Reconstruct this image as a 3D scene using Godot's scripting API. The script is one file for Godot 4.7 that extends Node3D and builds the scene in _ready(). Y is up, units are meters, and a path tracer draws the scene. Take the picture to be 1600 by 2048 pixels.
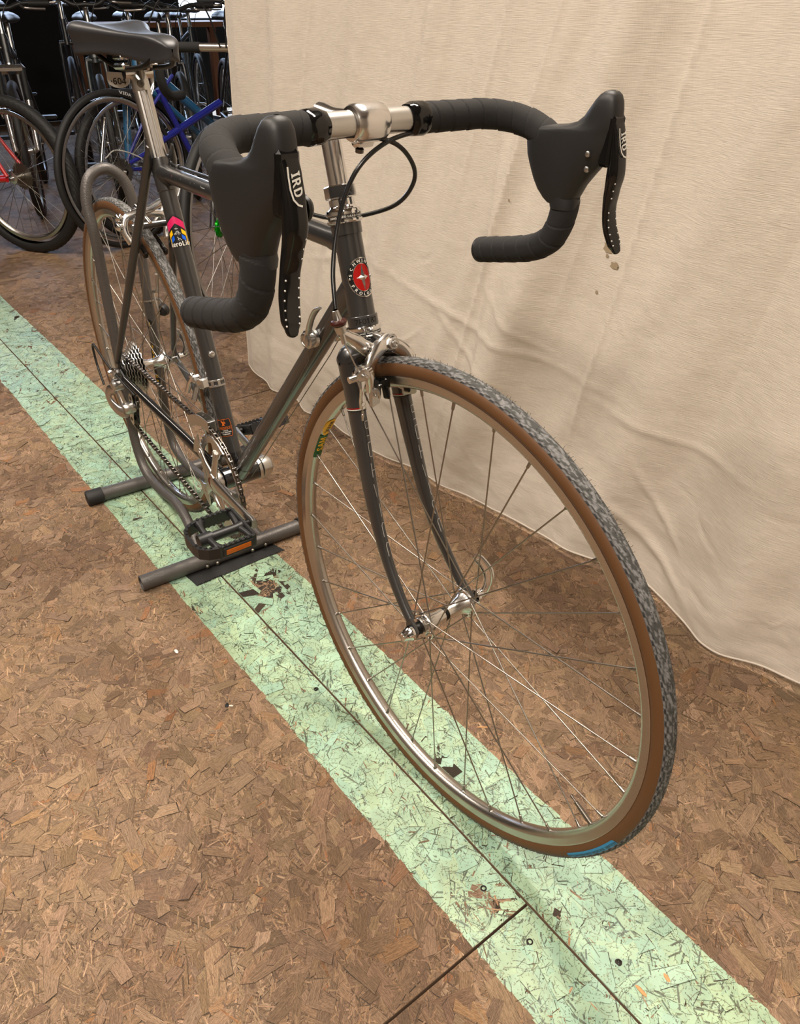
extends Node3D
# A steel racing bicycle in a hoop stand, on a strand-board floor with a mint painted stripe, before a cream cloth.

const BIKE_AT := Vector3(-0.6337, 0.0, -0.0426)
const BIKE_TURN := -0.0185
const STEER_AT := Vector3(0.8068, 0.79, 0.0)
const STEER := 0.05
const WHEEL_R := 0.336

var M := {}
var rng := RandomNumberGenerator.new()
var SB: Transform3D

func _ready():
	rng.seed = 7
	# ---- camera
	var cam := Camera3D.new()
	cam.name = "camera"
	add_child(cam)
	cam.position = Vector3(0.93454, 1.0013, 0.48317)
	cam.basis = Basis(Vector3.UP, 0.91258) * Basis(Vector3.RIGHT, -0.5761) * Basis(Vector3.BACK, -0.00096)
	cam.set_frustum(2.0 * 0.05 * 1024.0 / 1549.14, Vector2(0.0, -0.05 * 14.06 / 1549.14), 0.05, 60.0)
	cam.current = true
	# ---- sky and exposure
	var we := WorldEnvironment.new()
	we.name = "environment"
	var e := Environment.new()
	e.background_mode = Environment.BG_SKY
	var sky := Sky.new()
	var sm := ProceduralSkyMaterial.new()
	sm.sky_top_color = Color(0.72, 0.82, 0.97)
	sm.sky_horizon_color = Color(0.9, 0.94, 1.0)
	sm.ground_bottom_color = Color(0.5, 0.5, 0.5)
	sm.ground_horizon_color = Color(0.8, 0.84, 0.9)
	sm.sky_energy_multiplier = 3.0
	sm.ground_energy_multiplier = 1.6
	sky.sky_material = sm
	e.sky = sky
	e.tonemap_mode = Environment.TONE_MAPPER_LINEAR
	e.tonemap_exposure = 1.22
	e.sdfgi_enabled = true
	e.ssao_enabled = true
	e.ssil_enabled = true
	we.environment = e
	add_child(we)
	# ---- ceiling lamps: long soft tubes over the bay
	SB = Transform3D(Basis(Vector3(-0.0302, 0.1067, 0.0).normalized(), STEER), STEER_AT)
	make_materials()
	ceiling_lamp(Vector3(-0.25, 2.96, -0.85), 0.0, 1.35)
	ceiling_lamp(Vector3(1.7, 2.96, 1.5), 0.0, 1.75)
	ceiling_lamp(Vector3(-0.4, 2.96, 1.3), 0.0, 1.1)
	ceiling_lamp(Vector3(-2.4, 2.96, 0.9), 0.0, 0.5)
	build_room()
	build_floor()
	build_cloth()
	build_stand()
	build_bicycle()
	build_background()
	build_litter()

# ------------------------------------------------------------------ mesh builder
class MB:
	var v := PackedVector3Array()
	var n := PackedVector3Array()
	var uv := PackedVector2Array()
	var c := PackedColorArray()
	var idx := PackedInt32Array()
	var colored := false
	var col := Color(1, 1, 1)
	var marks := PackedInt32Array()      # where each solid piece begins: vertex, index
	var nested := false

	func mark() -> void:
		if not nested:
			marks.push_back(v.size())
			marks.push_back(idx.size())

	func vert(p: Vector3, nn: Vector3, t := Vector2.ZERO) -> int:
		v.push_back(p)
		n.push_back(nn)
		uv.push_back(t)
		c.push_back(col)
		return v.size() - 1

	func tri(a: int, b: int, d: int) -> void:
		var g := (v[b] - v[a]).cross(v[d] - v[a])
		if g.dot(n[a] + n[b] + n[d]) > 0.0:
			idx.push_back(a); idx.push_back(d); idx.push_back(b)
		else:
			idx.push_back(a); idx.push_back(b); idx.push_back(d)

	func quad(a: int, b: int, d: int, e: int) -> void:
		tri(a, b, d)
		tri(a, d, e)

	func face(pts: Array, nn: Vector3) -> void:
		mark()
		var first := v.size()
		for p in pts:
			vert(p, nn, Vector2(p.x + p.z, p.y))
		for i in range(1, pts.size() - 1):
			tri(first, first + i, first + i + 1)

	# a net of rows of points, smooth; dir is +1/-1 for the side the normals take, 0 finds it by volume
	func net(rows: Array, wrap_u := false, wrap_v := false, dir := 0, us := 1.0, vs := 1.0) -> void:
		mark()
		var nu := rows.size()
		var nv: int = rows[0].size()
		var first := v.size()
		var normals := PackedVector3Array()
		normals.resize(nu * nv)
		var centre := Vector3.ZERO
		for r in rows:
			for p in r:
				centre += p
		centre /= float(nu * nv)
		var vol := 0.0
		for i in nu:
			var ia := (i - 1 + nu) % nu if wrap_u else maxi(i - 1, 0)
			var ib := (i + 1) % nu if wrap_u else mini(i + 1, nu - 1)
			for j in nv:
				var ja := (j - 1 + nv) % nv if wrap_v else maxi(j - 1, 0)
				var jb := (j + 1) % nv if wrap_v else mini(j + 1, nv - 1)
				var du: Vector3 = rows[ib][j] - rows[ia][j]
				var dv: Vector3 = rows[i][jb] - rows[i][ja]
				var k := du.cross(dv)
				vol += k.dot(rows[i][j] - centre)
				normals[i * nv + j] = k
		var s := float(dir)
		if dir == 0:
			s = 1.0 if vol >= 0.0 else -1.0
		for i in nu:
			for j in nv:
				var k := normals[i * nv + j] * s
				if k.length_squared() < 1e-20:
					k = (rows[i][j] - centre)
				vert(rows[i][j], k.normalized(), Vector2(us * i / maxf(nu - 1, 1), vs * j / maxf(nv - 1, 1)))
		for i in (nu if wrap_u else nu - 1):
			var i2 := (i + 1) % nu
			for j in (nv if wrap_v else nv - 1):
				var j2 := (j + 1) % nv
				quad(first + i * nv + j, first + i2 * nv + j, first + i2 * nv + j2, first + i * nv + j2)

	# a round or oval tube along a path. r: number, array of numbers, or array of Vector2 (half widths along up and across)
	func tube(pts: Array, r, sides := 10, caps := 1, closed := false, up := Vector3.ZERO, ridge := Vector2.ZERO) -> void:
		mark()
		var m := pts.size()
		var first := v.size()
		var nrm := Vector3.ZERO
		var run := 0.0
		for i in m:
			var a: Vector3 = pts[(i - 1 + m) % m] if (closed or i > 0) else pts[0]
			var b: Vector3 = pts[(i + 1) % m] if (closed or i < m - 1) else pts[m - 1]
			var t := (b - a).normalized()
			if i == 0:
				nrm = up if up != Vector3.ZERO else (Vector3.UP if absf(t.y) < 0.9 else Vector3.RIGHT)
			elif up != Vector3.ZERO:
				nrm = up
			nrm = (nrm - t * nrm.dot(t)).normalized()
			var bn := t.cross(nrm)
			var rr = r[i] if (r is Array or r is PackedFloat32Array) else r
			var rx: float = rr.x if rr is Vector2 else rr
			var ry: float = rr.y if rr is Vector2 else rr
			if i > 0:
				run += (pts[i] - pts[i - 1]).length()
			for k in sides:
				var th := TAU * k / sides
				var cs := cos(th)
				var sn := sin(th)
				var g := 1.0
				if ridge.x > 0.0:
					g += ridge.y * (fposmod(run / ridge.x + th / TAU, 1.0) - 0.5)
				var nn := (nrm * cs / maxf(rx, 1e-5) + bn * sn / maxf(ry, 1e-5)).normalized()
				vert(pts[i] + (nrm * cs * rx + bn * sn * ry) * g, nn, Vector2(run, th / TAU))
		for i in (m if closed else m - 1):
			var i2 := (i + 1) % m
			for k in sides:
				var k2 := (k + 1) % sides
				quad(first + i * sides + k, first + i2 * sides + k, first + i2 * sides + k2, first + i * sides + k2)
		if caps > 0 and not closed:
			for end in 2:
				var row := 0 if end == 0 else m - 1
				var t2: Vector3 = (pts[0] - pts[1]).normalized() if end == 0 else (pts[m - 1] - pts[m - 2]).normalized()
				var mid := vert(pts[row], t2)
				var ring := v.size()
				for k in sides:
					vert(v[first + row * sides + k], t2)
				for k in sides:
					tri(mid, ring + k, ring + (k + 1) % sides)

	# turned shape about the local y axis; prof holds (radius, height), going up on the outside
	func lathe(xf: Transform3D, prof: Array, seg := 24, closed := false, crease := 0.55) -> void:
		mark()
		var m := prof.size()
		var count := m if closed else m - 1
		var dirs := []
		for i in count:
			dirs.append((prof[(i + 1) % m] - prof[i]).normalized())
		for i in count:
			var p: Vector2 = prof[i]
			var q: Vector2 = prof[(i + 1) % m]
			var d: Vector2 = dirs[i]
			var na := d
			var nb := d
			if closed or i > 0:
				var o: Vector2 = dirs[(i - 1 + count) % count]
				if absf(o.angle_to(d)) < crease:
					na = (o + d).normalized()
			if closed or i < count - 1:
				var o2: Vector2 = dirs[(i + 1) % count]
				if absf(o2.angle_to(d)) < crease:
					nb = (o2 + d).normalized()
			var first := v.size()
			for k in seg:
				var th := TAU * k / seg
				var cs := cos(th)
				var sn := sin(th)
				vert(xf * Vector3(p.x * cs, p.y, p.x * sn), xf.basis * Vector3(na.y * cs, -na.x, na.y * sn), Vector2(th / TAU, float(i) / count))
				vert(xf * Vector3(q.x * cs, q.y, q.x * sn), xf.basis * Vector3(nb.y * cs, -nb.x, nb.y * sn), Vector2(th / TAU, float(i + 1) / count))
			for k in seg:
				var k2 := (k + 1) % seg
				quad(first + k * 2, first + k2 * 2, first + k2 * 2 + 1, first + k * 2 + 1)

	func box(xf: Transform3D, size: Vector3, bevel := 0.0) -> void:
		mark()
		nested = true
		var h := size * 0.5
		var b := minf(bevel, minf(h.x, minf(h.y, h.z)) * 0.9)
		var ax := [Vector3.RIGHT, Vector3.UP, Vector3.BACK]
		for a in 3:
			for s in [-1.0, 1.0]:
				var o := (a + 1) % 3
				var p := (a + 2) % 3
				var pts := []
				for q in [[-1, -1], [1, -1], [1, 1], [-1, 1]]:
					pts.append(xf * (ax[a] * s * h[a] + ax[o] * q[0] * (h[o] - b) + ax[p] * q[1] * (h[p] - b)))
				face(pts, (xf.basis * (ax[a] * s)).normalized())
		if b <= 0.0:
			nested = false
			return
		for a in 3:
			var o := (a + 1) % 3
			var p := (a + 2) % 3
			for s in [-1.0, 1.0]:
				for t in [-1.0, 1.0]:
					var e1: Vector3 = ax[o] * s * h[o] + ax[p] * t * (h[p] - b)
					var e2: Vector3 = ax[o] * s * (h[o] - b) + ax[p] * t * h[p]
					var l: Vector3 = ax[a] * (h[a] - b)
					face([xf * (e1 - l), xf * (e1 + l), xf * (e2 + l), xf * (e2 - l)], (xf.basis * (ax[o] * s + ax[p] * t)).normalized())
		for s in [-1.0, 1.0]:
			for t in [-1.0, 1.0]:
				for w in [-1.0, 1.0]:
					var g := Vector3(s * h.x, t * h.y, w * h.z)
					face([xf * (g - Vector3(0, t * b, w * b)), xf * (g - Vector3(s * b, 0, w * b)), xf * (g - Vector3(s * b, t * b, 0))], (xf.basis * Vector3(s, t, w)).normalized())
		nested = false

	# a flat outline in the local xy plane, thick along z, with chamfered rims
	func slab(xf: Transform3D, poly: PackedVector2Array, h: float, b := 0.0) -> void:
		mark()
		var m := poly.size()
		var area := 0.0
		for i in m:
			area += poly[i].cross(poly[(i + 1) % m])
		var s := 1.0 if area > 0.0 else -1.0
		var inn := PackedVector2Array()
		var en := PackedVector2Array()
		for i in m:
			var d := (poly[(i + 1) % m] - poly[i]).normalized()
			en.push_back(Vector2(d.y, -d.x) * s)
		for i in m:
			var k := (en[i] + en[(i - 1 + m) % m]).normalized()
			inn.push_back(poly[i] - k * b)
		var tris := Geometry2D.triangulate_polygon(inn)
		for side in [1.0, -1.0]:
			var first := v.size()
			for p in inn:
				vert(xf * Vector3(p.x, p.y, side * h * 0.5), (xf.basis * Vector3(0, 0, side)).normalized(), p)
			for i in range(0, tris.size(), 3):
				tri(first + tris[i], first + tris[i + 1], first + tris[i + 2])
		for i in m:
			var j := (i + 1) % m
			var na := en[i]
			var nb := en[i]
			var o := en[(i - 1 + m) % m]
			if absf(o.angle_to(en[i])) < 0.6:
				na = (o + en[i]).normalized()
			o = en[j]
			if absf(o.angle_to(en[i])) < 0.6:
				nb = (o + en[i]).normalized()
			var f0 := v.size()
			var na3 := (xf.basis * Vector3(na.x, na.y, 0)).normalized()
			var nb3 := (xf.basis * Vector3(nb.x, nb.y, 0)).normalized()
			vert(xf * Vector3(poly[i].x, poly[i].y, -h * 0.5 + b), na3)
			vert(xf * Vector3(poly[j].x, poly[j].y, -h * 0.5 + b), nb3)
			vert(xf * Vector3(poly[j].x, poly[j].y, h * 0.5 - b), nb3)
			vert(xf * Vector3(poly[i].x, poly[i].y, h * 0.5 - b), na3)
			quad(f0, f0 + 1, f0 + 2, f0 + 3)
			if b > 0.0:
				for side in [1.0, -1.0]:
					var f1 := v.size()
					var z3 := (xf.basis * Vector3(0, 0, side)).normalized()
					vert(xf * Vector3(poly[i].x, poly[i].y, side * (h * 0.5 - b)), (na3 + z3).normalized())
					vert(xf * Vector3(poly[j].x, poly[j].y, side * (h * 0.5 - b)), (nb3 + z3).normalized())
					vert(xf * Vector3(inn[j].x, inn[j].y, side * h * 0.5), (nb3 + z3).normalized())
					vert(xf * Vector3(inn[i].x, inn[i].y, side * h * 0.5), (na3 + z3).normalized())
					quad(f1, f1 + 1, f1 + 2, f1 + 3)

	func ball(at: Vector3, r: float, sides := 12) -> void:
		var prof := []
		for i in 9:
			var a := -PI / 2 + PI * i / 8.0
			prof.append(Vector2(maxf(cos(a) * r, 1e-6), sin(a) * r))
		lathe(Transform3D(Basis(), at), prof, sides)

	# a drawn stroke: flat ribbon laid on a surface; map turns (x, y) into [point, normal]
	func stroke(pts: Array, w: float, map: Callable, lift := 0.0003, closed := false) -> void:
		mark()
		var m := pts.size()
		var first := v.size()
		for i in m:
			var a: Vector2 = pts[(i - 1 + m) % m] if (closed or i > 0) else pts[0]
			var b: Vector2 = pts[(i + 1) % m] if (closed or i < m - 1) else pts[m - 1]
			var d := (b - a).normalized()
			var s := Vector2(-d.y, d.x) * w * 0.5
			for q in [s, -s]:
				var r: Array = map.call(pts[i] + q)
				vert(r[0] + r[1] * lift, r[1])
		for i in (m if closed else m - 1):
			var i2 := (i + 1) % m
			quad(first + i * 2, first + i * 2 + 1, first + i2 * 2 + 1, first + i2 * 2)

	func fill(poly: PackedVector2Array, map: Callable, lift := 0.0003, most := 0.004) -> void:
		mark()
		var todo := []
		var tris := Geometry2D.triangulate_polygon(poly)
		for i in range(0, tris.size(), 3):
			todo.append([poly[tris[i]], poly[tris[i + 1]], poly[tris[i + 2]]])
		while not todo.is_empty():
			var t: Array = todo.pop_back()
			var far := 0
			for k in 3:
				if t[k].distance_to(t[(k + 1) % 3]) > t[far].distance_to(t[(far + 1) % 3]):
					far = k
			if t[far].distance_to(t[(far + 1) % 3]) > most:
				var mid: Vector2 = (t[far] + t[(far + 1) % 3]) * 0.5
				todo.append([t[far], mid, t[(far + 2) % 3]])
				todo.append([mid, t[(far + 1) % 3], t[(far + 2) % 3]])
				continue
			var first := v.size()
			for k in 3:
				var r: Array = map.call(t[k])
				vert(r[0] + r[1] * lift, r[1], t[k])
			tri(first, first + 1, first + 2)

	# lettering bent onto a surface; the text is centred on the origin of the map, size is the height of a capital
	func letters(txt: String, size: float, map: Callable, lift := 0.0003, bold := false, serif := false, stretch := 1.0, slant := 0.0) -> void:
		mark()
		var tm := TextMesh.new()
		var f := SystemFont.new()
		f.font_names = PackedStringArray(["Droid Serif" if serif else "Droid Sans"])
		f.font_weight = 700 if bold else 400
		tm.font = f
		tm.text = txt
		tm.font_size = 32
		tm.pixel_size = 0.01
		tm.depth = 0.0
		tm.curve_step = 2.0
		var arr := tm.get_mesh_arrays()
		if arr.is_empty() or arr[Mesh.ARRAY_VERTEX] == null:
			return
		var vs: PackedVector3Array = arr[Mesh.ARRAY_VERTEX]
		var lo := Vector2(1e9, 1e9)
		var hi := -lo
		for p in vs:
			lo = lo.min(Vector2(p.x, p.y))
			hi = hi.max(Vector2(p.x, p.y))
		var k := size / maxf(hi.y - lo.y, 1e-6)
		var mid := (lo + hi) * 0.5
		var first := v.size()
		for p in vs:
			var q := (Vector2(p.x, p.y) - mid) * k
			q.x = q.x * stretch + q.y * slant
			var r: Array = map.call(q)
			vert(r[0] + r[1] * lift, r[1], q)
		var ii = arr[Mesh.ARRAY_INDEX]
		if ii == null or ii.size() == 0:
			ii = PackedInt32Array(range(vs.size()))
		for i in range(0, ii.size() - 2, 3):
			tri(first + ii[i], first + ii[i + 1], first + ii[i + 2])

	# the solid pieces that do not touch one another, each as a builder of its own
	func pieces() -> Array:
		var n_marks := marks.size() / 2
		if n_marks < 2:
			return [self]
		var boxes: Array[AABB] = []
		for k in n_marks:
			var a := marks[k * 2]
			var z := marks[k * 2 + 2] if k + 1 < n_marks else v.size()
			var bx := AABB(v[a], Vector3.ZERO)
			for i in range(a + 1, z):
				bx = bx.expand(v[i])
			boxes.append(bx.grow(0.0002))
		var owner := PackedInt32Array(range(n_marks))
		var changed := true
		while changed:
			changed = false
			for i in n_marks:
				for j in range(i + 1, n_marks):
					if owner[i] != owner[j] and boxes[i].intersects(boxes[j]):
						var lo := mini(owner[i], owner[j])
						var hi := maxi(owner[i], owner[j])
						for k in n_marks:
							if owner[k] == hi:
								owner[k] = lo
						changed = true
		var out := {}
		for k in n_marks:
			var g := owner[k]
			if not out.has(g):
				out[g] = MB.new()
				out[g].colored = colored
			var m: MB = out[g]
			var a := marks[k * 2]
			var z := marks[k * 2 + 2] if k + 1 < n_marks else v.size()
			var ia := marks[k * 2 + 1]
			var iz := marks[k * 2 + 3] if k + 1 < n_marks else idx.size()
			var shift := m.v.size() - a
			m.v.append_array(v.slice(a, z))
			m.n.append_array(n.slice(a, z))
			m.uv.append_array(uv.slice(a, z))
			m.c.append_array(c.slice(a, z))
			for i in range(ia, iz):
				m.idx.push_back(idx[i] + shift)
		return out.values()

	func mesh() -> ArrayMesh:
		var am := ArrayMesh.new()
		var arr := []
		arr.resize(Mesh.ARRAY_MAX)
		arr[Mesh.ARRAY_VERTEX] = v
		arr[Mesh.ARRAY_NORMAL] = n
		arr[Mesh.ARRAY_TEX_UV] = uv
		if colored:
			arr[Mesh.ARRAY_COLOR] = c
		arr[Mesh.ARRAY_INDEX] = idx
		am.add_surface_from_arrays(Mesh.PRIMITIVE_TRIANGLES, arr)
		return am

# ------------------------------------------------------------------ naming and placing
var taken := {}

func numbered(called: String) -> String:
	var k: int = taken.get(called, -1) + 1
	taken[called] = k
	return called if k == 0 else "%s_%03d" % [called, k]

func hold(called: String, parent: Node, xf := Transform3D()) -> Node3D:
	var o := Node3D.new()
	o.name = numbered(called) if parent == self else called
	parent.add_child(o, true)
	o.transform = xf
	return o

func put_one(called: String, mb, m: Material, parent: Node = self, xf := Transform3D()) -> MeshInstance3D:
	var o := MeshInstance3D.new()
	o.name = numbered(called) if parent == self else called
	o.mesh = mb.mesh() if mb is MB else mb
	o.material_override = m
	parent.add_child(o, true)
	o.transform = xf
	return o

# one part for each solid piece of the builder; gives the first
func put(called: String, mb: MB, m: Material, parent: Node = self, xf := Transform3D()) -> MeshInstance3D:
	if parent == self or called == "lettering" or mb.colored or mb.marks.size() > 400:
		return put_one(called, mb, m, parent, xf)
	var first: MeshInstance3D = null
	for p in mb.pieces():
		var o := put_one(called, p, m, parent, xf)
		if first == null:
			first = o
	return first

func tag(o: Node, label := "", category := "", group := "", kind := "") -> Node:
	if label: o.set_meta("label", label)
	if category: o.set_meta("category", category)
	if group: o.set_meta("group", group)
	if kind: o.set_meta("kind", kind)
	return o

func V(x: float, y: float, z := 0.0) -> Vector3:
	return Vector3(x, y, z)

# a transform at p whose local y points along d
func along(p: Vector3, d: Vector3, spin := 0.0) -> Transform3D:
	var y := d.normalized()
	var x := (Vector3.BACK if absf(y.z) < 0.9 else Vector3.RIGHT)
	x = (x - y * x.dot(y)).normalized()
	return Transform3D(Basis(x, y, x.cross(y)) * Basis(Vector3.UP, spin), p)

# smooth path through points
func smooth(pts: Array, per := 6, closed := false) -> Array:
	var out := []
	var m := pts.size()
	for i in (m if closed else m - 1):
		var p0: Vector3 = pts[(i - 1 + m) % m] if (closed or i > 0) else pts[i] * 2.0 - pts[i + 1]
		var p1: Vector3 = pts[i]
		var p2: Vector3 = pts[(i + 1) % m]
		var p3: Vector3 = pts[(i + 2) % m] if (closed or i < m - 2) else p2 * 2.0 - p1
		for k in per:
			out.append(p1.cubic_interpolate(p2, p0, p3, float(k) / per))
	if not closed:
		out.append(pts[m - 1])
	return out

func smooth_n(vals: Array, per := 6) -> Array:
	var out := []
	var m := vals.size()
	for i in m - 1:
		for k in per:
			out.append(lerp(vals[i], vals[i + 1], smoothstep(0.0, 1.0, float(k) / per)))
	out.append(vals[m - 1])
	return out

# surface of a straight tube from a to b: x runs along it, y round it, starting at direction toward
func on_tube(a: Vector3, b: Vector3, r: float, toward: Vector3, flip := 1.0) -> Callable:
	var t := (b - a).normalized()
	var u := (toward - t * toward.dot(t)).normalized()
	var w := t.cross(u) * flip
	return func(q: Vector2) -> Array:
		var th := q.y / r
		var nn := u * cos(th) + w * sin(th)
		return [a + t * q.x + nn * r, nn]

# ------------------------------------------------------------------ materials
func mat(key: String, c: Color, rough := 0.5, metal := 0.0) -> StandardMaterial3D:
	var m := StandardMaterial3D.new()
	m.resource_name = key
	m.albedo_color = c
	m.roughness = rough
	m.metallic = metal
	M[key] = m
	return m

func noise_tex(freq: float, lo: float, hi: float, size := 256, oct := 4, normal := 0.0, seed_n := 1, kind := FastNoiseLite.TYPE_SIMPLEX_SMOOTH) -> NoiseTexture2D:
	var f := FastNoiseLite.new()
	f.seed = seed_n
	f.noise_type = kind
	f.frequency = freq
	f.fractal_octaves = oct
	var t := NoiseTexture2D.new()
	t.width = size
	t.height = size
	t.seamless = true
	t.noise = f
	if normal > 0.0:
		t.as_normal_map = true
		t.bump_strength = normal
	else:
		var g := Gradient.new()
		g.set_color(0, Color(lo, lo, lo))
		g.set_color(1, Color(hi, hi, hi))
		t.color_ramp = g
	return t

func tri(m: StandardMaterial3D, scale: float) -> void:
	m.uv1_triplanar = true
	m.uv1_scale = Vector3.ONE * scale

# streaks that run along u: wood grain
func grain_image(w: int, h: int, as_relief := false) -> ImageTexture:
	var f := FastNoiseLite.new()
	f.seed = 3
	f.frequency = 1.0
	f.fractal_octaves = 3
	var im := Image.create(w, h, false, Image.FORMAT_RGB8)
	for y in h:
		for x in w:
			var a := f.get_noise_2d(x * 0.012, y * 0.16)
			var b := f.get_noise_2d(x * 0.05 + 300.0, y * 0.62)
			var k := 0.86 + 0.3 * a + 0.24 * b
			if b < -0.3:
				k -= 0.16
			im.set_pixel(x, y, Color(clampf(k, 0.3, 1.0), clampf(k * 0.985, 0.3, 1.0), clampf(k * 0.965, 0.3, 1.0)))
	if as_relief:
		im.bump_map_to_normal_map(7.0)
	return ImageTexture.create_from_image(im)

# plain weave with slubs: threads that run along u, a little thicker here and there
func weave_image(w: int, as_relief: bool) -> ImageTexture:
	var f := FastNoiseLite.new()
	f.seed = 6
	f.frequency = 1.0
	f.fractal_octaves = 2
	var r := RandomNumberGenerator.new()
	r.seed = 2
	var im := Image.create(w, w, false, Image.FORMAT_RGB8)
	for y in w:
		var line := r.randf_range(-1.0, 1.0)
		for x in w:
			var a := f.get_noise_2d(x * 0.014, y * 0.45)
			var b := f.get_noise_2d(x * 0.5 + 90.0, y * 0.02)
			var k := 0.93 + 0.055 * a + 0.02 * b + 0.012 * line + 0.03 * (r.randf() - 0.5)
			if as_relief:
				k = 0.5 + 0.5 * a + 0.2 * b + 0.1 * line
			k = clampf(k, 0.0, 1.0)
			im.set_pixel(x, y, Color(k, k * 0.997, k * 0.99))
	if as_relief:
		im.bump_map_to_normal_map(2.0)
	return ImageTexture.create_from_image(im)

# worn paint over a strand surface: scratches, pits and dirt lines of their own outline
func worn_paint_image(w: int) -> ImageTexture:
	var im := Image.create(w, w, false, Image.FORMAT_RGB8)
	im.fill(Color(1, 1, 1))
	var r := RandomNumberGenerator.new()
	r.seed = 21
	var f := FastNoiseLite.new()
	f.seed = 8
	f.frequency = 0.012
	for y in w:
		for x in w:
			var k := 0.94 + 0.1 * f.get_noise_2d(x, y) + 0.03 * r.randf()
			im.set_pixel(x, y, Color(clampf(k, 0, 1), clampf(k + 0.01, 0, 1), clampf(k - 0.02, 0, 1)))
	for i in 9500:
		var x := r.randf() * w
		var y := r.randf() * w
		var a := r.randf() * TAU
		var l := r.randf_range(2.0, 8.0) if r.randf() < 0.75 else r.randf_range(8.0, 46.0)
		var dark := r.randf_range(0.22, 0.75)
		var bend := r.randf_range(-0.04, 0.04)
		var c := Color(dark, dark * 0.86, dark * 0.72)
		for s in int(l):
			a += bend
			x += cos(a)
			y += sin(a)
			var px := posmod(int(x), w)
			var py := posmod(int(y), w)
			im.set_pixel(px, py, im.get_pixel(px, py).lerp(c, r.randf_range(0.5, 0.95)))
			if r.randf() < 0.3:
				im.set_pixel(posmod(px + 1, w), py, c.lerp(Color.WHITE, 0.3))
	for i in 5200:
		var x := r.randi() % w
		var y := r.randi() % w
		var d := r.randf_range(0.2, 0.6)
		im.set_pixel(x, y, Color(d, d * 0.85, d * 0.7))
		if r.randf() < 0.4:
			im.set_pixel(posmod(x + 1, w), y, Color(d, d * 0.85, d * 0.7))
			im.set_pixel(x, posmod(y + 1, w), Color(d, d * 0.85, d * 0.7))
	return ImageTexture.create_from_image(im)

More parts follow.
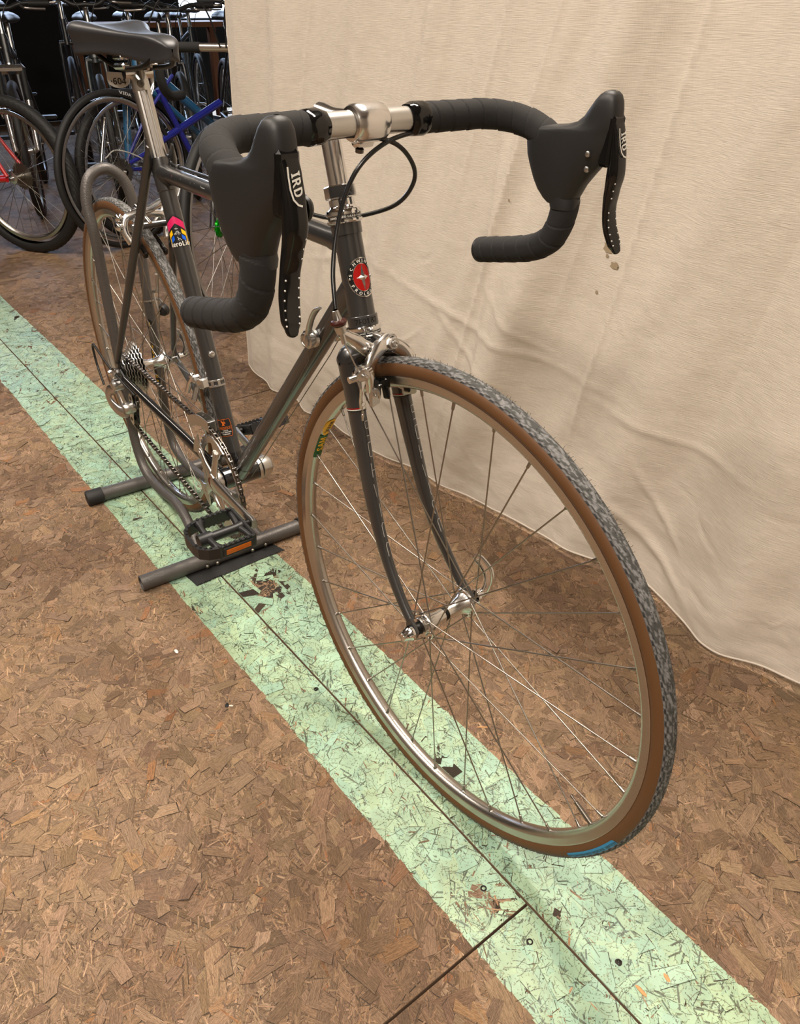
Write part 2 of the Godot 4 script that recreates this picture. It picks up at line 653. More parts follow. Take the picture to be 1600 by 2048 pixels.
func make_materials() -> void:
	var m: StandardMaterial3D
	# floor
	m = mat("wood strand", Color(1, 1, 1), 0.6)
	m.vertex_color_use_as_albedo = true
	m.albedo_texture = grain_image(512, 256)
	m.metallic_specular = 0.36
	m.normal_enabled = true
	m.normal_texture = grain_image(512, 256, true)
	m.normal_scale = 0.6
	m = mat("painted strand", Color(1, 1, 1), 0.42)
	m.vertex_color_use_as_albedo = true
	m.albedo_texture = worn_paint_image(1024)
	m.uv1_scale = Vector3(1.0, 1.0, 1.0)
	m = mat("board core", Color(0.46, 0.37, 0.29), 0.8)
	m = mat("floor gap", Color(0.03, 0.02, 0.015), 0.95)
	m = mat("black strip", Color(0.11, 0.108, 0.108), 0.6)
	# cloth
	m = mat("cream cloth", Color(0.885, 0.845, 0.795), 0.95)
	m.albedo_texture = weave_image(1024, false)
	m.normal_enabled = true
	m.normal_texture = weave_image(1024, true)
	m.normal_scale = 0.5
	m.backlight_enabled = true
	m.backlight = Color(0.12, 0.11, 0.1)
	mat("cloth stain", Color(0.62, 0.55, 0.45), 0.95)
	# bicycle
	m = mat("graphite paint", Color(0.27, 0.268, 0.268), 0.32, 0.65)
	m.clearcoat_enabled = true
	m.clearcoat = 0.7
	m.clearcoat_roughness = 0.12
	m = mat("black paint", Color(0.08, 0.08, 0.085), 0.25, 0.1)
	m.clearcoat_enabled = true
	m.clearcoat = 0.8
	m.clearcoat_roughness = 0.1
	m = mat("polished alloy", Color(0.88, 0.87, 0.86), 0.2, 1.0)
	m = mat("satin alloy", Color(0.78, 0.77, 0.755), 0.3, 1.0)
	m = mat("rim alloy", Color(0.76, 0.74, 0.715), 0.27, 1.0)
	m = mat("worn steel", Color(0.5, 0.48, 0.45), 0.36, 1.0)
	m = mat("chrome", Color(0.9, 0.9, 0.9), 0.06, 1.0)
	m = mat("spoke steel", Color(0.6, 0.58, 0.55), 0.3, 1.0)
	m = mat("dark steel", Color(0.16, 0.155, 0.15), 0.4, 0.8)
	m = mat("chain steel", Color(0.38, 0.36, 0.34), 0.32, 1.0)
	m = mat("tan sidewall", Color(0.355, 0.232, 0.118), 0.6)
	m = mat("tread rubber", Color(1, 1, 1), 0.8)
	m.vertex_color_use_as_albedo = true
	m = mat("black rubber", Color(0.1, 0.098, 0.096), 0.62)
	m = mat("hood rubber", Color(0.105, 0.103, 0.103), 0.5)
	m = mat("bar tape", Color(0.1, 0.094, 0.091), 0.86)
	m.normal_enabled = true
	m.normal_texture = noise_tex(0.25, 0, 1, 256, 3, 6.0, 4)
	m.normal_scale = 0.35
	tri(m, 22.0)
	m = mat("gloss black", Color(0.04, 0.04, 0.042), 0.1)
	m = mat("black plastic", Color(0.1, 0.1, 0.102), 0.42)
	m = mat("saddle vinyl", Color(0.16, 0.16, 0.168), 0.42)
	m = mat("cable housing", Color(0.1, 0.098, 0.098), 0.28)
	m = mat("white print", Color(0.86, 0.85, 0.82), 0.5)
	m = mat("silver print", Color(0.66, 0.65, 0.63), 0.35, 0.4)
	m = mat("red enamel", Color(0.66, 0.05, 0.04), 0.25)
	m = mat("black print", Color(0.07, 0.07, 0.07), 0.4)
	m = mat("pink print", Color(0.8, 0.1, 0.36), 0.4)
	m = mat("yellow print", Color(0.95, 0.74, 0.03), 0.4)
	m = mat("blue print", Color(0.05, 0.36, 0.85), 0.4)
	m = mat("sky blue print", Color(0.15, 0.52, 0.72), 0.5)
	m = mat("green print", Color(0.03, 0.34, 0.12), 0.4)
	m = mat("orange print", Color(0.86, 0.43, 0.11), 0.4)
	m = mat("amber lens", Color(0.72, 0.36, 0.04), 0.22)
	m = mat("brown rubber", Color(0.3, 0.09, 0.05), 0.4)
	m = mat("red anodised", Color(0.75, 0.07, 0.05), 0.3, 0.3)
	m = mat("green alloy", Color(0.02, 0.55, 0.06), 0.25, 0.7)
	# stand: hammered grey paint
	m = mat("hammered grey", Color(0.36, 0.345, 0.335), 0.42, 0.45)
	m.normal_enabled = true
	m.normal_texture = noise_tex(0.06, 0, 1, 256, 2, 8.0, 9)
	m.normal_scale = 0.3
	tri(m, 20.0)
	# room
	m = mat("wall paint", Color(0.46, 0.42, 0.37), 0.9)
	m = mat("ceiling paint", Color(0.62, 0.58, 0.52), 0.9)
	m = mat("dark wall", Color(0.05, 0.048, 0.048), 0.9)
	m = mat("window frame", Color(0.05, 0.05, 0.055), 0.5)
	m = mat("shelf timber", Color(0.42, 0.24, 0.11), 0.7)
	m = mat("window glass", Color(0.9, 0.95, 1.0, 0.05), 0.02)
	m.transparency = BaseMaterial3D.TRANSPARENCY_ALPHA
	m = mat("lamp glow", Color(1, 0.9, 0.76), 0.5)
	m.emission_enabled = true
	m.emission = Color(1.0, 0.93, 0.84)
	m.emission_energy_multiplier = 2.5
	m = mat("lamp housing", Color(0.75, 0.74, 0.72), 0.5)
	# parked bicycles
	for k in [["red", Color(0.68, 0.02, 0.03)], ["cobalt", Color(0.03, 0.08, 0.5)], ["aqua", Color(0.12, 0.36, 0.52)], ["graphite", Color(0.1, 0.1, 0.105)], ["night", Color(0.06, 0.065, 0.09)], ["slate", Color(0.13, 0.16, 0.17)]]:
		m = mat(k[0], k[1], 0.3)
		m.clearcoat_enabled = true
	mat("white trim", Color(0.75, 0.74, 0.72), 0.45)
	mat("brown sidewall", Color(0.23, 0.1, 0.05), 0.7)
	mat("grey print", Color(0.5, 0.5, 0.5), 0.5)
	mat("chip white", Color(0.85, 0.83, 0.78), 0.7)
	mat("chip wood", Color(0.75, 0.55, 0.36), 0.7)
	mat("chip black", Color(0.02, 0.02, 0.02), 0.6)
	mat("rusty screw", Color(0.1, 0.07, 0.05), 0.45, 0.6)

# ------------------------------------------------------------------ lamps and room
func ceiling_lamp(at: Vector3, turn: float, power: float) -> void:
	var o := hold("ceiling_lamp", self, Transform3D(Basis(Vector3.UP, turn), at))
	var nth: int = taken["ceiling_lamp"]
	tag(o, ["long white ceiling lamp above the top edge of the cream cloth", "long white ceiling lamp behind the photographer", "long white ceiling lamp over the open floor right of the stand", "long white ceiling lamp over the floor beside the parked bicycles"][nth], "lamp", "ceiling lamps")
	var b := MB.new()
	b.box(Transform3D(Basis(), V(0, 0.02, 0)), V(1.6, 0.05, 0.34), 0.012)
	put("housing", b, M["lamp housing"], o)
	b = MB.new()
	b.box(Transform3D(Basis(), V(0, -0.02, 0)), V(1.54, 0.03, 0.28), 0.01)
	put("diffuser", b, M["lamp glow"], o)
	var l := AreaLight3D.new()
	l.name = "lamp_light"
	l.area_size = Vector2(1.5, 0.26)
	l.light_color = Color(1.0, 0.955, 0.9)
	l.light_energy = 5.0 * power
	l.area_range = 14.0
	l.area_attenuation = 2.0
	l.shadow_enabled = true
	o.add_child(l, true)
	l.transform = Transform3D(Basis(Vector3.RIGHT, -PI / 2), V(0, -0.045, 0))

func wall_box(called: String, lo: Vector3, hi: Vector3, m: Material) -> MeshInstance3D:
	var b := MB.new()
	b.box(Transform3D(Basis(), (lo + hi) * 0.5), hi - lo)
	var o := put(called, b, m)
	tag(o, "", "", "", "structure")
	return o

func build_room() -> void:
	var x0 := -8.0
	var x1 := 3.0
	var z0 := -5.2
	var z1 := 3.6
	var h := 3.0
	tag(wall_box("ceiling", V(x0 - 0.2, h, z0 - 0.2), V(x1 + 0.2, h + 0.2, z1 + 0.2), M["ceiling paint"]), "plain off-white ceiling above the shop floor")
	tag(wall_box("wall_right", V(x1, 0, z0 - 0.2), V(x1 + 0.2, h, z1 + 0.2), M["wall paint"]), "plain wall at the near end of the shop")
	tag(wall_box("wall_front", V(x0, 0, z1), V(x1, h, z1 + 0.2), M["wall paint"]), "plain wall behind the photographer")
	tag(wall_box("wall_back", V(x0, 0, z0 - 0.2), V(x1, h, z0), M["dark wall"]), "dark wall behind the cream cloth")
	# far wall with its row of shop windows
	var wl := wall_box("wall_left", V(x0 - 0.2, 0, z0 - 0.2), V(x0, 0.8, z1 + 0.2), M["dark wall"])
	tag(wl, "dark far wall under the shop windows")
	var b := MB.new()
	b.box(Transform3D(Basis(), V(x0 - 0.1, 2.75, 0.1)), V(0.2, 0.5, z1 - z0 + 0.2))
	var spans := [[-4.75, -3.5], [-3.2, -1.95], [-1.65, -0.4]]
	var edges := [z0 - 0.2, spans[0][0], spans[0][1], spans[1][0], spans[1][1], spans[2][0], spans[2][1], z1 + 0.2]
	for i in range(0, 8, 2):
		b.box(Transform3D(Basis(), V(x0 - 0.1, 1.65, (edges[i] + edges[i + 1]) * 0.5)), V(0.2, 1.7, edges[i + 1] - edges[i]))
	for i in [1, 2]:
		b.box(Transform3D(Basis(), V(x0 - 0.1, 1.0, (spans[i][0] + spans[i][1]) * 0.5)), V(0.2, 0.4, spans[i][1] - spans[i][0]))
	put("wall_piece", b, M["dark wall"], wl)
	for i in 3:
		var w := hold("window_%d" % (i + 1), self)
		tag(w, ["left shop window in the far wall behind the parked bicycles", "middle shop window in the far wall behind the parked bicycles", "right shop window in the far wall behind the parked bicycles"][2 - i], "", "", "structure")
		var a: float = spans[i][0]
		var c: float = spans[i][1]
		b = MB.new()
		var sill := 0.8 if i == 0 else 1.2
		for z in [a + 0.03, c - 0.03]:
			b.box(Transform3D(Basis(), V(x0 - 0.08, (sill + 2.5) * 0.5, z)), V(0.1, 2.5 - sill, 0.06), 0.006)
		for y in [sill + 0.03, 2.47, 1.75]:
			b.box(Transform3D(Basis(), V(x0 - 0.08, y, (a + c) * 0.5)), V(0.1, 0.06, c - a - 0.12), 0.006)
		put("window_frame", b, M["window frame"], w)
		b = MB.new()
		b.box(Transform3D(Basis(), V(x0 - 0.09, (sill + 2.5) * 0.5, (a + c) * 0.5)), V(0.006, 2.4 - sill, c - a - 0.12))
		put("pane", b, M["window glass"], w)

# ------------------------------------------------------------------ floor of strand boards with a painted stripe
const PAINT_NEAR := 0.0945
const PAINT_FAR := -0.1305
const JOINT := 2.414

func clip(poly: PackedVector2Array, p: Vector2, d: Vector2) -> PackedVector2Array:
	# keeps the side where (q - p) . d >= 0
	var out := PackedVector2Array()
	var m := poly.size()
	for i in m:
		var a := poly[i]
		var b := poly[(i + 1) % m]
		var da := (a - p).dot(d)
		var db := (b - p).dot(d)
		if da >= 0.0:
			out.push_back(a)
		if (da >= 0.0) != (db >= 0.0):
			out.push_back(a.lerp(b, da / (da - db)))
	return out

var wear: FastNoiseLite
var tint: FastNoiseLite
var ragged: FastNoiseLite

func lay(mb: MB, poly: PackedVector2Array, mid: Vector2, ang: float, y: float, slope: Vector2, c: Color, l: float, w: float, off: Vector2, world_uv: bool) -> void:
	if poly.size() < 3:
		return
	var nn := Vector3(-slope.x, 1.0, -slope.y).normalized()
	var first := mb.v.size()
	var ca := cos(ang)
	var sa := sin(ang)
	mb.col = c
	for p in poly:
		var d := p - mid
		var t := Vector2(d.x * ca + d.y * sa, -d.x * sa + d.y * ca)
		var q: Vector2
		if world_uv:
			q = p / 0.56
		else:
			q = Vector2(t.x / 0.16, t.y / 0.028) + off
		mb.vert(Vector3(p.x, y + slope.x * d.x + slope.y * d.y, p.y), nn, q)
	for i in range(1, poly.size() - 1):
		mb.tri(first, first + i, first + i + 1)

func strand_color() -> Color:
	var k := rng.randf()
	var c := Color(0.335, 0.225, 0.143)
	var s := 1.0
	if k < 0.62:
		s = rng.randf_range(0.82, 1.12)
	elif k < 0.8:
		s = rng.randf_range(1.1, 1.3)
	elif k < 0.96:
		s = rng.randf_range(0.64, 0.88)
	elif k < 0.985:
		c = Color(0.37, 0.225, 0.125)
	else:
		c = Color(0.38, 0.195, 0.095)
	return Color(c.r * s, c.g * s * rng.randf_range(0.975, 1.025), c.b * s * rng.randf_range(0.94, 1.06))

func paint_color(at: Vector2) -> Color:
	var k := tint.get_noise_2d(at.x * 100.0, at.y * 100.0) * 0.9 + rng.randf_range(-0.45, 0.45)
	var a := Color(0.375, 0.495, 0.335)
	var b := Color(0.305, 0.468, 0.37)
	var c := a.lerp(b, clampf(0.5 + k, 0.0, 1.0))
	var s := rng.randf_range(0.9, 1.08)
	return Color(c.r * s, c.g * s, c.b * s)

func bare(at: Vector2, r: float) -> bool:
	# patches where the paint is worn through
	for s in [[-0.22, -0.06, 0.035], [-0.185, -0.045, 0.02], [0.07, 0.03, 0.013], [0.56, 0.03, 0.018], [-0.15, -0.02, 0.01], [0.02, -0.12, 0.012], [0.62, -0.02, 0.012]]:
		if Vector2(s[0], s[1]).distance_to(at) < s[2] * r:
			return true
	return wear.get_noise_2d(at.x * 100.0, at.y * 100.0) > 0.54

# dark dirt packed along the rim of a strand: an outline a little larger and a little lower
func grime(mb: MB, poly: PackedVector2Array, mid: Vector2, ang: float, y: float, slope: Vector2, x0: float, x1: float, z0: float, z1: float) -> void:
	var out := PackedVector2Array()
	for q in poly:
		var d := (q - mid)
		var e := q + d.normalized() * rng.randf_range(-0.0003, 0.0014)
		out.push_back(Vector2(clampf(e.x, x0, x1), clampf(e.y, z0, z1)))
	var k := rng.randf_range(0.035, 0.1)
	lay(mb, out, mid, ang, y - 0.00008, slope, Color(k, k * 0.72, k * 0.5), 0.0, 0.0, Vector2.ZERO, false)

# one board and its strands. box: x0, x1, z0, z1
func board(parent: Node, x0: float, x1: float, z0: float, z1: float) -> void:
	var g := 0.0019
	var b := MB.new()
	b.box(Transform3D(Basis(), V((x0 + x1) * 0.5, -0.0095, (z0 + z1) * 0.5)), V(x1 - x0 - 2 * g, 0.018, z1 - z0 - 2 * g), 0.0008)
	var panel := put("floor_panel", b, M["board core"], parent)
	var wood := MB.new()
	wood.colored = true
	var paint := MB.new()
	paint.colored = true
	# strands by rings of fineness: near ones small and dense
	var zones := [[-1.3, 1.25, -0.75, 0.72, 0.0], [-2.6, -1.3, -1.3, 0.75, 1.0], [-7.9, -2.6, -3.2, 1.6, 2.0], [-1.3, 1.6, -1.6, -0.75, 2.0], [-2.6, 2.6, 0.72, 1.6, 3.0], [1.25, 2.6, -1.6, 0.72, 3.0]]
	for zn in zones:
		var ax := maxf(x0, zn[0])
		var bx := minf(x1, zn[1])
		var az := maxf(z0, zn[2])
		var bz := minf(z1, zn[3])
		if ax >= bx or az >= bz:
			continue
		var area := (bx - ax) * (bz - az)
		var level := int(zn[4])
		var big := int(area * [11000, 5200, 1700, 500][level])
		var small := int(area * [34000, 9000, 0, 0][level])
		for i in big + small:
			var shred := i >= big
			var p := Vector2(rng.randf_range(ax, bx), rng.randf_range(az, bz))
			var l: float
			var w: float
			if shred:
				l = rng.randf_range(0.006, 0.035)
				w = rng.randf_range(0.0007, 0.0032)
			else:
				var k := rng.randf()
				l = lerpf(0.02, 0.13, k * k) * (1.0 if level < 2 else 1.5)
				w = minf(l * rng.randf_range(0.09, 0.36), 0.024) * (1.0 if level < 2 else 1.6)
			var ang := rng.randf() * TAU if rng.randf() < 0.6 else rng.randfn(0.35, 0.5)
			var ca := cos(ang)
			var sa := sin(ang)
			var poly := PackedVector2Array()
			var hl := l * 0.5
			var hw := w * 0.5
			var shape := [Vector2(-hl, -hw * rng.randf_range(0.5, 1.0)), Vector2(0, -hw * rng.randf_range(0.85, 1.1)), Vector2(hl * rng.randf_range(0.85, 1.0), -hw * rng.randf_range(0.6, 1.0)), Vector2(hl, hw * rng.randf_range(0.1, 0.9)), Vector2(hl * rng.randf_range(-0.3, 0.3), hw * rng.randf_range(0.85, 1.1)), Vector2(-hl * rng.randf_range(0.85, 1.0), hw * rng.randf_range(0.5, 1.0))]
			for q in shape:
				poly.push_back(p + Vector2(q.x * ca - q.y * sa, q.x * sa + q.y * ca))
			var reach := hl + 0.002
			if p.x - reach < x0 + g: poly = clip(poly, Vector2(x0 + g, 0), Vector2(1, 0))
			if p.x + reach > x1 - g: poly = clip(poly, Vector2(x1 - g, 0), Vector2(-1, 0))
			if p.y - reach < z0 + g: poly = clip(poly, Vector2(0, z0 + g), Vector2(0, 1))
			if p.y + reach > z1 - g: poly = clip(poly, Vector2(0, z1 - g), Vector2(0, -1))
			var y := rng.randf_range(-0.0001, 0.00075) if not shred else rng.randf_range(0.0003, 0.0011)
			var slope := Vector2(rng.randfn(0, 0.017), rng.randfn(0, 0.017))
			if not shred and level < 2 and rng.randf() < 0.8:
				grime(wood, poly, p, ang, y, slope, x0 + g, x1 - g, z0 + g, z1 - g)
			var off := Vector2(rng.randf(), rng.randf())
			var c := strand_color()
			var dirt := wear.get_noise_2d(p.x * 22.0 + 400.0, p.y * 22.0) + rng.randf_range(-0.12, 0.12)
			if dirt > 0.12:
				c = Color(c.r * 0.76, c.g * 0.72, c.b * 0.7)
			elif dirt < -0.3:
				c = Color(c.r * 1.1, c.g * 1.08, c.b * 1.04)
			if shred:
				var s := rng.randf_range(0.55, 1.5)
				c = Color(c.r * s, c.g * s, c.b * s)
			var en := PAINT_NEAR + 0.0035 * ragged.get_noise_2d(p.x * 90.0, 0.0) + rng.randfn(0, 0.0008)
			var ef := PAINT_FAR + 0.0025 * ragged.get_noise_2d(p.x * 90.0, 50.0) + rng.randfn(0, 0.0006)
			var inside := poly
			var touches := p.y - reach < en and p.y + reach > ef
			if not touches:
				lay(wood, poly, p, ang, y, slope, c, l, w, off, false)
				continue
			if p.y + reach > en:
				lay(wood, clip(poly, Vector2(0, en), Vector2(0, 1)), p, ang, y, slope, c, l, w, off, false)
				inside = clip(inside, Vector2(0, en), Vector2(0, -1))
			if p.y - reach < ef:
				lay(wood, clip(poly, Vector2(0, ef), Vector2(0, -1)), p, ang, y, slope, c, l, w, off, false)
				inside = clip(inside, Vector2(0, ef), Vector2(0, 1))
			if bare(p, 1.0) or (shred and rng.randf() < 0.1):
				lay(wood, inside, p, ang, y - 0.0002, slope, c, l, w, off, false)
			else:
				var pc := paint_color(p)
				if shred and rng.randf() < 0.3:
					pc = Color(pc.r * 0.32, pc.g * 0.29, pc.b * 0.28)
				lay(paint, inside, p, ang, y, slope, pc, l, w, off, true)
	if wood.v.size():
		tag(put_one("wood_strand", wood, M["wood strand"], panel), "", "", "", "stuff")
	if paint.v.size():
		tag(put_one("mint_paint", paint, M["painted strand"], panel), "worn mint green painted stripe", "", "", "stuff")

func build_floor() -> void:
	wear = FastNoiseLite.new()
	wear.seed = 12
	wear.frequency = 0.09
	tint = FastNoiseLite.new()
	tint.seed = 5
	tint.frequency = 0.05
	ragged = FastNoiseLite.new()
	ragged.seed = 31
	ragged.frequency = 0.35
	var b := MB.new()
	b.box(Transform3D(Basis(), V(-2.5, -0.12, 0.1)), V(11.4, 0.2, 7.4))
	var fl := put("floor", b, M["floor gap"])
	tag(fl, "floor of worn brown strand boards with a mint stripe along one joint", "", "", "structure")
	# near boards have joints at -1.829 and 0.585, far ones at -1.044; each board is 2.41 by 1.22 m
	for row in [[0.0, 1.22, 0.585], [-1.22, 0.0, -1.044], [-2.44, -1.22, 0.585], [1.22, 2.44, -1.044], [-3.4, -2.44, -1.044], [2.44, 3.6, 0.585]]:
		var x: float = row[2] - JOINT * 4
		while x < 3.0:
			var a := maxf(x, -8.0)
			var c := minf(x + JOINT, 3.0)
			if a < c - 0.02:
				board(fl, a, c, row[0], row[1])
			x += JOINT
	# screws along the joint
	for s in [[-0.177, -0.038], [0.091, 0.0155], [0.534, 0.032], [0.622, 0.034], [0.707, -0.035], [-0.62, 0.03], [-0.9, -0.035], [-1.1, 0.03], [-1.5, -0.035]]:
		var sc := MB.new()
		sc.lathe(Transform3D(Basis(), V(s[0], 0.0006, s[1])), [Vector2(0.0046, 0.0), Vector2(0.0044, 0.0007), Vector2(0.0024, 0.0009), Vector2(0.0022, 0.0002), Vector2(0.00001, 0.0002)], 18)
		var turn := rng.randf() * PI
		for k in 2:
			sc.box(Transform3D(Basis(Vector3.UP, turn + PI / 2 * k), V(s[0], 0.0007, s[1])), V(0.005, 0.0003, 0.0009))
		put("screw", sc, M["rusty screw"], fl)
	# black worn strip taped under the front bar of the stand
	b = MB.new()
	var poly := PackedVector2Array([Vector2(-0.347, -0.06), Vector2(-0.296, -0.055), Vector2(-0.2975, -0.02), Vector2(-0.295, 0.03), Vector2(-0.2965, 0.09), Vector2(-0.294, 0.15), Vector2(-0.335, 0.139), Vector2(-0.35, 0.13)])
	b.slab(Transform3D(Basis(Vector3.RIGHT, -PI / 2), V(0, 0.0019, 0)), poly, 0.0014, 0.0003)
	var fray := MB.new()
	for i in 150:
		var q := Vector2(-0.2962 + rng.randf_range(-0.003, 0.0022), rng.randf_range(-0.055, 0.142) if i > 90 else rng.randf_range(-0.05, 0.0))
		var aa := rng.randf() * TAU
		var rr := rng.randf_range(0.0004, 0.0014)
		fray.face([V(q.x + cos(aa) * rr, 0.0029, -q.y * -1.0 + sin(aa) * rr), V(q.x + cos(aa + 2.0) * rr, 0.0029, q.y + sin(aa + 2.0) * rr), V(q.x + cos(aa + 4.2) * rr * 0.5, 0.0029, q.y + sin(aa + 4.2) * rr * 0.5)], Vector3.UP)
	var strip := put("floor_strip", b, M["black strip"])
	fray_at(fray, strip)
	tag(strip, "flat black strip with frayed white edge lying under the stand's front bar", "strip")

func fray_at(fray: MB, strip: Node) -> void:
	for k in fray.v.size():
		fray.v[k].z = -fray.v[k].z
	tag(put_one("frayed_edge", fray, M["chip white"], strip), "white frayed specks", "", "", "stuff")

func build_litter() -> void:
	for s in [["paint_chip", -0.145, 0.168, 0.011, 0.006, "chip white", "white chip lying on the brown boards left of the stripe", 0.4], ["paint_chip", 0.035, 0.15, 0.007, 0.0035, "chip white", "small white sliver beside the black crumb on brown boards", 1.2], ["crumb", 0.03, 0.155, 0.008, 0.007, "chip black", "small black crumb on the brown boards near the stripe", 0.2], ["wood_chip", 0.755, -0.067, 0.011, 0.0055, "chip wood", "pale wood chip lying on the mint stripe near the front", 0.1], ["wood_chip", 0.745, -0.03, 0.016, 0.005, "chip wood", "long brown wood chip on the mint stripe beside a screw", 0.2], ["wood_shaving", 0.33, -0.155, 0.02, 0.003, "chip wood", "thin curled wood shaving on the boards inside the front wheel", 1.0]]:
		var b := MB.new()
		var pts := []
		for i in 7:
			var t := i / 6.0 - 0.5
			pts.append(V(t * s[3], 0.0012 + 0.0015 * (0.25 - t * t) * 4.0 * 0.3, sin(t * 3.0) * s[4] * 0.3))
		b.tube(pts, [Vector2(0.0004, s[4] * 0.2), Vector2(0.0006, s[4] * 0.4), Vector2(0.0007, s[4] * 0.5), Vector2(0.0007, s[4] * 0.46), Vector2(0.0007, s[4] * 0.5), Vector2(0.0006, s[4] * 0.42), Vector2(0.0004, s[4] * 0.15)], 8, 1, false, Vector3.UP)
		tag(put(s[0], b, M[s[5]], self, Transform3D(Basis(Vector3.UP, s[7]), V(s[1], 0.0, s[2]))), s[6], "chip")

# ------------------------------------------------------------------ cream cloth
func build_cloth() -> void:
	var hem := [V(-1.245, 0.006, -0.585), V(-1.12, 0.004, -0.565), V(-1.011, 0.006, -0.559), V(-0.8, 0.008, -0.552), V(-0.626, 0.012, -0.552), V(-0.32, 0.015, -0.58), V(-0.085, 0.015, -0.594), V(0.065, 0.016, -0.613), V(0.285, 0.022, -0.652), V(0.446, 0.012, -0.615), V(0.536, 0.018, -0.631), V(0.614, 0.024, -0.625), V(0.8, 0.02, -0.65), V(1.1, 0.015, -0.62), V(1.4, 0.015, -0.66), V(1.75, 0.015, -0.62)]
	var base := smooth(hem, 34)
	var f := FastNoiseLite.new()
	f.seed = 14
	f.frequency = 1.0
	f.fractal_octaves = 3
	var rows := []
	var ny := 240
	# folds: foot x, lean per metre of height, width, depth, from height, to height
	var folds := [[-0.255, 0.33, 0.055, 0.042, 0.15, 2.4], [-0.66, 0.28, 0.035, 0.014, 0.3, 2.4], [-0.5, 0.12, 0.03, 0.010, 0.4, 2.4], [-0.83, 0.2, 0.05, 0.02, -0.3, 2.4], [-1.03, 0.06, 0.045, 0.018, -0.3, 2.4], [0.14, 0.22, 0.08, 0.03, 0.1, 2.4], [-0.45, 0.42, 0.03, 0.01, 0.1, 1.0], [0.5, 0.02, 0.09, 0.02, -0.3, 2.4], [0.9, 0.1, 0.07, 0.03, -0.3, 2.4], [-0.1, 0.5, 0.04, 0.008, 0.2, 1.1]]
	# narrow hanging pleats: foot x, lean, half width, depth, from height
	var pleats := []
	var pr_rng := RandomNumberGenerator.new()
	pr_rng.seed = 4
	for i in 34:
		var px := pr_rng.randf_range(-1.2, 1.2) if i > 16 else pr_rng.randf_range(-1.2, -0.2)
		pleats.append([px, pr_rng.randf_range(0.02, 0.3), pr_rng.randf_range(0.012, 0.035), pr_rng.randf_range(-0.0045, 0.006), pr_rng.randf_range(0.1, 0.75)])
	# pressed creases: from, to (x, height), width, depth
	var creases := [[-0.62, 0.50, 0.2, 0.37, 0.007, 0.0035], [-0.36, 0.46, -0.1, 0.30, 0.008, 0.003], [0.05, 0.36, 0.5, 0.34, 0.008, 0.003], [-0.9, 0.42, -0.55, 0.53, 0.007, 0.003], [0.1, 0.2, 0.42, 0.02, 0.012, 0.006], [0.2, 0.28, 0.35, 0.1, 0.008, 0.004], [-0.85, 0.86, -0.45, 0.74, 0.005, 0.0012], [-0.2, 0.52, 0.02, 0.4, 0.006, 0.003], [-0.5, 0.3, -0.36, 0.38, 0.005, 0.003], [-0.7, 0.2, -0.4, 0.15, 0.01, 0.004]]
	for i in 46:
		var ca := Vector2(pr_rng.randf_range(-1.1, 0.7), pr_rng.randf_range(0.05, 1.0))
		var cd := Vector2.from_angle(pr_rng.randf_range(-1.1, 0.5)) * pr_rng.randf_range(0.03, 0.14)
		creases.append([ca.x, ca.y, ca.x + cd.x, ca.y + cd.y, pr_rng.randf_range(0.003, 0.006), pr_rng.randf_range(0.0007, 0.002) * (1.0 if pr_rng.randf() < 0.6 else -1.0)])
	for i in ny + 1:
		var t := float(i) / ny
		var y := 1.72 * t * t * 0.3 + 1.72 * t * 0.7
		var row := []
		for p in base:
			var q: Vector3 = p
			var x := q.x + 0.03 * y * (1.0 if q.x < -1.1 else 0.3) * 0.0
			var z := q.z
			var straight := smoothstep(0.0, 1.0, y / 0.9)
			z = lerpf(z, lerpf(z, -0.6, 0.8), straight) - 0.036 * y
			var d := 0.0
			for k in folds:
				if y > k[4] - 0.25:
					var c: float = k[0] + k[1] * y
					var u: float = (x - c) / k[2]
					d += k[3] * exp(-u * u) * smoothstep(k[4] - 0.25, k[4] + 0.25, y)
			for k in pleats:
				var c: float = k[0] + k[1] * y
				var u: float = absf(x - c) / k[2]
				if u < 1.0:
					d += k[3] * (1.0 - u) * (1.0 - u) * smoothstep(k[4] - 0.12, k[4] + 0.12, y)
			d += 0.03 * f.get_noise_2d(x * 1.6 - y * 0.45, y * 0.35 + 4.0)
			d += 0.006 * f.get_noise_2d(x * 4.0 - y * 1.2, y * 0.8)
			d += 0.0009 * f.get_noise_2d(x * 14.0, y * 18.0 + 9.0)
			var low := exp(-y / 0.35)
			d += 0.004 * low * f.get_noise_2d(x * 5.0 + 30.0, y * 9.0)
			for k in creases:
				var a := Vector2(k[0], k[1])
				var b := Vector2(k[2], k[3])
				var g := b - a
				var pt := Vector2(x, y)
				var s := clampf((pt - a).dot(g) / g.length_squared(), 0.0, 1.0)
				var e: float = pt.distance_to(a + g * s + g.orthogonal().normalized() * 0.015 * sin(s * PI)) / k[4]
				if e < 3.0:
					d += k[5] * exp(-e * e) * sin(clampf(s, 0.02, 0.98) * PI)
			var edge := clampf((x + 1.245) / 0.06, 0.0, 1.0)
			z += d * lerpf(0.35, 1.0, edge)
			row.append(V(x, q.y * (1.0 - straight) + y + 0.002, z))
		rows.append(row)
	var mb := MB.new()
	mb.net(rows, false, false, 1, 4.0, 5.0)
	for k in mb.v.size():
		mb.uv[k] = Vector2(mb.v[k].x / 0.52, mb.v[k].y / 0.52)
	# normals must look at the room
	var sum := 0.0
	for k in range(0, mb.n.size(), 97):
		sum += mb.n[k].z
	if sum < 0.0:
		mb = MB.new()
		mb.net(rows, false, false, -1, 4.0, 5.0)
		for k in mb.v.size():
			mb.uv[k] = Vector2(mb.v[k].x / 0.52, mb.v[k].y / 0.52)
	var o := put("backdrop_cloth", mb, M["cream cloth"])
	tag(o, "large cream cotton cloth hung as a backdrop behind the road bicycle", "cloth")
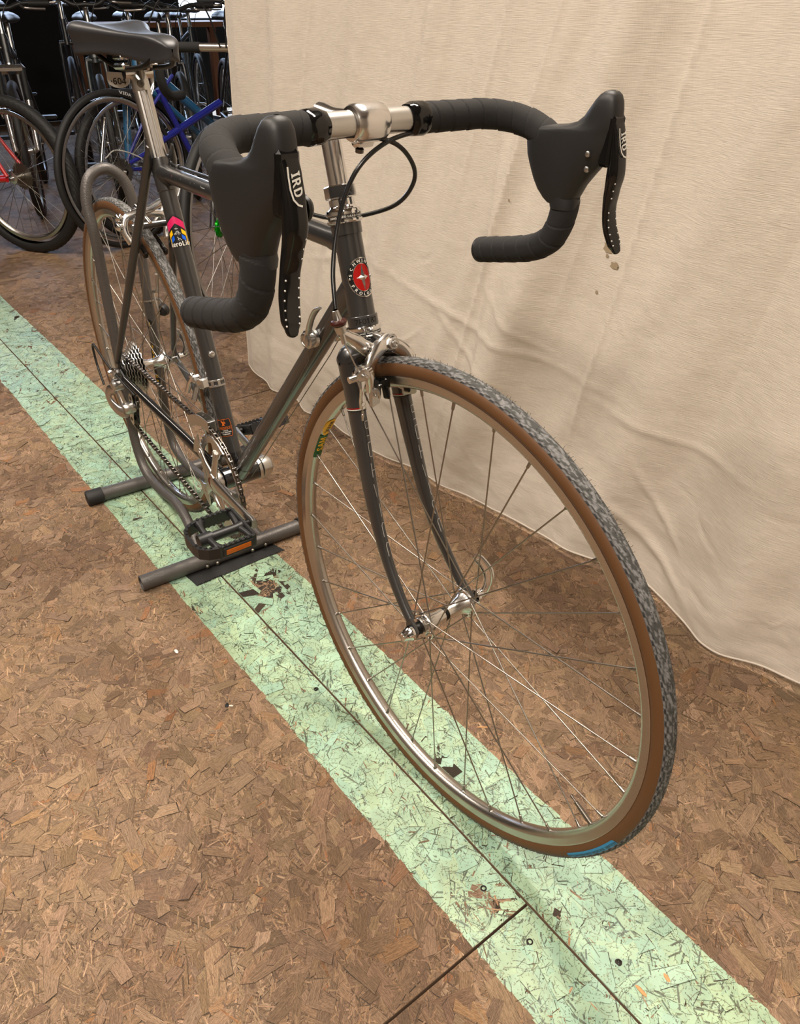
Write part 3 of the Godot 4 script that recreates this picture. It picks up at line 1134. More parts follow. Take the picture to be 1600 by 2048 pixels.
	# folded hem: a soft roll along the foot and the side edge
	var foot := []
	for k in range(0, rows[0].size(), 3):
		foot.append(rows[0][k])
	var h := MB.new()
	h.tube(foot, 0.0022, 6)
	var side := []
	for k in range(0, rows.size(), 4):
		side.append(rows[k][0])
	h.tube(side, 0.0022, 6)
	put("hem", h, M["cream cloth"], o)
	# old spots on the cloth
	var spots := MB.new()
	for s in [[0.078, 0.647, 0.0105, 0.009], [0.094, 0.621, 0.009, 0.006], [0.079, 0.631, 0.003, 0.003], [0.063, 0.564, 0.003, 0.003], [-0.14, 0.69, 0.0025, 0.002]]:
		var best := Vector3.ZERO
		var near := 1e9
		for w in mb.v:
			var dd := Vector2(w.x, w.y).distance_squared_to(Vector2(s[0], s[1]))
			if dd < near:
				near = dd
				best = w
		var cc: Vector3 = best
		var pr := []
		for k in 18:
			var r: float = 1.0 + 0.16 * sin(k * 2.1) + 0.1 * sin(k * 4.7)
			pr.append(cc + V(cos(TAU * k / 18.0) * s[2] * r, sin(TAU * k / 18.0) * s[3] * r, 0.0016))
		spots.face(pr, Vector3.BACK)
	put("stain", spots, M["cloth stain"], o)


# ------------------------------------------------------------------ the stand
func build_stand() -> void:
	var o := hold("bike_stand", self, Transform3D(Basis(Vector3.UP, BIKE_TURN), BIKE_AT))
	tag(o, "hammered grey tubular floor stand holding the rear wheel of the road bicycle", "bike stand")
	# hoop that straddles the tyre, runs down both sides and forward to the front bar
	var pts := [V(0.288, 0.020, 0.052), V(0.262, 0.030, 0.048), V(0.21, 0.052, 0.04), V(0.17, 0.062, 0.035), V(0.11, 0.064, 0.031), V(0.03, 0.052, 0.03), V(-0.045, 0.052, 0.03), V(-0.085, 0.075, 0.03), V(-0.104, 0.13, 0.03), V(-0.102, 0.2, 0.03), V(-0.096, 0.33, 0.03), V(-0.089, 0.47, 0.03), V(-0.083, 0.6, 0.03), V(-0.092, 0.665, 0.03), V(-0.098, 0.705, 0.018), V(-0.1, 0.722, -0.005), V(-0.1, 0.722, -0.03), V(-0.096, 0.7, -0.053), V(-0.092, 0.655, -0.062), V(-0.093, 0.56, -0.061), V(-0.1, 0.44, -0.06), V(-0.118, 0.32, -0.064), V(-0.142, 0.2, -0.068), V(-0.15, 0.13, -0.07), V(-0.132, 0.072, -0.07), V(-0.085, 0.052, -0.07), V(0.0, 0.052, -0.07), V(0.11, 0.062, -0.072), V(0.18, 0.06, -0.074), V(0.24, 0.036, -0.078), V(0.29, 0.02, -0.082)]
	var b := MB.new()
	b.tube(smooth(pts, 6), 0.0108, 16)
	put("hoop", b, M["hammered grey"], o)
	# front bar, open at its right end, capped at the left
	b = MB.new()
	var fa := V(0.2825, 0.0165, 0.185)
	var fb := V(0.2965, 0.0165, -0.2)
	open_pipe(b, fa, fb, 0.0162, 0.0138)
	put("floor_bar", b, M["hammered grey"], o)
	b = MB.new()
	var ra := V(-0.101, 0.0165, 0.16)
	var rb := V(-0.082, 0.0165, -0.24)
	open_pipe(b, ra, rb, 0.0162, 0.0138)
	put("floor_bar", b, M["hammered grey"], o)
	for k in [[fb, fb - fa], [ra, ra - rb], [rb, rb - ra]]:
		b = MB.new()
		b.lathe(along(k[0] - k[1].normalized() * 0.028, k[1]), [Vector2(0.0164, 0.0), Vector2(0.0192, 0.001), Vector2(0.0192, 0.034), Vector2(0.0175, 0.0375), Vector2(0.00001, 0.0385)], 24)
		put("end_cap", b, M["black rubber"], o)
	# screws that hold the hoop to the front bar
	for k in [[0.2945, 0.052], [0.2985, -0.082], [0.30, -0.05], [0.2965, 0.03]]:
		b = MB.new()
		b.lathe(along(V(k[0] + 0.0125, 0.0145, k[1]), V(1, 0.05, 0)), [Vector2(0.0042, 0.0), Vector2(0.0042, 0.002), Vector2(0.003, 0.0038), Vector2(0.00001, 0.0043)], 14)
		put("bolt", b, M["worn steel"], o)
	# maker's sticker on the far leg: black oval with yellow letters
	var p0 := V(-0.103, 0.415, -0.0605)
	var p1 := V(-0.136, 0.232, -0.067)
	var map := on_tube(p0, p1, 0.0113, V(0.6, 0, 0.8))
	b = MB.new()
	b.fill(oval(Vector2(0.118, 0.0), 0.062, 0.0085, 28), map, 0.0002)
	b.fill(oval(Vector2(0.016, 0.0), 0.012, 0.0085, 20), map, 0.0002)
	put("sticker", b, M["black print"], o)
	b = MB.new()
	for k in [["S", 0.168], ["O", 0.153], ["A", 0.102], ["V", 0.089], ["E", 0.074], ["B", 0.016]]:
		b.letters(k[0], 0.0085, func(q: Vector2) -> Array: return map.call(Vector2(k[1] - q.y, q.x)), 0.0005, true)
	put("lettering", b, M["yellow print"], o)
	# wire hook and clamp with a black knob on the far leg
	b = MB.new()
	b.lathe(along(V(-0.1, 0.452, -0.0602), V(0.02, -0.2, 0.0)), [Vector2(0.0112, 0.0), Vector2(0.0124, 0.0005), Vector2(0.0124, 0.0035), Vector2(0.0112, 0.004)], 20)
	b.tube(smooth([V(-0.099, 0.452, -0.0735), V(-0.085, 0.452, -0.08), V(-0.07, 0.447, -0.081)], 5), 0.0026, 8)
	put("clamp", b, M["satin alloy"], o)
	b = MB.new()
	b.tube(smooth([V(-0.082, 0.46, -0.066), V(-0.07, 0.475, -0.064), V(-0.035, 0.487, -0.06), V(-0.02, 0.5, -0.058), V(-0.008, 0.53, -0.056)], 6), 0.0032, 8)
	b.tube(smooth([V(-0.07, 0.475, -0.064), V(-0.066, 0.455, -0.064), V(-0.06, 0.43, -0.066)], 5), 0.0028, 8)
	put("wire_hook", b, M["satin alloy"], o)
	b = MB.new()
	b.lathe(along(V(-0.068, 0.435, -0.085), V(0.45, -0.05, 0.9)), [Vector2(0.00001, 0.0), Vector2(0.0115, 0.0005), Vector2(0.0135, 0.003), Vector2(0.0135, 0.012), Vector2(0.011, 0.0155), Vector2(0.006, 0.016), Vector2(0.00001, 0.0145)], 12)
	put("knob", b, M["black plastic"], o)

func open_pipe(b: MB, p: Vector3, q: Vector3, r: float, ri: float) -> void:
	var l := p.distance_to(q)
	b.lathe(along(p, q - p), [Vector2(ri, l), Vector2(ri, 0.0), Vector2(r - 0.0006, 0.0), Vector2(r, 0.0006), Vector2(r, l - 0.0006), Vector2(r - 0.0006, l)], 24, true)

func oval(at: Vector2, rx: float, ry: float, seg: int) -> PackedVector2Array:
	var p := PackedVector2Array()
	for i in seg:
		var t := TAU * i / seg
		p.push_back(at + Vector2(cos(t) * rx, sin(t) * ry))
	return p

# ------------------------------------------------------------------ wheels
const TO_Z := Basis(Vector3(1, 0, 0), Vector3(0, 0, 1), Vector3(0, -1, 0))   # turned shapes stand along the axle

func wheel(parent: Node, xf: Transform3D, rear: bool) -> Node3D:
	var ax := Transform3D(TO_Z, Vector3.ZERO)
	# rim: box section with a visible inner bore and two brake tracks
	var b := MB.new()
	b.lathe(ax, [Vector2(0.3005, 0.0), Vector2(0.3012, 0.0042), Vector2(0.3042, 0.0083), Vector2(0.3062, 0.0097), Vector2(0.3078, 0.0101), Vector2(0.3138, 0.0103), Vector2(0.3152, 0.0108), Vector2(0.3164, 0.0106), Vector2(0.3166, 0.0095), Vector2(0.3160, 0.0078), Vector2(0.3100, 0.0076), Vector2(0.3090, 0.0), Vector2(0.3100, -0.0076), Vector2(0.3160, -0.0078), Vector2(0.3166, -0.0095), Vector2(0.3164, -0.0106), Vector2(0.3152, -0.0108), Vector2(0.3138, -0.0103), Vector2(0.3078, -0.0101), Vector2(0.3062, -0.0097), Vector2(0.3042, -0.0083), Vector2(0.3012, -0.0042)], 160, true, 0.75)
	var w := put("wheel", b, M["rim alloy"], parent, xf)
	# casing: tan sidewalls from the rim to the edge of the tread
	b = MB.new()
	var cr := 0.3235
	var rad := 0.0122
	for s in [1.0, -1.0]:
		var prof := []
		prof.append(Vector2(0.3135, s * 0.0074))
		for k in 8:
			var a := lerpf(-0.62, 0.86, k / 7.0)
			prof.append(Vector2(cr + sin(a) * rad, s * cos(a) * rad))
		if s < 0.0:
			prof.reverse()
		b.lathe(ax, prof, 160)
	put("sidewall", b, M["tan sidewall"], w)
	tread(w, cr, rad, 24 if rear else 11)
	# hub
	b = MB.new()
	var hw := 0.036 if not rear else 0.038
	var left := -hw
	var right := hw if not rear else 0.019
	var fl := 0.0195 if not rear else 0.0225
	b.lathe(ax, [Vector2(0.0085, left - 0.007), Vector2(0.0125, left - 0.0065), Vector2(0.0135, left - 0.002), Vector2(fl, left - 0.0016), Vector2(fl + 0.0008, left), Vector2(fl, left + 0.0016), Vector2(0.0165, left + 0.0024), Vector2(0.0125, left + 0.009), Vector2(0.0092, left + 0.021), Vector2(0.0086, (left + right) * 0.5), Vector2(0.0092, right - 0.021), Vector2(0.0125, right - 0.009), Vector2(0.0165, right - 0.0024), Vector2(fl, right - 0.0016), Vector2(fl + 0.0008, right), Vector2(fl, right + 0.0016), Vector2(0.0135, right + 0.002), Vector2(0.0125, right + 0.0065), Vector2(0.0085, right + 0.007)], 36, false, 0.5)
	put("hub", b, M["polished alloy"], w)
	b = MB.new()
	b.lathe(ax, [Vector2(0.00885, -0.003), Vector2(0.0091, -0.0025), Vector2(0.0091, 0.0025), Vector2(0.00885, 0.003)], 30)
	for s in [1.0, -1.0]:
		var z: float = (right + 0.007) if s > 0.0 else (left - 0.007)
		b.lathe(Transform3D(TO_Z * Basis.from_scale(Vector3(1, s, 1)), V(0, 0, z)), [Vector2(0.0085, -0.004), Vector2(0.0084, 0.0), Vector2(0.0078, 0.0015), Vector2(0.0078, 0.005), Vector2(0.005, 0.0055), Vector2(0.005, 0.0085)], 20)
	put("bearing_cone", b, M["dark steel"], w)
	# 32 spokes laced three-cross
	for k in 32:
		var side := 1.0 if k % 2 == 0 else -1.0
		var ar := TAU * k / 32.0
		var tw := 1.0 if (k / 2) % 2 == 0 else -1.0
		var ah := ar + tw * deg_to_rad(66.0)
		var z := right if side > 0.0 else left
		var inner := 1.0 if (k / 2) % 2 == 0 else -1.0
		var h := V(cos(ah) * fl * 0.87, sin(ah) * fl * 0.87, z + 0.0022 * inner)
		var q := V(cos(ar) * 0.3015, sin(ar) * 0.3015, side * 0.0016)
		b = MB.new()
		b.tube([h, q], 0.00095, 7, 0)
		var d := (h - q).normalized()
		b.lathe(along(q, d), [Vector2(0.0034, -0.0012), Vector2(0.0034, 0.0004), Vector2(0.0023, 0.0012), Vector2(0.00195, 0.0025), Vector2(0.00175, 0.0095), Vector2(0.0012, 0.0102), Vector2(0.0009, 0.0104)], 8)
		b.ball(V(h.x, h.y, z - 0.002 * inner), 0.0017, 6)
		put("spoke", b, M["spoke steel"], w)
	# valve
	b = MB.new()
	var va := deg_to_rad(-28.5)
	var vd := V(-cos(va), -sin(va), 0)
	b.lathe(along(-vd * 0.303, vd), [Vector2(0.0052, 0.0), Vector2(0.0052, 0.0016), Vector2(0.003, 0.0022), Vector2(0.003, 0.024), Vector2(0.0026, 0.0245), Vector2(0.0026, 0.030), Vector2(0.0012, 0.0305), Vector2(0.0012, 0.035), Vector2(0.0018, 0.0355), Vector2(0.0018, 0.039), Vector2(0.00001, 0.0395)], 12)
	put("valve", b, M["worn steel"], w)
	# quick release through the axle
	b = MB.new()
	var half := 0.058 if not rear else 0.072
	b.tube([V(0, 0, -half), V(0, 0, half)], 0.0026, 8)
	var nut := Transform3D(TO_Z, V(0, 0, half - 0.003))
	b.lathe(nut, [Vector2(0.0085, 0.0), Vector2(0.0098, 0.0006), Vector2(0.0098, 0.0035), Vector2(0.0088, 0.0045), Vector2(0.0062, 0.014), Vector2(0.0052, 0.016), Vector2(0.00001, 0.0162)], 18)
	for k in 2:
		b.box(Transform3D(Basis(Vector3.BACK, PI * k + 0.5), Vector3.ZERO) * Transform3D(Basis(), V(0.0075, 0, half + 0.006)), V(0.009, 0.0035, 0.008), 0.001)
	var lev := Transform3D(TO_Z, V(0, 0, -half))
	b.lathe(lev, [Vector2(0.00001, -0.014), Vector2(0.006, -0.0135), Vector2(0.0072, -0.011), Vector2(0.0072, -0.003), Vector2(0.0095, -0.0015), Vector2(0.0098, 0.002), Vector2(0.0085, 0.003)], 18)
	var lp := [V(0, 0, -half - 0.009), V(0.004, 0.006, -half - 0.013), V(0.004, 0.02, -half - 0.018), V(0.0, 0.036, -half - 0.017), V(-0.008, 0.052, -half - 0.009), V(-0.013, 0.058, -half - 0.004)]
	b.tube(smooth(lp, 5), smooth_n([Vector2(0.004, 0.007), Vector2(0.0036, 0.0065), Vector2(0.0032, 0.0068), Vector2(0.0032, 0.0074), Vector2(0.003, 0.007), Vector2(0.002, 0.0045)], 5), 12, 2, false, V(0.79, 0, 0.61))
	put("quick_release", b, M["chrome"], w)
	# coloured size label on the sidewall
	var la := deg_to_rad(-31.0) if not rear else deg_to_rad(205.0)
	var map := func(q: Vector2) -> Array:
		var a: float = la + q.x / 0.3285
		var phi := clampf(0.42 + q.y / rad, -0.6, 0.9)
		var rr := cr + sin(phi) * rad
		return [V(cos(a) * rr, sin(a) * rr, cos(phi) * rad), V(cos(a) * sin(phi), sin(a) * sin(phi), cos(phi))]
	b = MB.new()
	b.fill(rounded(0.104, 0.0082, 0.0035, 26), map, 0.0003)
	put("tyre_label", b, M["sky blue print"], w)
	b = MB.new()
	b.letters("JACK BROWN MILE MUNCHER  700x23.5c", 0.0042, func(q: Vector2) -> Array: return map.call(q), 0.0005, true, false, 1.18)
	put("lettering", b, M["black print"], w)
	if not rear:
		# rim maker's oval and green strip on the inner bore
		var ra := deg_to_rad(144.5)
		var bore := func(q: Vector2) -> Array:
			var a: float = ra + q.x / 0.302
			var z := q.y + 0.0012
			var rr := 0.3005 + 0.4 * maxf(absf(z) - 0.0036, 0.0)
			return [V(cos(a) * rr, sin(a) * rr, z), V(-cos(a), -sin(a), signf(z) * 0.3).normalized()]
		b = MB.new()
		b.fill(oval(Vector2(0.001, 0), 0.0215, 0.0072, 28), bore, 0.0002)
		b.letters("MA2", 0.009, func(q: Vector2) -> Array: return bore.call(Vector2(0.043 + q.x, q.y)), 0.0006, true, false, 1.2)
		put("rim_label", b, M["yellow print"], w)
		b = MB.new()
		b.letters("MAVIC", 0.006, func(q: Vector2) -> Array: return bore.call(Vector2(0.001 + q.x, q.y)), 0.0005, true, false, 1.15)
		put("lettering", b, M["black print"], w)
		b = MB.new()
		b.fill(rounded(0.05, 0.0135, 0.0005, 20, Vector2(0.047, 0)), bore, 0.0002)
		put("rim_label", b, M["green print"], w)
	return w

func rounded(l: float, h: float, r: float, seg: int, at := Vector2.ZERO) -> PackedVector2Array:
	var p := PackedVector2Array()
	for s in [1.0, -1.0]:
		for i in seg:
			p.push_back(at + Vector2(lerpf(-l * 0.5 + r, l * 0.5 - r, i / float(seg - 1)) * -s, s * h * 0.5))
		for i in range(1, 6):
			var t := PI / 2 - PI * i / 6.0
			p.push_back(at + Vector2((-l * 0.5 + r - cos(t) * r) * s, s * sin(t) * h * 0.5))
	return p

# tread of raised blocks with grey bloom, and the moulding hairs along it
func tread(w: Node, cr: float, rad: float, sd: int) -> void:
	var r := RandomNumberGenerator.new()
	r.seed = sd
	var f := FastNoiseLite.new()
	f.seed = sd
	f.frequency = 1.0
	f.fractal_octaves = 2
	var b := MB.new()
	b.colored = true
	var seg := 1008
	var across := 22
	var rows := []
	var cols := []
	for i in seg:
		var a := TAU * i / seg
		var row := []
		var cc := []
		for j in across + 1:
			var u := j / float(across) * 2.0 - 1.0
			var phi := PI / 2 - u * 0.92
			var along_t := fposmod(i / 7.0, 1.0)
			var lane := floorf((u + 1.0) * 4.5)
			var sh := fposmod(i / 7.0 + (0.5 if int(lane) % 2 == 0 else 0.0), 1.0)
			var lift := 0.0012
			var block := sh < 0.5
			var edge := absf(u) > 0.72
			if not block:
				lift -= 0.0009 if edge else 0.0005
			if absf(fposmod((u + 1.0) * 4.5, 1.0) - 0.02) < 0.09 and not edge:
				lift -= 0.0004
			var rr := rad + lift
			if j == 0 or j == across:
				rr = rad - 0.0002
			var bloom := f.get_noise_3d(cos(a) * 26.0, sin(a) * 26.0, u * 2.6) + 0.55 * f.get_noise_3d(cos(a) * 95.0, sin(a) * 95.0, u * 8.0)
			var k := 0.045
			var pale := bloom > (0.16 if block else -0.05)
			if edge:
				k = 0.018 if block else 0.12
				pale = not block and bloom > -0.35
			if pale:
				k = r.randf_range(0.1, 0.2)
			row.append(V(cos(a) * (cr + sin(phi) * rr), sin(a) * (cr + sin(phi) * rr), cos(phi) * rr))
			cc.append(Color(k, k * 0.97, k * 0.95))
		rows.append(row)
		cols.append(cc)
	b.net(rows, true, false, 0)
	for i in seg:
		for j in across + 1:
			b.c[i * (across + 1) + j] = cols[i][j]
	put("tread", b, M["tread rubber"], w)
	b = MB.new()
	for i in 420:
		var a := TAU * i / 420.0 + r.randf_range(-0.004, 0.004)
		for u in [-0.86, -0.25, 0.25, 0.86]:
			if r.randf() < 0.55:
				continue
			var phi: float = PI / 2 - u * 0.92
			var p := V(cos(a) * (cr + sin(phi) * (rad + 0.001)), sin(a) * (cr + sin(phi) * (rad + 0.001)), cos(phi) * (rad + 0.001))
			var out := V(cos(a) * sin(phi), sin(a) * sin(phi), cos(phi))
			var bend := V(r.randf_range(-1, 1), r.randf_range(-1, 1), r.randf_range(-1, 1)) * 0.0012
			b.tube([p, p + out * 0.0012 + bend * 0.3, p + out * r.randf_range(0.0016, 0.003) + bend], 0.00022, 3, 0)
	tag(put_one("moulding_hair", b, M["black rubber"], w), "", "", "", "stuff")

# ------------------------------------------------------------------ the road bicycle
var BB := Vector3(0.412, 0.27, 0.0)
var ST := Vector3(0.2655, 0.768, 0.0)      # seat cluster
var HT := Vector3(0.8068, 0.79, 0.0)       # head tube, top and bottom
var HB := Vector3(0.8383, 0.6787, 0.0)
var HUB := Vector3(0.0, 0.348, 0.0)

func build_bicycle() -> void:
	var o := hold("bicycle", self, Transform3D(Basis(Vector3.UP, BIKE_TURN), BIKE_AT))
	tag(o, "graphite grey steel road bicycle with black drop bars standing on the mint stripe", "bicycle")
	build_frame(o)
	build_fork(o)
	build_bars(o)
	build_front_brake(o)
	build_saddle(o)
	build_drive(o)
	build_rear_brake(o)
	build_cables(o)
	# wheels: the front one turns with the fork
	var fw := wheel(o, Transform3D(SB.basis, V(0.9983, WHEEL_R, -0.0056)), false)
	tag(fw, "front wheel with tan sidewalls and grey treaded tyre")
	var rw := wheel(o, Transform3D(Basis(Vector3.UP, -0.005), HUB), true)
	tag(rw, "rear wheel held in the stand")

func glyph(s: String) -> Array:
	# thin one-stroke capitals, one unit tall, centred; a list of [points, closed]
	match s:
		"S": return [[Vector2(0.22, 0.5), Vector2(-0.2, 0.5), Vector2(-0.24, 0.42), Vector2(-0.24, 0.08), Vector2(-0.2, 0.0), Vector2(0.2, 0.0), Vector2(0.24, -0.08), Vector2(0.24, -0.42), Vector2(0.2, -0.5), Vector2(-0.24, -0.5)]]
		"C": return [[Vector2(0.24, 0.5), Vector2(-0.18, 0.5), Vector2(-0.24, 0.42), Vector2(-0.24, -0.42), Vector2(-0.18, -0.5), Vector2(0.24, -0.5)]]
		"H": return [[Vector2(-0.24, 0.5), Vector2(-0.24, -0.5)], [Vector2(0.24, 0.5), Vector2(0.24, -0.5)], [Vector2(-0.24, 0.0), Vector2(0.24, 0.0)]]
		"W": return [[Vector2(-0.3, 0.5), Vector2(-0.14, -0.5), Vector2(0.0, 0.4), Vector2(0.14, -0.5), Vector2(0.3, 0.5)]]
		"I": return [[Vector2(0, 0.5), Vector2(0, -0.5)]]
		"N": return [[Vector2(-0.22, -0.5), Vector2(-0.22, 0.34), Vector2(-0.1, 0.5), Vector2(0.14, 0.5), Vector2(0.22, 0.4), Vector2(0.22, -0.5)]]
	return []

func build_frame(o: Node3D) -> void:
	var paint: Material = M["graphite paint"]
	# seat tube carries the frame part; the other tubes are its pieces
	var b := MB.new()
	var sd := (ST - BB).normalized()
	b.tube([BB, BB + sd * 0.2, ST + sd * 0.022], 0.0143, 28)
	var fr := put("frame", b, paint, o)
	tag(fr, "graphite steel frame")
	b = MB.new()
	var dt0 := V(0.823, 0.722)
	b.tube([BB, dt0], 0.0143, 28)
	put("down_tube", b, paint, fr)
	var tt0 := ST + V(0.004, 0.001)
	var tt1 := V(0.812, 0.768)
	b = MB.new()
	b.tube([tt0, tt1], 0.0127, 28)
	put("top_tube", b, paint, fr)
	# head tube with thicker rings at both ends
	b = MB.new()
	var hl := HT.distance_to(HB)
	b.lathe(along(HB, HT - HB), [Vector2(0.014, 0.0), Vector2(0.0178, 0.0), Vector2(0.0182, 0.0005), Vector2(0.0182, 0.0115), Vector2(0.0176, 0.0122), Vector2(0.0161, 0.0124), Vector2(0.0161, hl - 0.0124), Vector2(0.0176, hl - 0.0122), Vector2(0.0178, hl - 0.0005), Vector2(0.0174, hl), Vector2(0.014, hl)], 40)
	put("head_tube", b, paint, fr)
	b = MB.new()
	# lugs: short sleeves with a slanting lip
	for k in [[tt1, tt0, 0.0145], [dt0, BB, 0.0161]]:
		var d: Vector3 = (k[1] - k[0]).normalized()
		b.tube([k[0], k[0] + d * 0.03, k[0] + d * 0.034], [k[2], k[2] - 0.0006, k[2] - 0.0016], 24, 0)
	# seat lug with its sleeve and binder ears
	b.lathe(along(ST - sd * 0.028, sd), [Vector2(0.0143, 0.0), Vector2(0.0157, 0.0012), Vector2(0.0161, 0.02), Vector2(0.0163, 0.046), Vector2(0.0158, 0.0505), Vector2(0.0136, 0.051)], 28)
	b.tube([ST, ST + V(0.034, 0.0003), ST + V(0.038, 0.0003)], [0.0146, 0.0143, 0.0129], 24, 0)
	put("lug", b, paint, fr)
	b = MB.new()
	var bx := ST + sd * 0.016 + V(-0.021, -0.002)
	b.tube([bx + V(0, 0, -0.011), bx + V(0, 0, 0.011)], 0.0062, 16)
	put("lug", b, paint, fr)
	b = MB.new()
	b.tube([bx + V(0, 0, -0.015), bx + V(0, 0, 0.015)], 0.0042, 12)
	b.lathe(Transform3D(TO_Z, bx + V(0, 0, 0.0145)), [Vector2(0.0048, 0.0), Vector2(0.0046, 0.003), Vector2(0.0025, 0.0034), Vector2(0.0022, 0.0012), Vector2(0.00001, 0.0012)], 14)
	put("seat_bolt", b, M["chrome"], fr)
	# seat stays with flattened slanting caps beside the lug
	for s in [1.0, -1.0]:
		b = MB.new()
		var top := ST + V(-0.006, 0.012, s * 0.0205)
		var low := HUB + V(0.004, 0.022, s * 0.062)
		var mid := top.lerp(low, 0.12)
		b.tube([top + V(0.012, 0.03, 0), top + V(0.004, 0.008, 0), mid, top.lerp(low, 0.5), low], [Vector2(0.0015, 0.004), Vector2(0.0075, 0.0078), Vector2(0.0079, 0.0079), Vector2(0.0078, 0.0078), Vector2(0.006, 0.006)], 18, 2, false, V(0, 0, 1))
		put("seat_stay", b, paint, fr)
		b = MB.new()
		var c0 := BB + V(-0.022, 0.002, s * 0.026)
		var c1 := HUB + V(0.026, -0.006, s * 0.0615)
		b.tube([c0, c0.lerp(c1, 0.3), c0.lerp(c1, 0.7), c1], [Vector2(0.0112, 0.0095), Vector2(0.0115, 0.0085), Vector2(0.0088, 0.0088), Vector2(0.0062, 0.0062)], 18, 1)
		put("chain_stay", b, M["black paint"] if s > 0.0 else paint, fr)
		b = MB.new()
		var dz: float = s * 0.0625
		b.slab(Transform3D(Basis(), HUB + V(0, 0, dz)), PackedVector2Array([Vector2(-0.012, -0.012), Vector2(0.003, -0.03 if s > 0.0 else -0.014), Vector2(0.011, -0.028 if s > 0.0 else -0.013), Vector2(0.013, -0.014), Vector2(0.03, -0.012), Vector2(0.032, -0.001), Vector2(0.014, 0.008), Vector2(0.011, 0.028), Vector2(0.0, 0.03), Vector2(-0.006, 0.008), Vector2(-0.018, 0.0)]), 0.005, 0.0008)
		put("dropout", b, M["black paint"], fr)
	# stay bridges, bottom bracket shell with its cups
	b = MB.new()
	b.tube([V(0.163, 0.668, 0.033), V(0.163, 0.668, -0.033)], 0.006, 14)
	b.tube([V(0.35, 0.284, 0.03), V(0.35, 0.284, -0.03)], 0.006, 14)
	put("bridge", b, paint, fr)
	b = MB.new()
	b.lathe(Transform3D(TO_Z, BB), [Vector2(0.015, -0.034), Vector2(0.0192, -0.0338), Vector2(0.0197, -0.033), Vector2(0.0197, 0.033), Vector2(0.0192, 0.0338), Vector2(0.015, 0.034)], 30)
	for d in [[sd, 0.0152, 0.042], [(dt0 - BB).normalized(), 0.0158, 0.045]]:
		b.tube([BB + d[0] * 0.012, BB + d[0] * d[2], BB + d[0] * (d[2] + 0.003)], [d[1] + 0.0006, d[1], d[1] - 0.001], 24, 0)
	put("bottom_bracket", b, M["black paint"], fr)
	b = MB.new()
	b.lathe(Transform3D(TO_Z, BB), [Vector2(0.0175, -0.041), Vector2(0.0205, -0.0405), Vector2(0.0205, -0.0345), Vector2(0.0175, -0.034)], 30)
	put("lock_ring", b, M["satin alloy"], fr)
	# cable guides and small bosses
	b = MB.new()
	for x in [0.305, 0.50, 0.70]:
		b.tube([V(x - 0.004, 0.781, -0.0125), V(x + 0.004, 0.781, -0.0125)], 0.0042, 12)
		b.box(Transform3D(Basis(Vector3.RIGHT, 0.75), V(x, 0.7785, -0.0105)), V(0.006, 0.005, 0.003), 0.0006)
	put("cable_guide", b, paint, fr)
	for t in [0.43]:
		b = MB.new()
		var p: Vector3 = BB.lerp(ST, t)
		var nrm := V(sd.y, -sd.x, 0)
		b.lathe(along(p + nrm * 0.0138, nrm), [Vector2(0.0062, 0.0), Vector2(0.0058, 0.0012), Vector2(0.0046, 0.0015), Vector2(0.0046, 0.003), Vector2(0.0038, 0.0042), Vector2(0.0022, 0.0044), Vector2(0.002, 0.0025), Vector2(0.00001, 0.0025)], 16)
		put("bottle_bolt", b, M["satin alloy"], fr)
	# writing on the tubes
	b = MB.new()
	var map := on_tube(BB, dt0, 0.0143, V(0, 0, 1), -1.0)
	if (map.call(Vector2(0.2, 0.004))[0] - map.call(Vector2(0.2, 0.0))[0]).y < 0.0:
		map = on_tube(BB, dt0, 0.0143, V(0, 0, 1), 1.0)
	var word := ["S", "C", "H", "W", "I", "N", "N"]
	for i in 7:
		for g in glyph(word[i]):
			var pts := []
			for q in g:
				pts.append(Vector2(0.062 + i * 0.042 + q.x * 0.021, 0.0055 + q.y * 0.019))
			b.stroke(pts, 0.0013, map)
	put("lettering", b, M["silver print"], fr)
	b = MB.new()
	var tmap := on_tube(tt0, tt1, 0.0127, V(0, 0.8, 0.6), 1.0)
	if (tmap.call(Vector2(0.2, 0.004))[0] - tmap.call(Vector2(0.2, 0.0))[0]).y < 0.0:
		tmap = on_tube(tt0, tt1, 0.0127, V(0, 0.8, 0.6), -1.0)
	var red := MB.new()
	var marks := [[Vector2(-0.12, -0.5), Vector2(0.12, 0.5)], [Vector2(-0.22, -0.5), Vector2(-0.22, 0.25), Vector2(-0.08, 0.5), Vector2(0.22, 0.5), Vector2(0.22, -0.2)], [Vector2(-0.22, -0.5), Vector2(-0.22, 0.25), Vector2(-0.08, 0.5), Vector2(0.22, 0.5), Vector2(0.22, -0.4)], [Vector2(0.26, 0.5), Vector2(-0.1, 0.5), Vector2(-0.2, 0.35), Vector2(-0.2, -0.4), Vector2(-0.1, -0.5), Vector2(0.26, -0.5)], [Vector2(-0.22, -0.5), Vector2(-0.22, 0.5), Vector2(0.22, 0.5), Vector2(0.22, -0.5)], [Vector2(-0.2, 0.5), Vector2(-0.2, -0.5), Vector2(0.22, -0.5), Vector2(0.22, 0.5)]]
	for i in marks.size():
		var pts := []
		var rp := []
		for q in marks[i]:
			pts.append(Vector2(0.066 + i * 0.036 + q.x * 0.032, q.y * 0.013))
			rp.append(Vector2(0.0645 + i * 0.036 + q.x * 0.032, q.y * 0.013))
		b.stroke(pts, 0.0012, tmap)
		if i == 0:
			red.stroke(rp, 0.0022, tmap, 0.0002)
	put("lettering", b, M["silver print"], fr)
	put("lettering", red, M["red enamel"], fr)
	seat_tube_stickers(fr, sd)
	head_badge(fr)

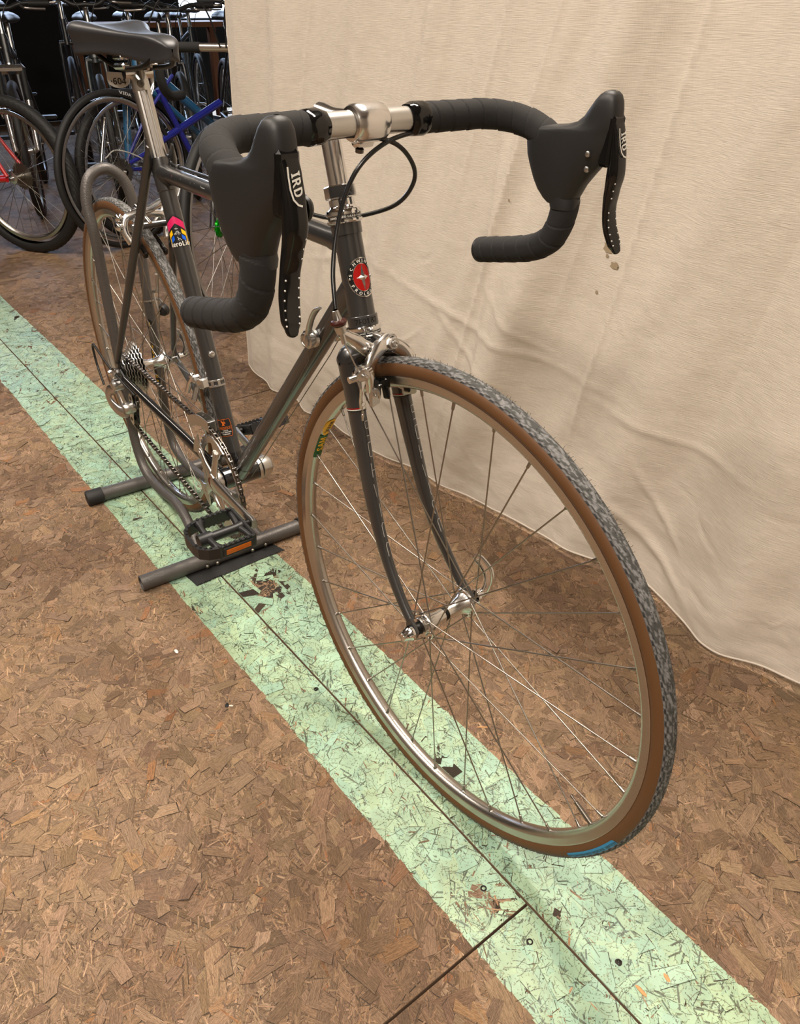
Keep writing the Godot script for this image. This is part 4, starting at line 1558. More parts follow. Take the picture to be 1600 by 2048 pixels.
func seat_tube_stickers(fr: Node, sd: Vector3) -> void:
	# striped sticker high on the seat tube; x runs down the tube, 0 at the front ridge
	var top := BB + sd * 0.4515
	var map0 := on_tube(top, BB, 0.0143, V(0.88, 0.1, 0.42))
	var right: bool = map0.call(Vector2(0.01, 0.003))[0].z > map0.call(Vector2(0.01, 0.0))[0].z
	var s := -1.0 if right else 1.0
	# q.x to the viewer's right, q.y up
	var map := func(q: Vector2) -> Array: return map0.call(Vector2(-q.y * 0.66, q.x * s))
	var b := MB.new()
	b.fill(PackedVector2Array([Vector2(0.0, 0.006), Vector2(0.006, 0.0), Vector2(0.011, -0.006), Vector2(0.016, -0.012), Vector2(0.016, -0.072), Vector2(0.011, -0.072), Vector2(0.006, -0.072), Vector2(0.0, -0.072), Vector2(-0.006, -0.072), Vector2(-0.011, -0.072), Vector2(-0.016, -0.072), Vector2(-0.016, -0.012), Vector2(-0.011, -0.006), Vector2(-0.006, 0.0)]), map, 0.0002)
	put("sticker", b, M["black print"], fr)
	b = MB.new()
	for k in [-1.0, 1.0]:
		b.fill(PackedVector2Array([Vector2(0, 0.001), Vector2(k * 0.006, -0.005), Vector2(k * 0.011, -0.0105), Vector2(k * 0.016, -0.016), Vector2(k * 0.016, -0.034), Vector2(k * 0.011, -0.0285), Vector2(k * 0.006, -0.023), Vector2(0, -0.016)]), map, 0.0005)
	put("stripe", b, M["pink print"], fr)
	b = MB.new()
	for k in [-1.0, 1.0]:
		b.fill(PackedVector2Array([Vector2(k * 0.0075, -0.030), Vector2(k * 0.0125, -0.0355), Vector2(k * 0.016, -0.039), Vector2(k * 0.016, -0.069), Vector2(k * 0.0138, -0.069), Vector2(k * 0.0138, -0.048), Vector2(k * 0.0125, -0.0465), Vector2(k * 0.0075, -0.041)]), map, 0.0005)
	put("stripe", b, M["yellow print"], fr)
	b = MB.new()
	for k in [-1.0, 1.0]:
		b.fill(PackedVector2Array([Vector2(k * 0.0062, -0.043), Vector2(k * 0.0125, -0.05), Vector2(k * 0.0125, -0.0605), Vector2(k * 0.0062, -0.0535)]), map, 0.0005)
	put("stripe", b, M["blue print"], fr)
	b = MB.new()
	b.letters("AeroLite", 0.0078, func(q: Vector2) -> Array: return map.call(Vector2(q.x, q.y * 1.5) + Vector2(0.0012, -0.0645)), 0.0006, true)
	for x in [-0.0032, 0.0028]:
		var ring := []
		for k in 14:
			ring.append(Vector2(x + cos(TAU * k / 14.0) * 0.0019, -0.0405 + sin(TAU * k / 14.0) * 0.0019))
		b.stroke(ring, 0.0005, map, 0.0006, true)
	for g in [[Vector2(-0.003, -0.04), Vector2(-0.001, -0.0365), Vector2(0.0018, -0.0372), Vector2(0.0028, -0.04)], [Vector2(-0.002, -0.0362), Vector2(0.001, -0.0345), Vector2(0.003, -0.0365)], [Vector2(-0.001, -0.048), Vector2(0.0004, -0.052), Vector2(0.003, -0.0535), Vector2(0.0046, -0.0575)], [Vector2(0.0008, -0.0525), Vector2(-0.0008, -0.0548), Vector2(0.0016, -0.0565)], [Vector2(-0.0026, -0.0285), Vector2(0.0, -0.027), Vector2(0.0026, -0.0285), Vector2(0.0, -0.0298), Vector2(-0.0026, -0.0285)]]:
		b.stroke(g, 0.0007, map, 0.0006)
	put("lettering", b, M["white print"], fr)
	# tubing maker's sticker low on the seat tube: orange frame and letters on black
	var mid := BB + sd * 0.092
	var m1 := on_tube(mid, BB, 0.0143, V(0.72, 0.1, 0.69))
	var map2 := func(q: Vector2) -> Array: return m1.call(Vector2(-q.y * 0.8, q.x * s * 0.86))
	b = MB.new()
	b.fill(rounded(0.034, 0.041, 0.002, 8), map2, 0.0002)
	put("sticker", b, M["black print"], fr)
	b = MB.new()
	var edge := []
	for q in rounded(0.0315, 0.0385, 0.002, 8):
		edge.append(q)
	b.stroke(edge, 0.0007, map2, 0.0005, true)
	b.letters("PRESTIGE", 0.0058, func(q: Vector2) -> Array: return map2.call(q + Vector2(0.001, -0.0005)), 0.0005, false, true, 0.72)
	for g in [[Vector2(-0.0036, 0.0158), Vector2(0.004, 0.0158)], [Vector2(-0.001, 0.0158), Vector2(-0.001, 0.0062)], [Vector2(0.001, 0.0132), Vector2(0.001, 0.0062)], [Vector2(-0.0036, 0.0132), Vector2(0.0032, 0.0132), Vector2(0.0044, 0.0122), Vector2(0.0044, 0.0108), Vector2(0.0032, 0.0098), Vector2(0.001, 0.0098)], [Vector2(-0.0032, 0.0062), Vector2(0.003, 0.0062)]]:
		b.stroke(g, 0.0011, map2, 0.0005)
	put("lettering", b, M["orange print"], fr)
	b = MB.new()
	b.letters("TANGE", 0.0026, func(q: Vector2) -> Array: return map2.call(q + Vector2(0.0015, -0.0062)), 0.0005, false, false, 1.1)
	b.letters("HEAT TREATED", 0.0025, func(q: Vector2) -> Array: return map2.call(q + Vector2(0.001, -0.0102)), 0.0005, true)
	b.letters("TUBING", 0.0028, func(q: Vector2) -> Array: return map2.call(q + Vector2(0.001, -0.0146)), 0.0005, true, false, 1.2)
	put("lettering", b, M["white print"], fr)

func head_badge(fr: Node) -> void:
	var hd := (HT - HB).normalized()
	var mid := HB.lerp(HT, 0.475)
	var front := V(hd.y, -hd.x, 0)
	var m0 := on_tube(mid, HT, 0.0161, front)
	# q.x to the reader's right (the bicycle's left), q.y up the tube
	var s := 1.0 if m0.call(Vector2(0, 0.003))[0].z < m0.call(Vector2.ZERO)[0].z else -1.0
	var map := func(q: Vector2) -> Array: return m0.call(Vector2(q.y, q.x * s))
	var b := MB.new()
	b.fill(oval(Vector2.ZERO, 0.0172, 0.0218, 36), map, 0.0006)
	var rim := []
	for q in oval(Vector2.ZERO, 0.0170, 0.0216, 40):
		rim.append(q)
	b.stroke(rim, 0.0012, map, 0.0012, true)
	var badge := put("head_badge", b, M["chrome"], fr)
	tag(badge, "oval head badge with a silver four-point star on red")
	b = MB.new()
	var ring := []
	for q in oval(Vector2.ZERO, 0.0142, 0.0185, 40):
		ring.append(q)
	b.stroke(ring, 0.0048, map, 0.0009, true)
	put("badge_ring", b, M["black print"], fr)
	b = MB.new()
	b.fill(oval(Vector2.ZERO, 0.0112, 0.0152, 32), map, 0.0011)
	put("badge_field", b, M["red enamel"], fr)
	b = MB.new()
	var cen: Vector3 = map.call(Vector2.ZERO)[0] + front * 0.0042
	var tips := [Vector2(0.0125, 0), Vector2(0.0, 0.0148), Vector2(-0.0125, 0), Vector2(0, -0.0148)]
	var notch := [Vector2(0.0024, 0.0028), Vector2(-0.0024, 0.0028), Vector2(-0.0024, -0.0028), Vector2(0.0024, -0.0028)]
	for i in 4:
		var tip: Array = map.call(tips[i])
		var na: Array = map.call(notch[(i + 3) % 4])
		var nb: Array = map.call(notch[i])
		for q in [na, nb]:
			var p0: Vector3 = cen
			var p1: Vector3 = tip[0] + tip[1] * 0.0014
			var p2: Vector3 = q[0] + q[1] * 0.0012
			var nn: Vector3 = (p1 - p0).cross(p2 - p0).normalized()
			if nn.dot(front) < 0.0:
				nn = -nn
			b.face([p0, p1, p2], nn)
	for x in [-0.0150, 0.0150]:
		var r: Array = map.call(Vector2(x, 0))
		b.ball(r[0] + r[1] * 0.0012, 0.0016, 10)
	put("badge_star", b, M["polished alloy"], fr)
	b = MB.new()
	var words := [["S", 168], ["C", 146], ["H", 124], ["W", 101], ["I", 82], ["N", 63], ["N", 41], ["P", 206], ["R", 225], ["O", 246], ["L", 264], ["O", 281], ["G", 300], ["U", 318], ["E", 336]]
	for k in words:
		var a := deg_to_rad(k[1])
		var at := Vector2(cos(a) * 0.0142, sin(a) * 0.0186)
		var rot: float = a - PI / 2 if k[1] < 190 else a + PI / 2
		b.letters(k[0], 0.0031, func(q: Vector2) -> Array: return map.call(at + q.rotated(rot)), 0.0013, true, false, 1.25)
	put("lettering", b, M["white print"], fr)
	# stamped number on the lower head ring
	b = MB.new()
	var sm := on_tube(HB + hd * 0.006, HT, 0.0183, front + V(0, 0, 0.35))
	b.letters("7F0187", 0.0062, func(q: Vector2) -> Array: return sm.call(Vector2(q.y, q.x * s)), 0.0002, false, false, 1.1)
	put("stamped_number", b, M["dark steel"], fr)

func build_fork(o: Node3D) -> void:
	# in steering space: x forward, y up, z right, origin at the top of the head tube
	var paint: Material = M["graphite paint"]
	var b := MB.new()
	# crown: a shouldered bridge over the tyre
	var crown := []
	for s in [-0.0452, -0.0445, -0.042, -0.036, -0.028, -0.018, -0.008, 0.008, 0.018, 0.028, 0.036, 0.042, 0.0445, 0.0452]:
		var t: float = absf(s) / 0.0453
		var drop := 0.0115 * t * t
		var ring := []
		var hx := 0.0172 * sqrt(maxf(1.0 - pow(t, 7.0), 0.004))
		var hy := 0.0145 * sqrt(maxf(1.0 - pow(t, 7.0), 0.004))
		for k in 18:
			var a := TAU * k / 18.0
			ring.append(V(0.0435 + cos(a) * hx, -0.1345 - drop + sin(a) * hy, s))
		crown.append(ring)
	b.net(crown, false, true)
	b.tube([V(0.031, -0.114, 0), V(0.0365, -0.13, 0)], 0.0165, 24)
	var fork := put("fork", b, paint, o, SB)
	tag(fork, "graphite fork with curved blades")
	for s in [1.0, -1.0]:
		b = MB.new()
		var pts := smooth([V(0.0455, -0.147, s * 0.0337), V(0.053, -0.172, s * 0.0345), V(0.0665, -0.215, s * 0.036), V(0.085, -0.272, s * 0.0385), V(0.1045, -0.326, s * 0.041), V(0.131, -0.378, s * 0.044), V(0.162, -0.42, s * 0.0465), V(0.184, -0.443, s * 0.0475)], 6)
		var radii := []
		for i in pts.size():
			var t := float(i) / (pts.size() - 1)
			radii.append(Vector2(lerpf(0.0145, 0.0066, smoothstep(0.1, 1.0, t)), lerpf(0.0098, 0.0062, smoothstep(0.1, 1.0, t))))
		b.tube(pts, radii, 22, 1, false, V(1, 0.3, 0))
		var blade := put("fork_blade", b, paint, fork)
		# socket lip and the striped ring under it
		b = MB.new()
		b.tube([V(0.0452, -0.146, s * 0.0337), V(0.0515, -0.166, s * 0.0344), V(0.0522, -0.1685, s * 0.0345)], [Vector2(0.0158, 0.011), Vector2(0.0156, 0.0108), Vector2(0.0148, 0.0100)], 22, 0, false, V(1, 0.3, 0))
		put("crown_socket", b, paint, fork)
		b = MB.new()
		b.slab(Transform3D(Basis(), V(0.19, -0.4525, s * 0.0495)), PackedVector2Array([Vector2(-0.012, 0.016), Vector2(-0.004, 0.0165), Vector2(0.006, 0.008), Vector2(0.011, 0.002), Vector2(0.009, -0.008), Vector2(0.003, -0.013), Vector2(-0.005, -0.012), Vector2(-0.01, -0.004), Vector2(-0.011, 0.006)]), 0.0055, 0.001)
		put("dropout", b, paint, fork)
		# letters down the blade
		var face := func(q: Vector2) -> Array:
			# q.y counts metres along the blade from the crown, q.x across toward the bicycle's left
			var run := 0.0
			var i := 1
			while i < pts.size() - 1 and run + (pts[i] - pts[i - 1]).length() < q.y:
				run += (pts[i] - pts[i - 1]).length()
				i += 1
			var t: Vector3 = (pts[i] - pts[i - 1]).normalized()
			var c: Vector3 = pts[i - 1] + t * (q.y - run)
			var fr: float = clampf(q.y / 0.34, 0.0, 1.0)
			var rx: float = lerpf(0.0145, 0.0066, smoothstep(0.1, 1.0, fr))
			var ry: float = lerpf(0.0098, 0.0062, smoothstep(0.1, 1.0, fr))
			var u := (V(1, 0.3, 0) - t * V(1, 0.3, 0).dot(t)).normalized()
			var w := t.cross(u)
			if w.z > 0.0:
				w = -w
			var th: float = q.x / ((rx + ry) * 0.5)
			return [c + u * cos(th) * rx + w * sin(th) * ry, (u * cos(th) / rx + w * sin(th) / ry).normalized()]
		b = MB.new()
		var word := ["S", "C", "H", "W", "I", "N", "N"]
		for i in 7:
			for g in glyph(word[i]):
				var st := []
				for q in g:
					st.append(Vector2(0.0015 - q.x * -0.0125, 0.078 + i * 0.0262 - q.y * 0.0178))
				b.stroke(st, 0.0011, face)
		put("lettering", b, M["silver print"], fork)
		for k in [["red enamel", 0.0525, 0.0011], ["white print", 0.0542, 0.0011], ["black print", 0.0558, 0.0011]]:
			b = MB.new()
			var ring := []
			for i in 27:
				ring.append(Vector2(lerpf(-0.034, 0.034, i / 26.0), k[1]))
			b.stroke(ring, k[2], face, 0.0003)
			put("stripe", b, M[k[0]], fork)
	# headset: lower cup on the frame's axis, upper cup, bearing collar, lock nut
	b = MB.new()
	var axis := (HT - HB).normalized()
	var hl := HT.distance_to(HB)
	b.lathe(along(HB, -axis), [Vector2(0.0178, -0.0005), Vector2(0.0205, 0.0002), Vector2(0.0212, 0.0012), Vector2(0.0208, 0.0045), Vector2(0.0195, 0.0052), Vector2(0.0195, 0.0060), Vector2(0.0190, 0.0064), Vector2(0.0190, 0.0098), Vector2(0.0198, 0.0102), Vector2(0.0196, 0.0122), Vector2(0.0165, 0.0135), Vector2(0.0145, 0.0155), Vector2(0.012, 0.016)], 36)
	b.lathe(along(HT, axis), [Vector2(0.0178, -0.0005), Vector2(0.0195, 0.0003), Vector2(0.0205, 0.0015), Vector2(0.0205, 0.0035), Vector2(0.0188, 0.0042), Vector2(0.0188, 0.0085), Vector2(0.0203, 0.009), Vector2(0.0205, 0.0125), Vector2(0.0196, 0.0145), Vector2(0.0160, 0.0165), Vector2(0.0146, 0.0185), Vector2(0.0146, 0.0255), Vector2(0.0125, 0.0262)], 36)
	var hs := put("headset", b, M["chrome"], o)
	b = MB.new()
	b.lathe(along(HB, -axis), [Vector2(0.01915, 0.0066), Vector2(0.01925, 0.0068), Vector2(0.01925, 0.0096), Vector2(0.01915, 0.0098)], 36)
	b.lathe(along(HT, axis), [Vector2(0.01895, 0.0046), Vector2(0.01905, 0.0048), Vector2(0.01905, 0.0081), Vector2(0.01895, 0.0083)], 36)
	put("seal_band", b, M["black print"], hs)
	b = MB.new()
	var front := V(axis.y, -axis.x, 0)
	var lm := on_tube(HT + axis * 0.0064, HT + axis, 0.0191, front + V(0, 0, 0.4))
	var ls := 1.0 if lm.call(Vector2(0, 0.003))[0].z < lm.call(Vector2.ZERO)[0].z else -1.0
	b.letters("TANGE PRO HEAD PARTS", 0.0022, func(q: Vector2) -> Array: return lm.call(Vector2(q.y, q.x * ls)), 0.0002, true, false, 1.3)
	var lm2 := on_tube(HB - axis * 0.0082, HB + axis, 0.0193, front + V(0, 0, 0.4))
	b.letters("MADE IN JAPAN   TANGE HEAD PARTS", 0.0018, func(q: Vector2) -> Array: return lm2.call(Vector2(q.y, q.x * ls)), 0.0002, true, false, 1.2)
	put("lettering", b, M["white print"], hs)
	b = MB.new()
	var hex := []
	for k in 6:
		hex.append(Vector2(cos(TAU * k / 6.0), sin(TAU * k / 6.0)) * 0.0182)
	var up := along(HT + axis * 0.0335, axis, 0.3)
	b.slab(up * Transform3D(Basis(Vector3.RIGHT, -PI / 2), Vector3.ZERO), PackedVector2Array(hex), 0.014, 0.0012)
	put("lock_nut", b, M["chrome"], hs)

func build_bars(o: Node3D) -> void:
	var b := MB.new()
	var axis := V(-0.2722, 0.9622, 0)
	var clamp_at := V(0.0414, 0.107, 0)
	# quill and forward extension in one flowing piece
	b.tube([axis * 0.02, axis * 0.104], 0.0111, 28)
	var stem := put("stem", b, M["polished alloy"], o, SB)
	b = MB.new()
	var sp := [V(-0.0475, 0.1105, 0), V(-0.043, 0.1085, 0), V(-0.03, 0.1065, 0), V(-0.01, 0.1055, 0), V(0.012, 0.106, 0), V(0.03, 0.107, 0)]
	var sr := [Vector2(0.006, 0.005), Vector2(0.0125, 0.0115), Vector2(0.0138, 0.0125), Vector2(0.012, 0.0105), Vector2(0.0122, 0.0112), Vector2(0.014, 0.0165)]
	b.tube(smooth(sp, 5), smooth_n(sr, 5), 26, 2, false, V(0, 1, 0))
	b.lathe(Transform3D(TO_Z, clamp_at), [Vector2(0.0132, -0.0215), Vector2(0.0165, -0.0205), Vector2(0.0186, -0.017), Vector2(0.0192, -0.008), Vector2(0.0192, 0.008), Vector2(0.0186, 0.017), Vector2(0.0165, 0.0205), Vector2(0.0132, 0.0215)], 36)
	b.box(Transform3D(Basis(Vector3.BACK, 0.35), clamp_at + V(-0.006, -0.0185, 0)), V(0.014, 0.012, 0.026), 0.004)
	put("stem_clamp", b, M["polished alloy"], stem)
	b = MB.new()
	b.lathe(along(clamp_at + V(-0.004, -0.0245, 0.006), V(-0.2, -1, 0)), [Vector2(0.0045, 0.0), Vector2(0.0045, 0.004), Vector2(0.003, 0.0045), Vector2(0.00001, 0.0045)], 12)
	b.lathe(along(axis * 0.1185, axis), [Vector2(0.0055, 0.0), Vector2(0.0055, 0.002), Vector2(0.00001, 0.0022)], 14)
	put("bolt", b, M["worn steel"], stem)
	# bare middle of the bar
	b = MB.new()
	b.tube([clamp_at + V(0, 0, -0.066), clamp_at + V(0, 0, -0.062), clamp_at + V(0, 0, 0.062), clamp_at + V(0, 0, 0.066)], [0.0118, 0.0129, 0.0129, 0.0118], 32)
	var bar := put("handlebar", b, M["satin alloy"], o, SB)
	for s in [1.0, -1.0]:
		# taped bar: top, bend, hood, drop and end
		var path := smooth([clamp_at + V(0, 0, s * 0.062), clamp_at + V(0.0005, 0.0, s * 0.095), clamp_at + V(0.004, 0.0, s * 0.13), V(0.052, 0.107, s * 0.161), V(0.071, 0.1035, s * 0.186), V(0.096, 0.096, s * 0.1975), V(0.123, 0.082, s * 0.2), V(0.143, 0.058, s * 0.2005), V(0.1495, 0.032, s * 0.201), V(0.147, 0.006, s * 0.2015), V(0.134, -0.02, s * 0.202), V(0.108, -0.036, s * 0.2025), V(0.072, -0.0458, s * 0.203), V(0.04, -0.0525, s * 0.2035), V(0.017, -0.0575, s * 0.204)], 26)
		b = MB.new()
		tape(b, path, 0.0155, s)
		put("bar_tape", b, M["bar tape"], bar)
		# plug
		b = MB.new()
		var e: Vector3 = path[path.size() - 1]
		var d: Vector3 = (e - path[path.size() - 2]).normalized()
		b.lathe(along(e - d * 0.003, d), [Vector2(0.0156, 0.0), Vector2(0.0160, 0.001), Vector2(0.0158, 0.0045), Vector2(0.0135, 0.0062), Vector2(0.00001, 0.0068)], 26)
		put("bar_plug", b, M["black plastic"], bar)
		# shiny finishing tape: a slightly puckered sleeve
		b = MB.new()
		var rows := []
		for i in 8:
			var z := lerpf(0.0535, 0.0775, i / 7.0)
			var row := []
			for k in 40:
				var a := TAU * k / 40.0
				var r := 0.0166 + 0.0004 * sin(a * 3.0 + s) + 0.0003 * sin(a * 7.0 + i * 0.8) + (0.0005 if i > 0 and i < 7 else -0.0006)
				if i < 2:
					r -= 0.0012
				row.append(clamp_at + V(cos(a) * r, sin(a) * r, s * z))
			rows.append(row)
		b.net(rows, false, true)
		put("finishing_tape", b, M["gloss black"], bar)
		brake_hood(o, s)

# wound tape: each turn laps over the last with a small step
func tape(b: MB, path: Array, r: float, s: float) -> void:
	var run := 0.0
	var rows := []
	var nrm := Vector3.UP
	for i in path.size():
		var t: Vector3 = (path[mini(i + 1, path.size() - 1)] - path[maxi(i - 1, 0)]).normalized()
		nrm = (nrm - t * nrm.dot(t)).normalized()
		var bn := t.cross(nrm)
		if i > 0:
			run += path[i].distance_to(path[i - 1])
		var row := []
		for k in 36:
			var th := TAU * k / 36.0
			var ph := fposmod(run / 0.0215 + s * th / TAU, 1.0)
			var rr := r + 0.0007 * (1.0 - ph) - (0.0005 if ph > 0.93 else 0.0)
			row.append(path[i] + (nrm * cos(th) + bn * sin(th)) * rr)
		rows.append(row)
	b.net(rows, false, true)

func brake_hood(o: Node3D, s: float) -> void:
	var zc := s * 0.2
	# slices from below up: y, back x, front x, half width
	var sl := [[0.022, 0.129, 0.158, 0.0155], [0.026, 0.122, 0.163, 0.0168], [0.034, 0.112, 0.168, 0.0176], [0.044, 0.104, 0.174, 0.018], [0.056, 0.097, 0.184, 0.0184], [0.068, 0.091, 0.195, 0.0187], [0.08, 0.0885, 0.203, 0.0187], [0.089, 0.0895, 0.2065, 0.0184], [0.095, 0.094, 0.2078, 0.018], [0.0985, 0.104, 0.2083, 0.0175], [0.1005, 0.122, 0.2085, 0.0168], [0.103, 0.143, 0.2087, 0.0158], [0.107, 0.158, 0.2088, 0.015], [0.113, 0.1665, 0.2086, 0.0145], [0.121, 0.1725, 0.2078, 0.014], [0.129, 0.1785, 0.2062, 0.0128], [0.1345, 0.1835, 0.2038, 0.0105], [0.1375, 0.188, 0.2005, 0.007], [0.1385, 0.192, 0.197, 0.002]]
	var rows := []
	for k in sl:
		var row := []
		for i in 40:
			var a := TAU * i / 40.0
			var ca := cos(a)
			var sa := sin(a)
			var ex := signf(ca) * pow(absf(ca), 0.78)
			var ey := signf(sa) * pow(absf(sa), 0.78)
			row.append(V((k[1] + k[2]) * 0.5 + ex * (k[2] - k[1]) * 0.5, k[0], zc + ey * k[3]))
		rows.append(row)
	var b := MB.new()
	b.net(rows, false, true)
	# the collar where the hood ends on the drop
	b.tube([V(0.1478, 0.03, zc), V(0.1492, 0.022, zc), V(0.1492, 0.0165, zc)], [0.0168, 0.0172, 0.0160], 28, 0)
	var hood := put("brake_hood", b, M["hood rubber"], o, SB)
	# dark mouth with the lever pivoting in it
	b = MB.new()
	b.box(Transform3D(Basis(Vector3.BACK, -0.03), V(0.2015, 0.092, zc)), V(0.0145, 0.05, 0.021), 0.003)
	put("lever_mouth", b, M["gloss black"], hood)
	b = MB.new()
	for k in [V(0.187, 0.079, 0.0186), V(0.1875, 0.064, 0.018)]:
		b.lathe(Transform3D(TO_Z * Basis.from_scale(V(1, -s, 1)), V(k.x, k.y, zc - s * k.z)), [Vector2(0.0032, -0.001), Vector2(0.003, 0.0004), Vector2(0.0018, 0.0012), Vector2(0.00001, 0.0015)], 12)
	put("pivot_pin", b, M["satin alloy"], hood)
	if s > 0.0:
		b = MB.new()
		b.lathe(Transform3D(TO_Z * Basis.from_scale(V(1, -1, 1)), V(0.1985, 0.071, zc - 0.0155)), [Vector2(0.0105, 0.0), Vector2(0.0105, 0.003), Vector2(0.008, 0.006), Vector2(0.004, 0.0072), Vector2(0.00001, 0.0074)], 18)
		put("shift_button", b, M["black plastic"], hood)
	# lever blade: front face gently hollow, tip flaring outward
	var lp := smooth([V(0.2055, 0.113, zc), V(0.2095, 0.098, zc), V(0.212, 0.078, zc + s * 0.0005), V(0.2125, 0.06, zc + s * 0.001), V(0.2095, 0.042, zc + s * 0.003), V(0.2075, 0.024, zc + s * 0.0055), V(0.209, 0.006, zc + s * 0.0085), V(0.2145, -0.01, zc + s * 0.0118), V(0.2185, -0.0185, zc + s * 0.0138)], 7)
	var hw := [0.0085, 0.009, 0.0095, 0.0098, 0.0088, 0.0088, 0.0094, 0.0092, 0.0062]
	var hd := [0.004, 0.005, 0.0075, 0.0085, 0.0072, 0.0055, 0.005, 0.0045, 0.003]
	var wn := smooth_n(hw, 7)
	var dn := smooth_n(hd, 7)
	rows = []
	for i in lp.size():
		var t: Vector3 = (lp[mini(i + 1, lp.size() - 1)] - lp[maxi(i - 1, 0)]).normalized()
		var f := (V(1, 0, 0) - t * t.x).normalized()
		var w := t.cross(f).normalized()
		var row := []
		for k in 24:
			var a := TAU * k / 24.0
			var ca := cos(a)
			var x: float = signf(ca) * pow(absf(ca), 0.7) * dn[i]
			if ca > 0.0:
				x -= 0.0012 * (1.0 - pow(absf(sin(a)), 2.0))
			row.append(lp[i] + f * x + w * signf(sin(a)) * pow(absf(sin(a)), 0.7) * wn[i])
		rows.append(row)
	# round the tip
	var last: Array = rows[rows.size() - 1]
	var cen := Vector3.ZERO
	for p in last:
		cen += p / 24.0
	for q in [0.75, 0.35, 0.01]:
		var row := []
		for p in last:
			row.append(cen + (p - cen) * q + V(0.0022, -0.0042, s * 0.001) * sqrt(1.0 - q * q))
		rows.append(row)
	b = MB.new()
	b.net(rows, false, true)
	var lever := put("brake_lever", b, M["gloss black"], o, SB)
	# drilled holes along both edges, seen as pale dots
	b = MB.new()
	for i in [24, 27, 30, 36, 39, 42, 45, 48, 51]:
		for e in [-1.0, 1.0]:
			if e * s > 0.0 and i < 36:
				continue
			var p: Vector3 = lp[i]
			b.ball(p + V(dn[i] * 0.78, 0, e * wn[i] * 0.72), 0.0009, 8)
	put("rivet", b, M["white trim"], lever)
	# letters on the blade: reading downward
	b = MB.new()
	var base: Vector3 = lp[5]
	var tl: Vector3 = (lp[15] - lp[5]).normalized()
	var nf := (V(1, 0, 0) - tl * tl.x).normalized()
	var ac := tl.cross(nf).normalized()
	if ac.z > 0.0:
		ac = -ac
	var map := func(q: Vector2) -> Array:
		# q.x runs down the lever, q.y toward the bicycle's left
		var at: Vector3 = base + tl * q.x
		var i := clampi(int(5 + q.x / 0.036 * 13.0), 0, lp.size() - 1)
		return [lp[i] + tl * (q.x - (lp[i] - base).dot(tl)) + nf * (dn[i] + 0.0004) + ac * q.y, nf]
	b.letters("IRD", 0.0078, func(q: Vector2) -> Array: return map.call(q + Vector2(0.0105, 0.0005)), 0.0006, true, false, 0.95, -0.25)
	b.stroke([Vector2(-0.002, -0.0052), Vector2(0.006, -0.006), Vector2(0.014, -0.0062), Vector2(0.021, -0.0048), Vector2(0.025, -0.0012), Vector2(0.0262, 0.0025)], 0.0015, map, 0.0006)
	put("lettering", b, M["white print"], lever)

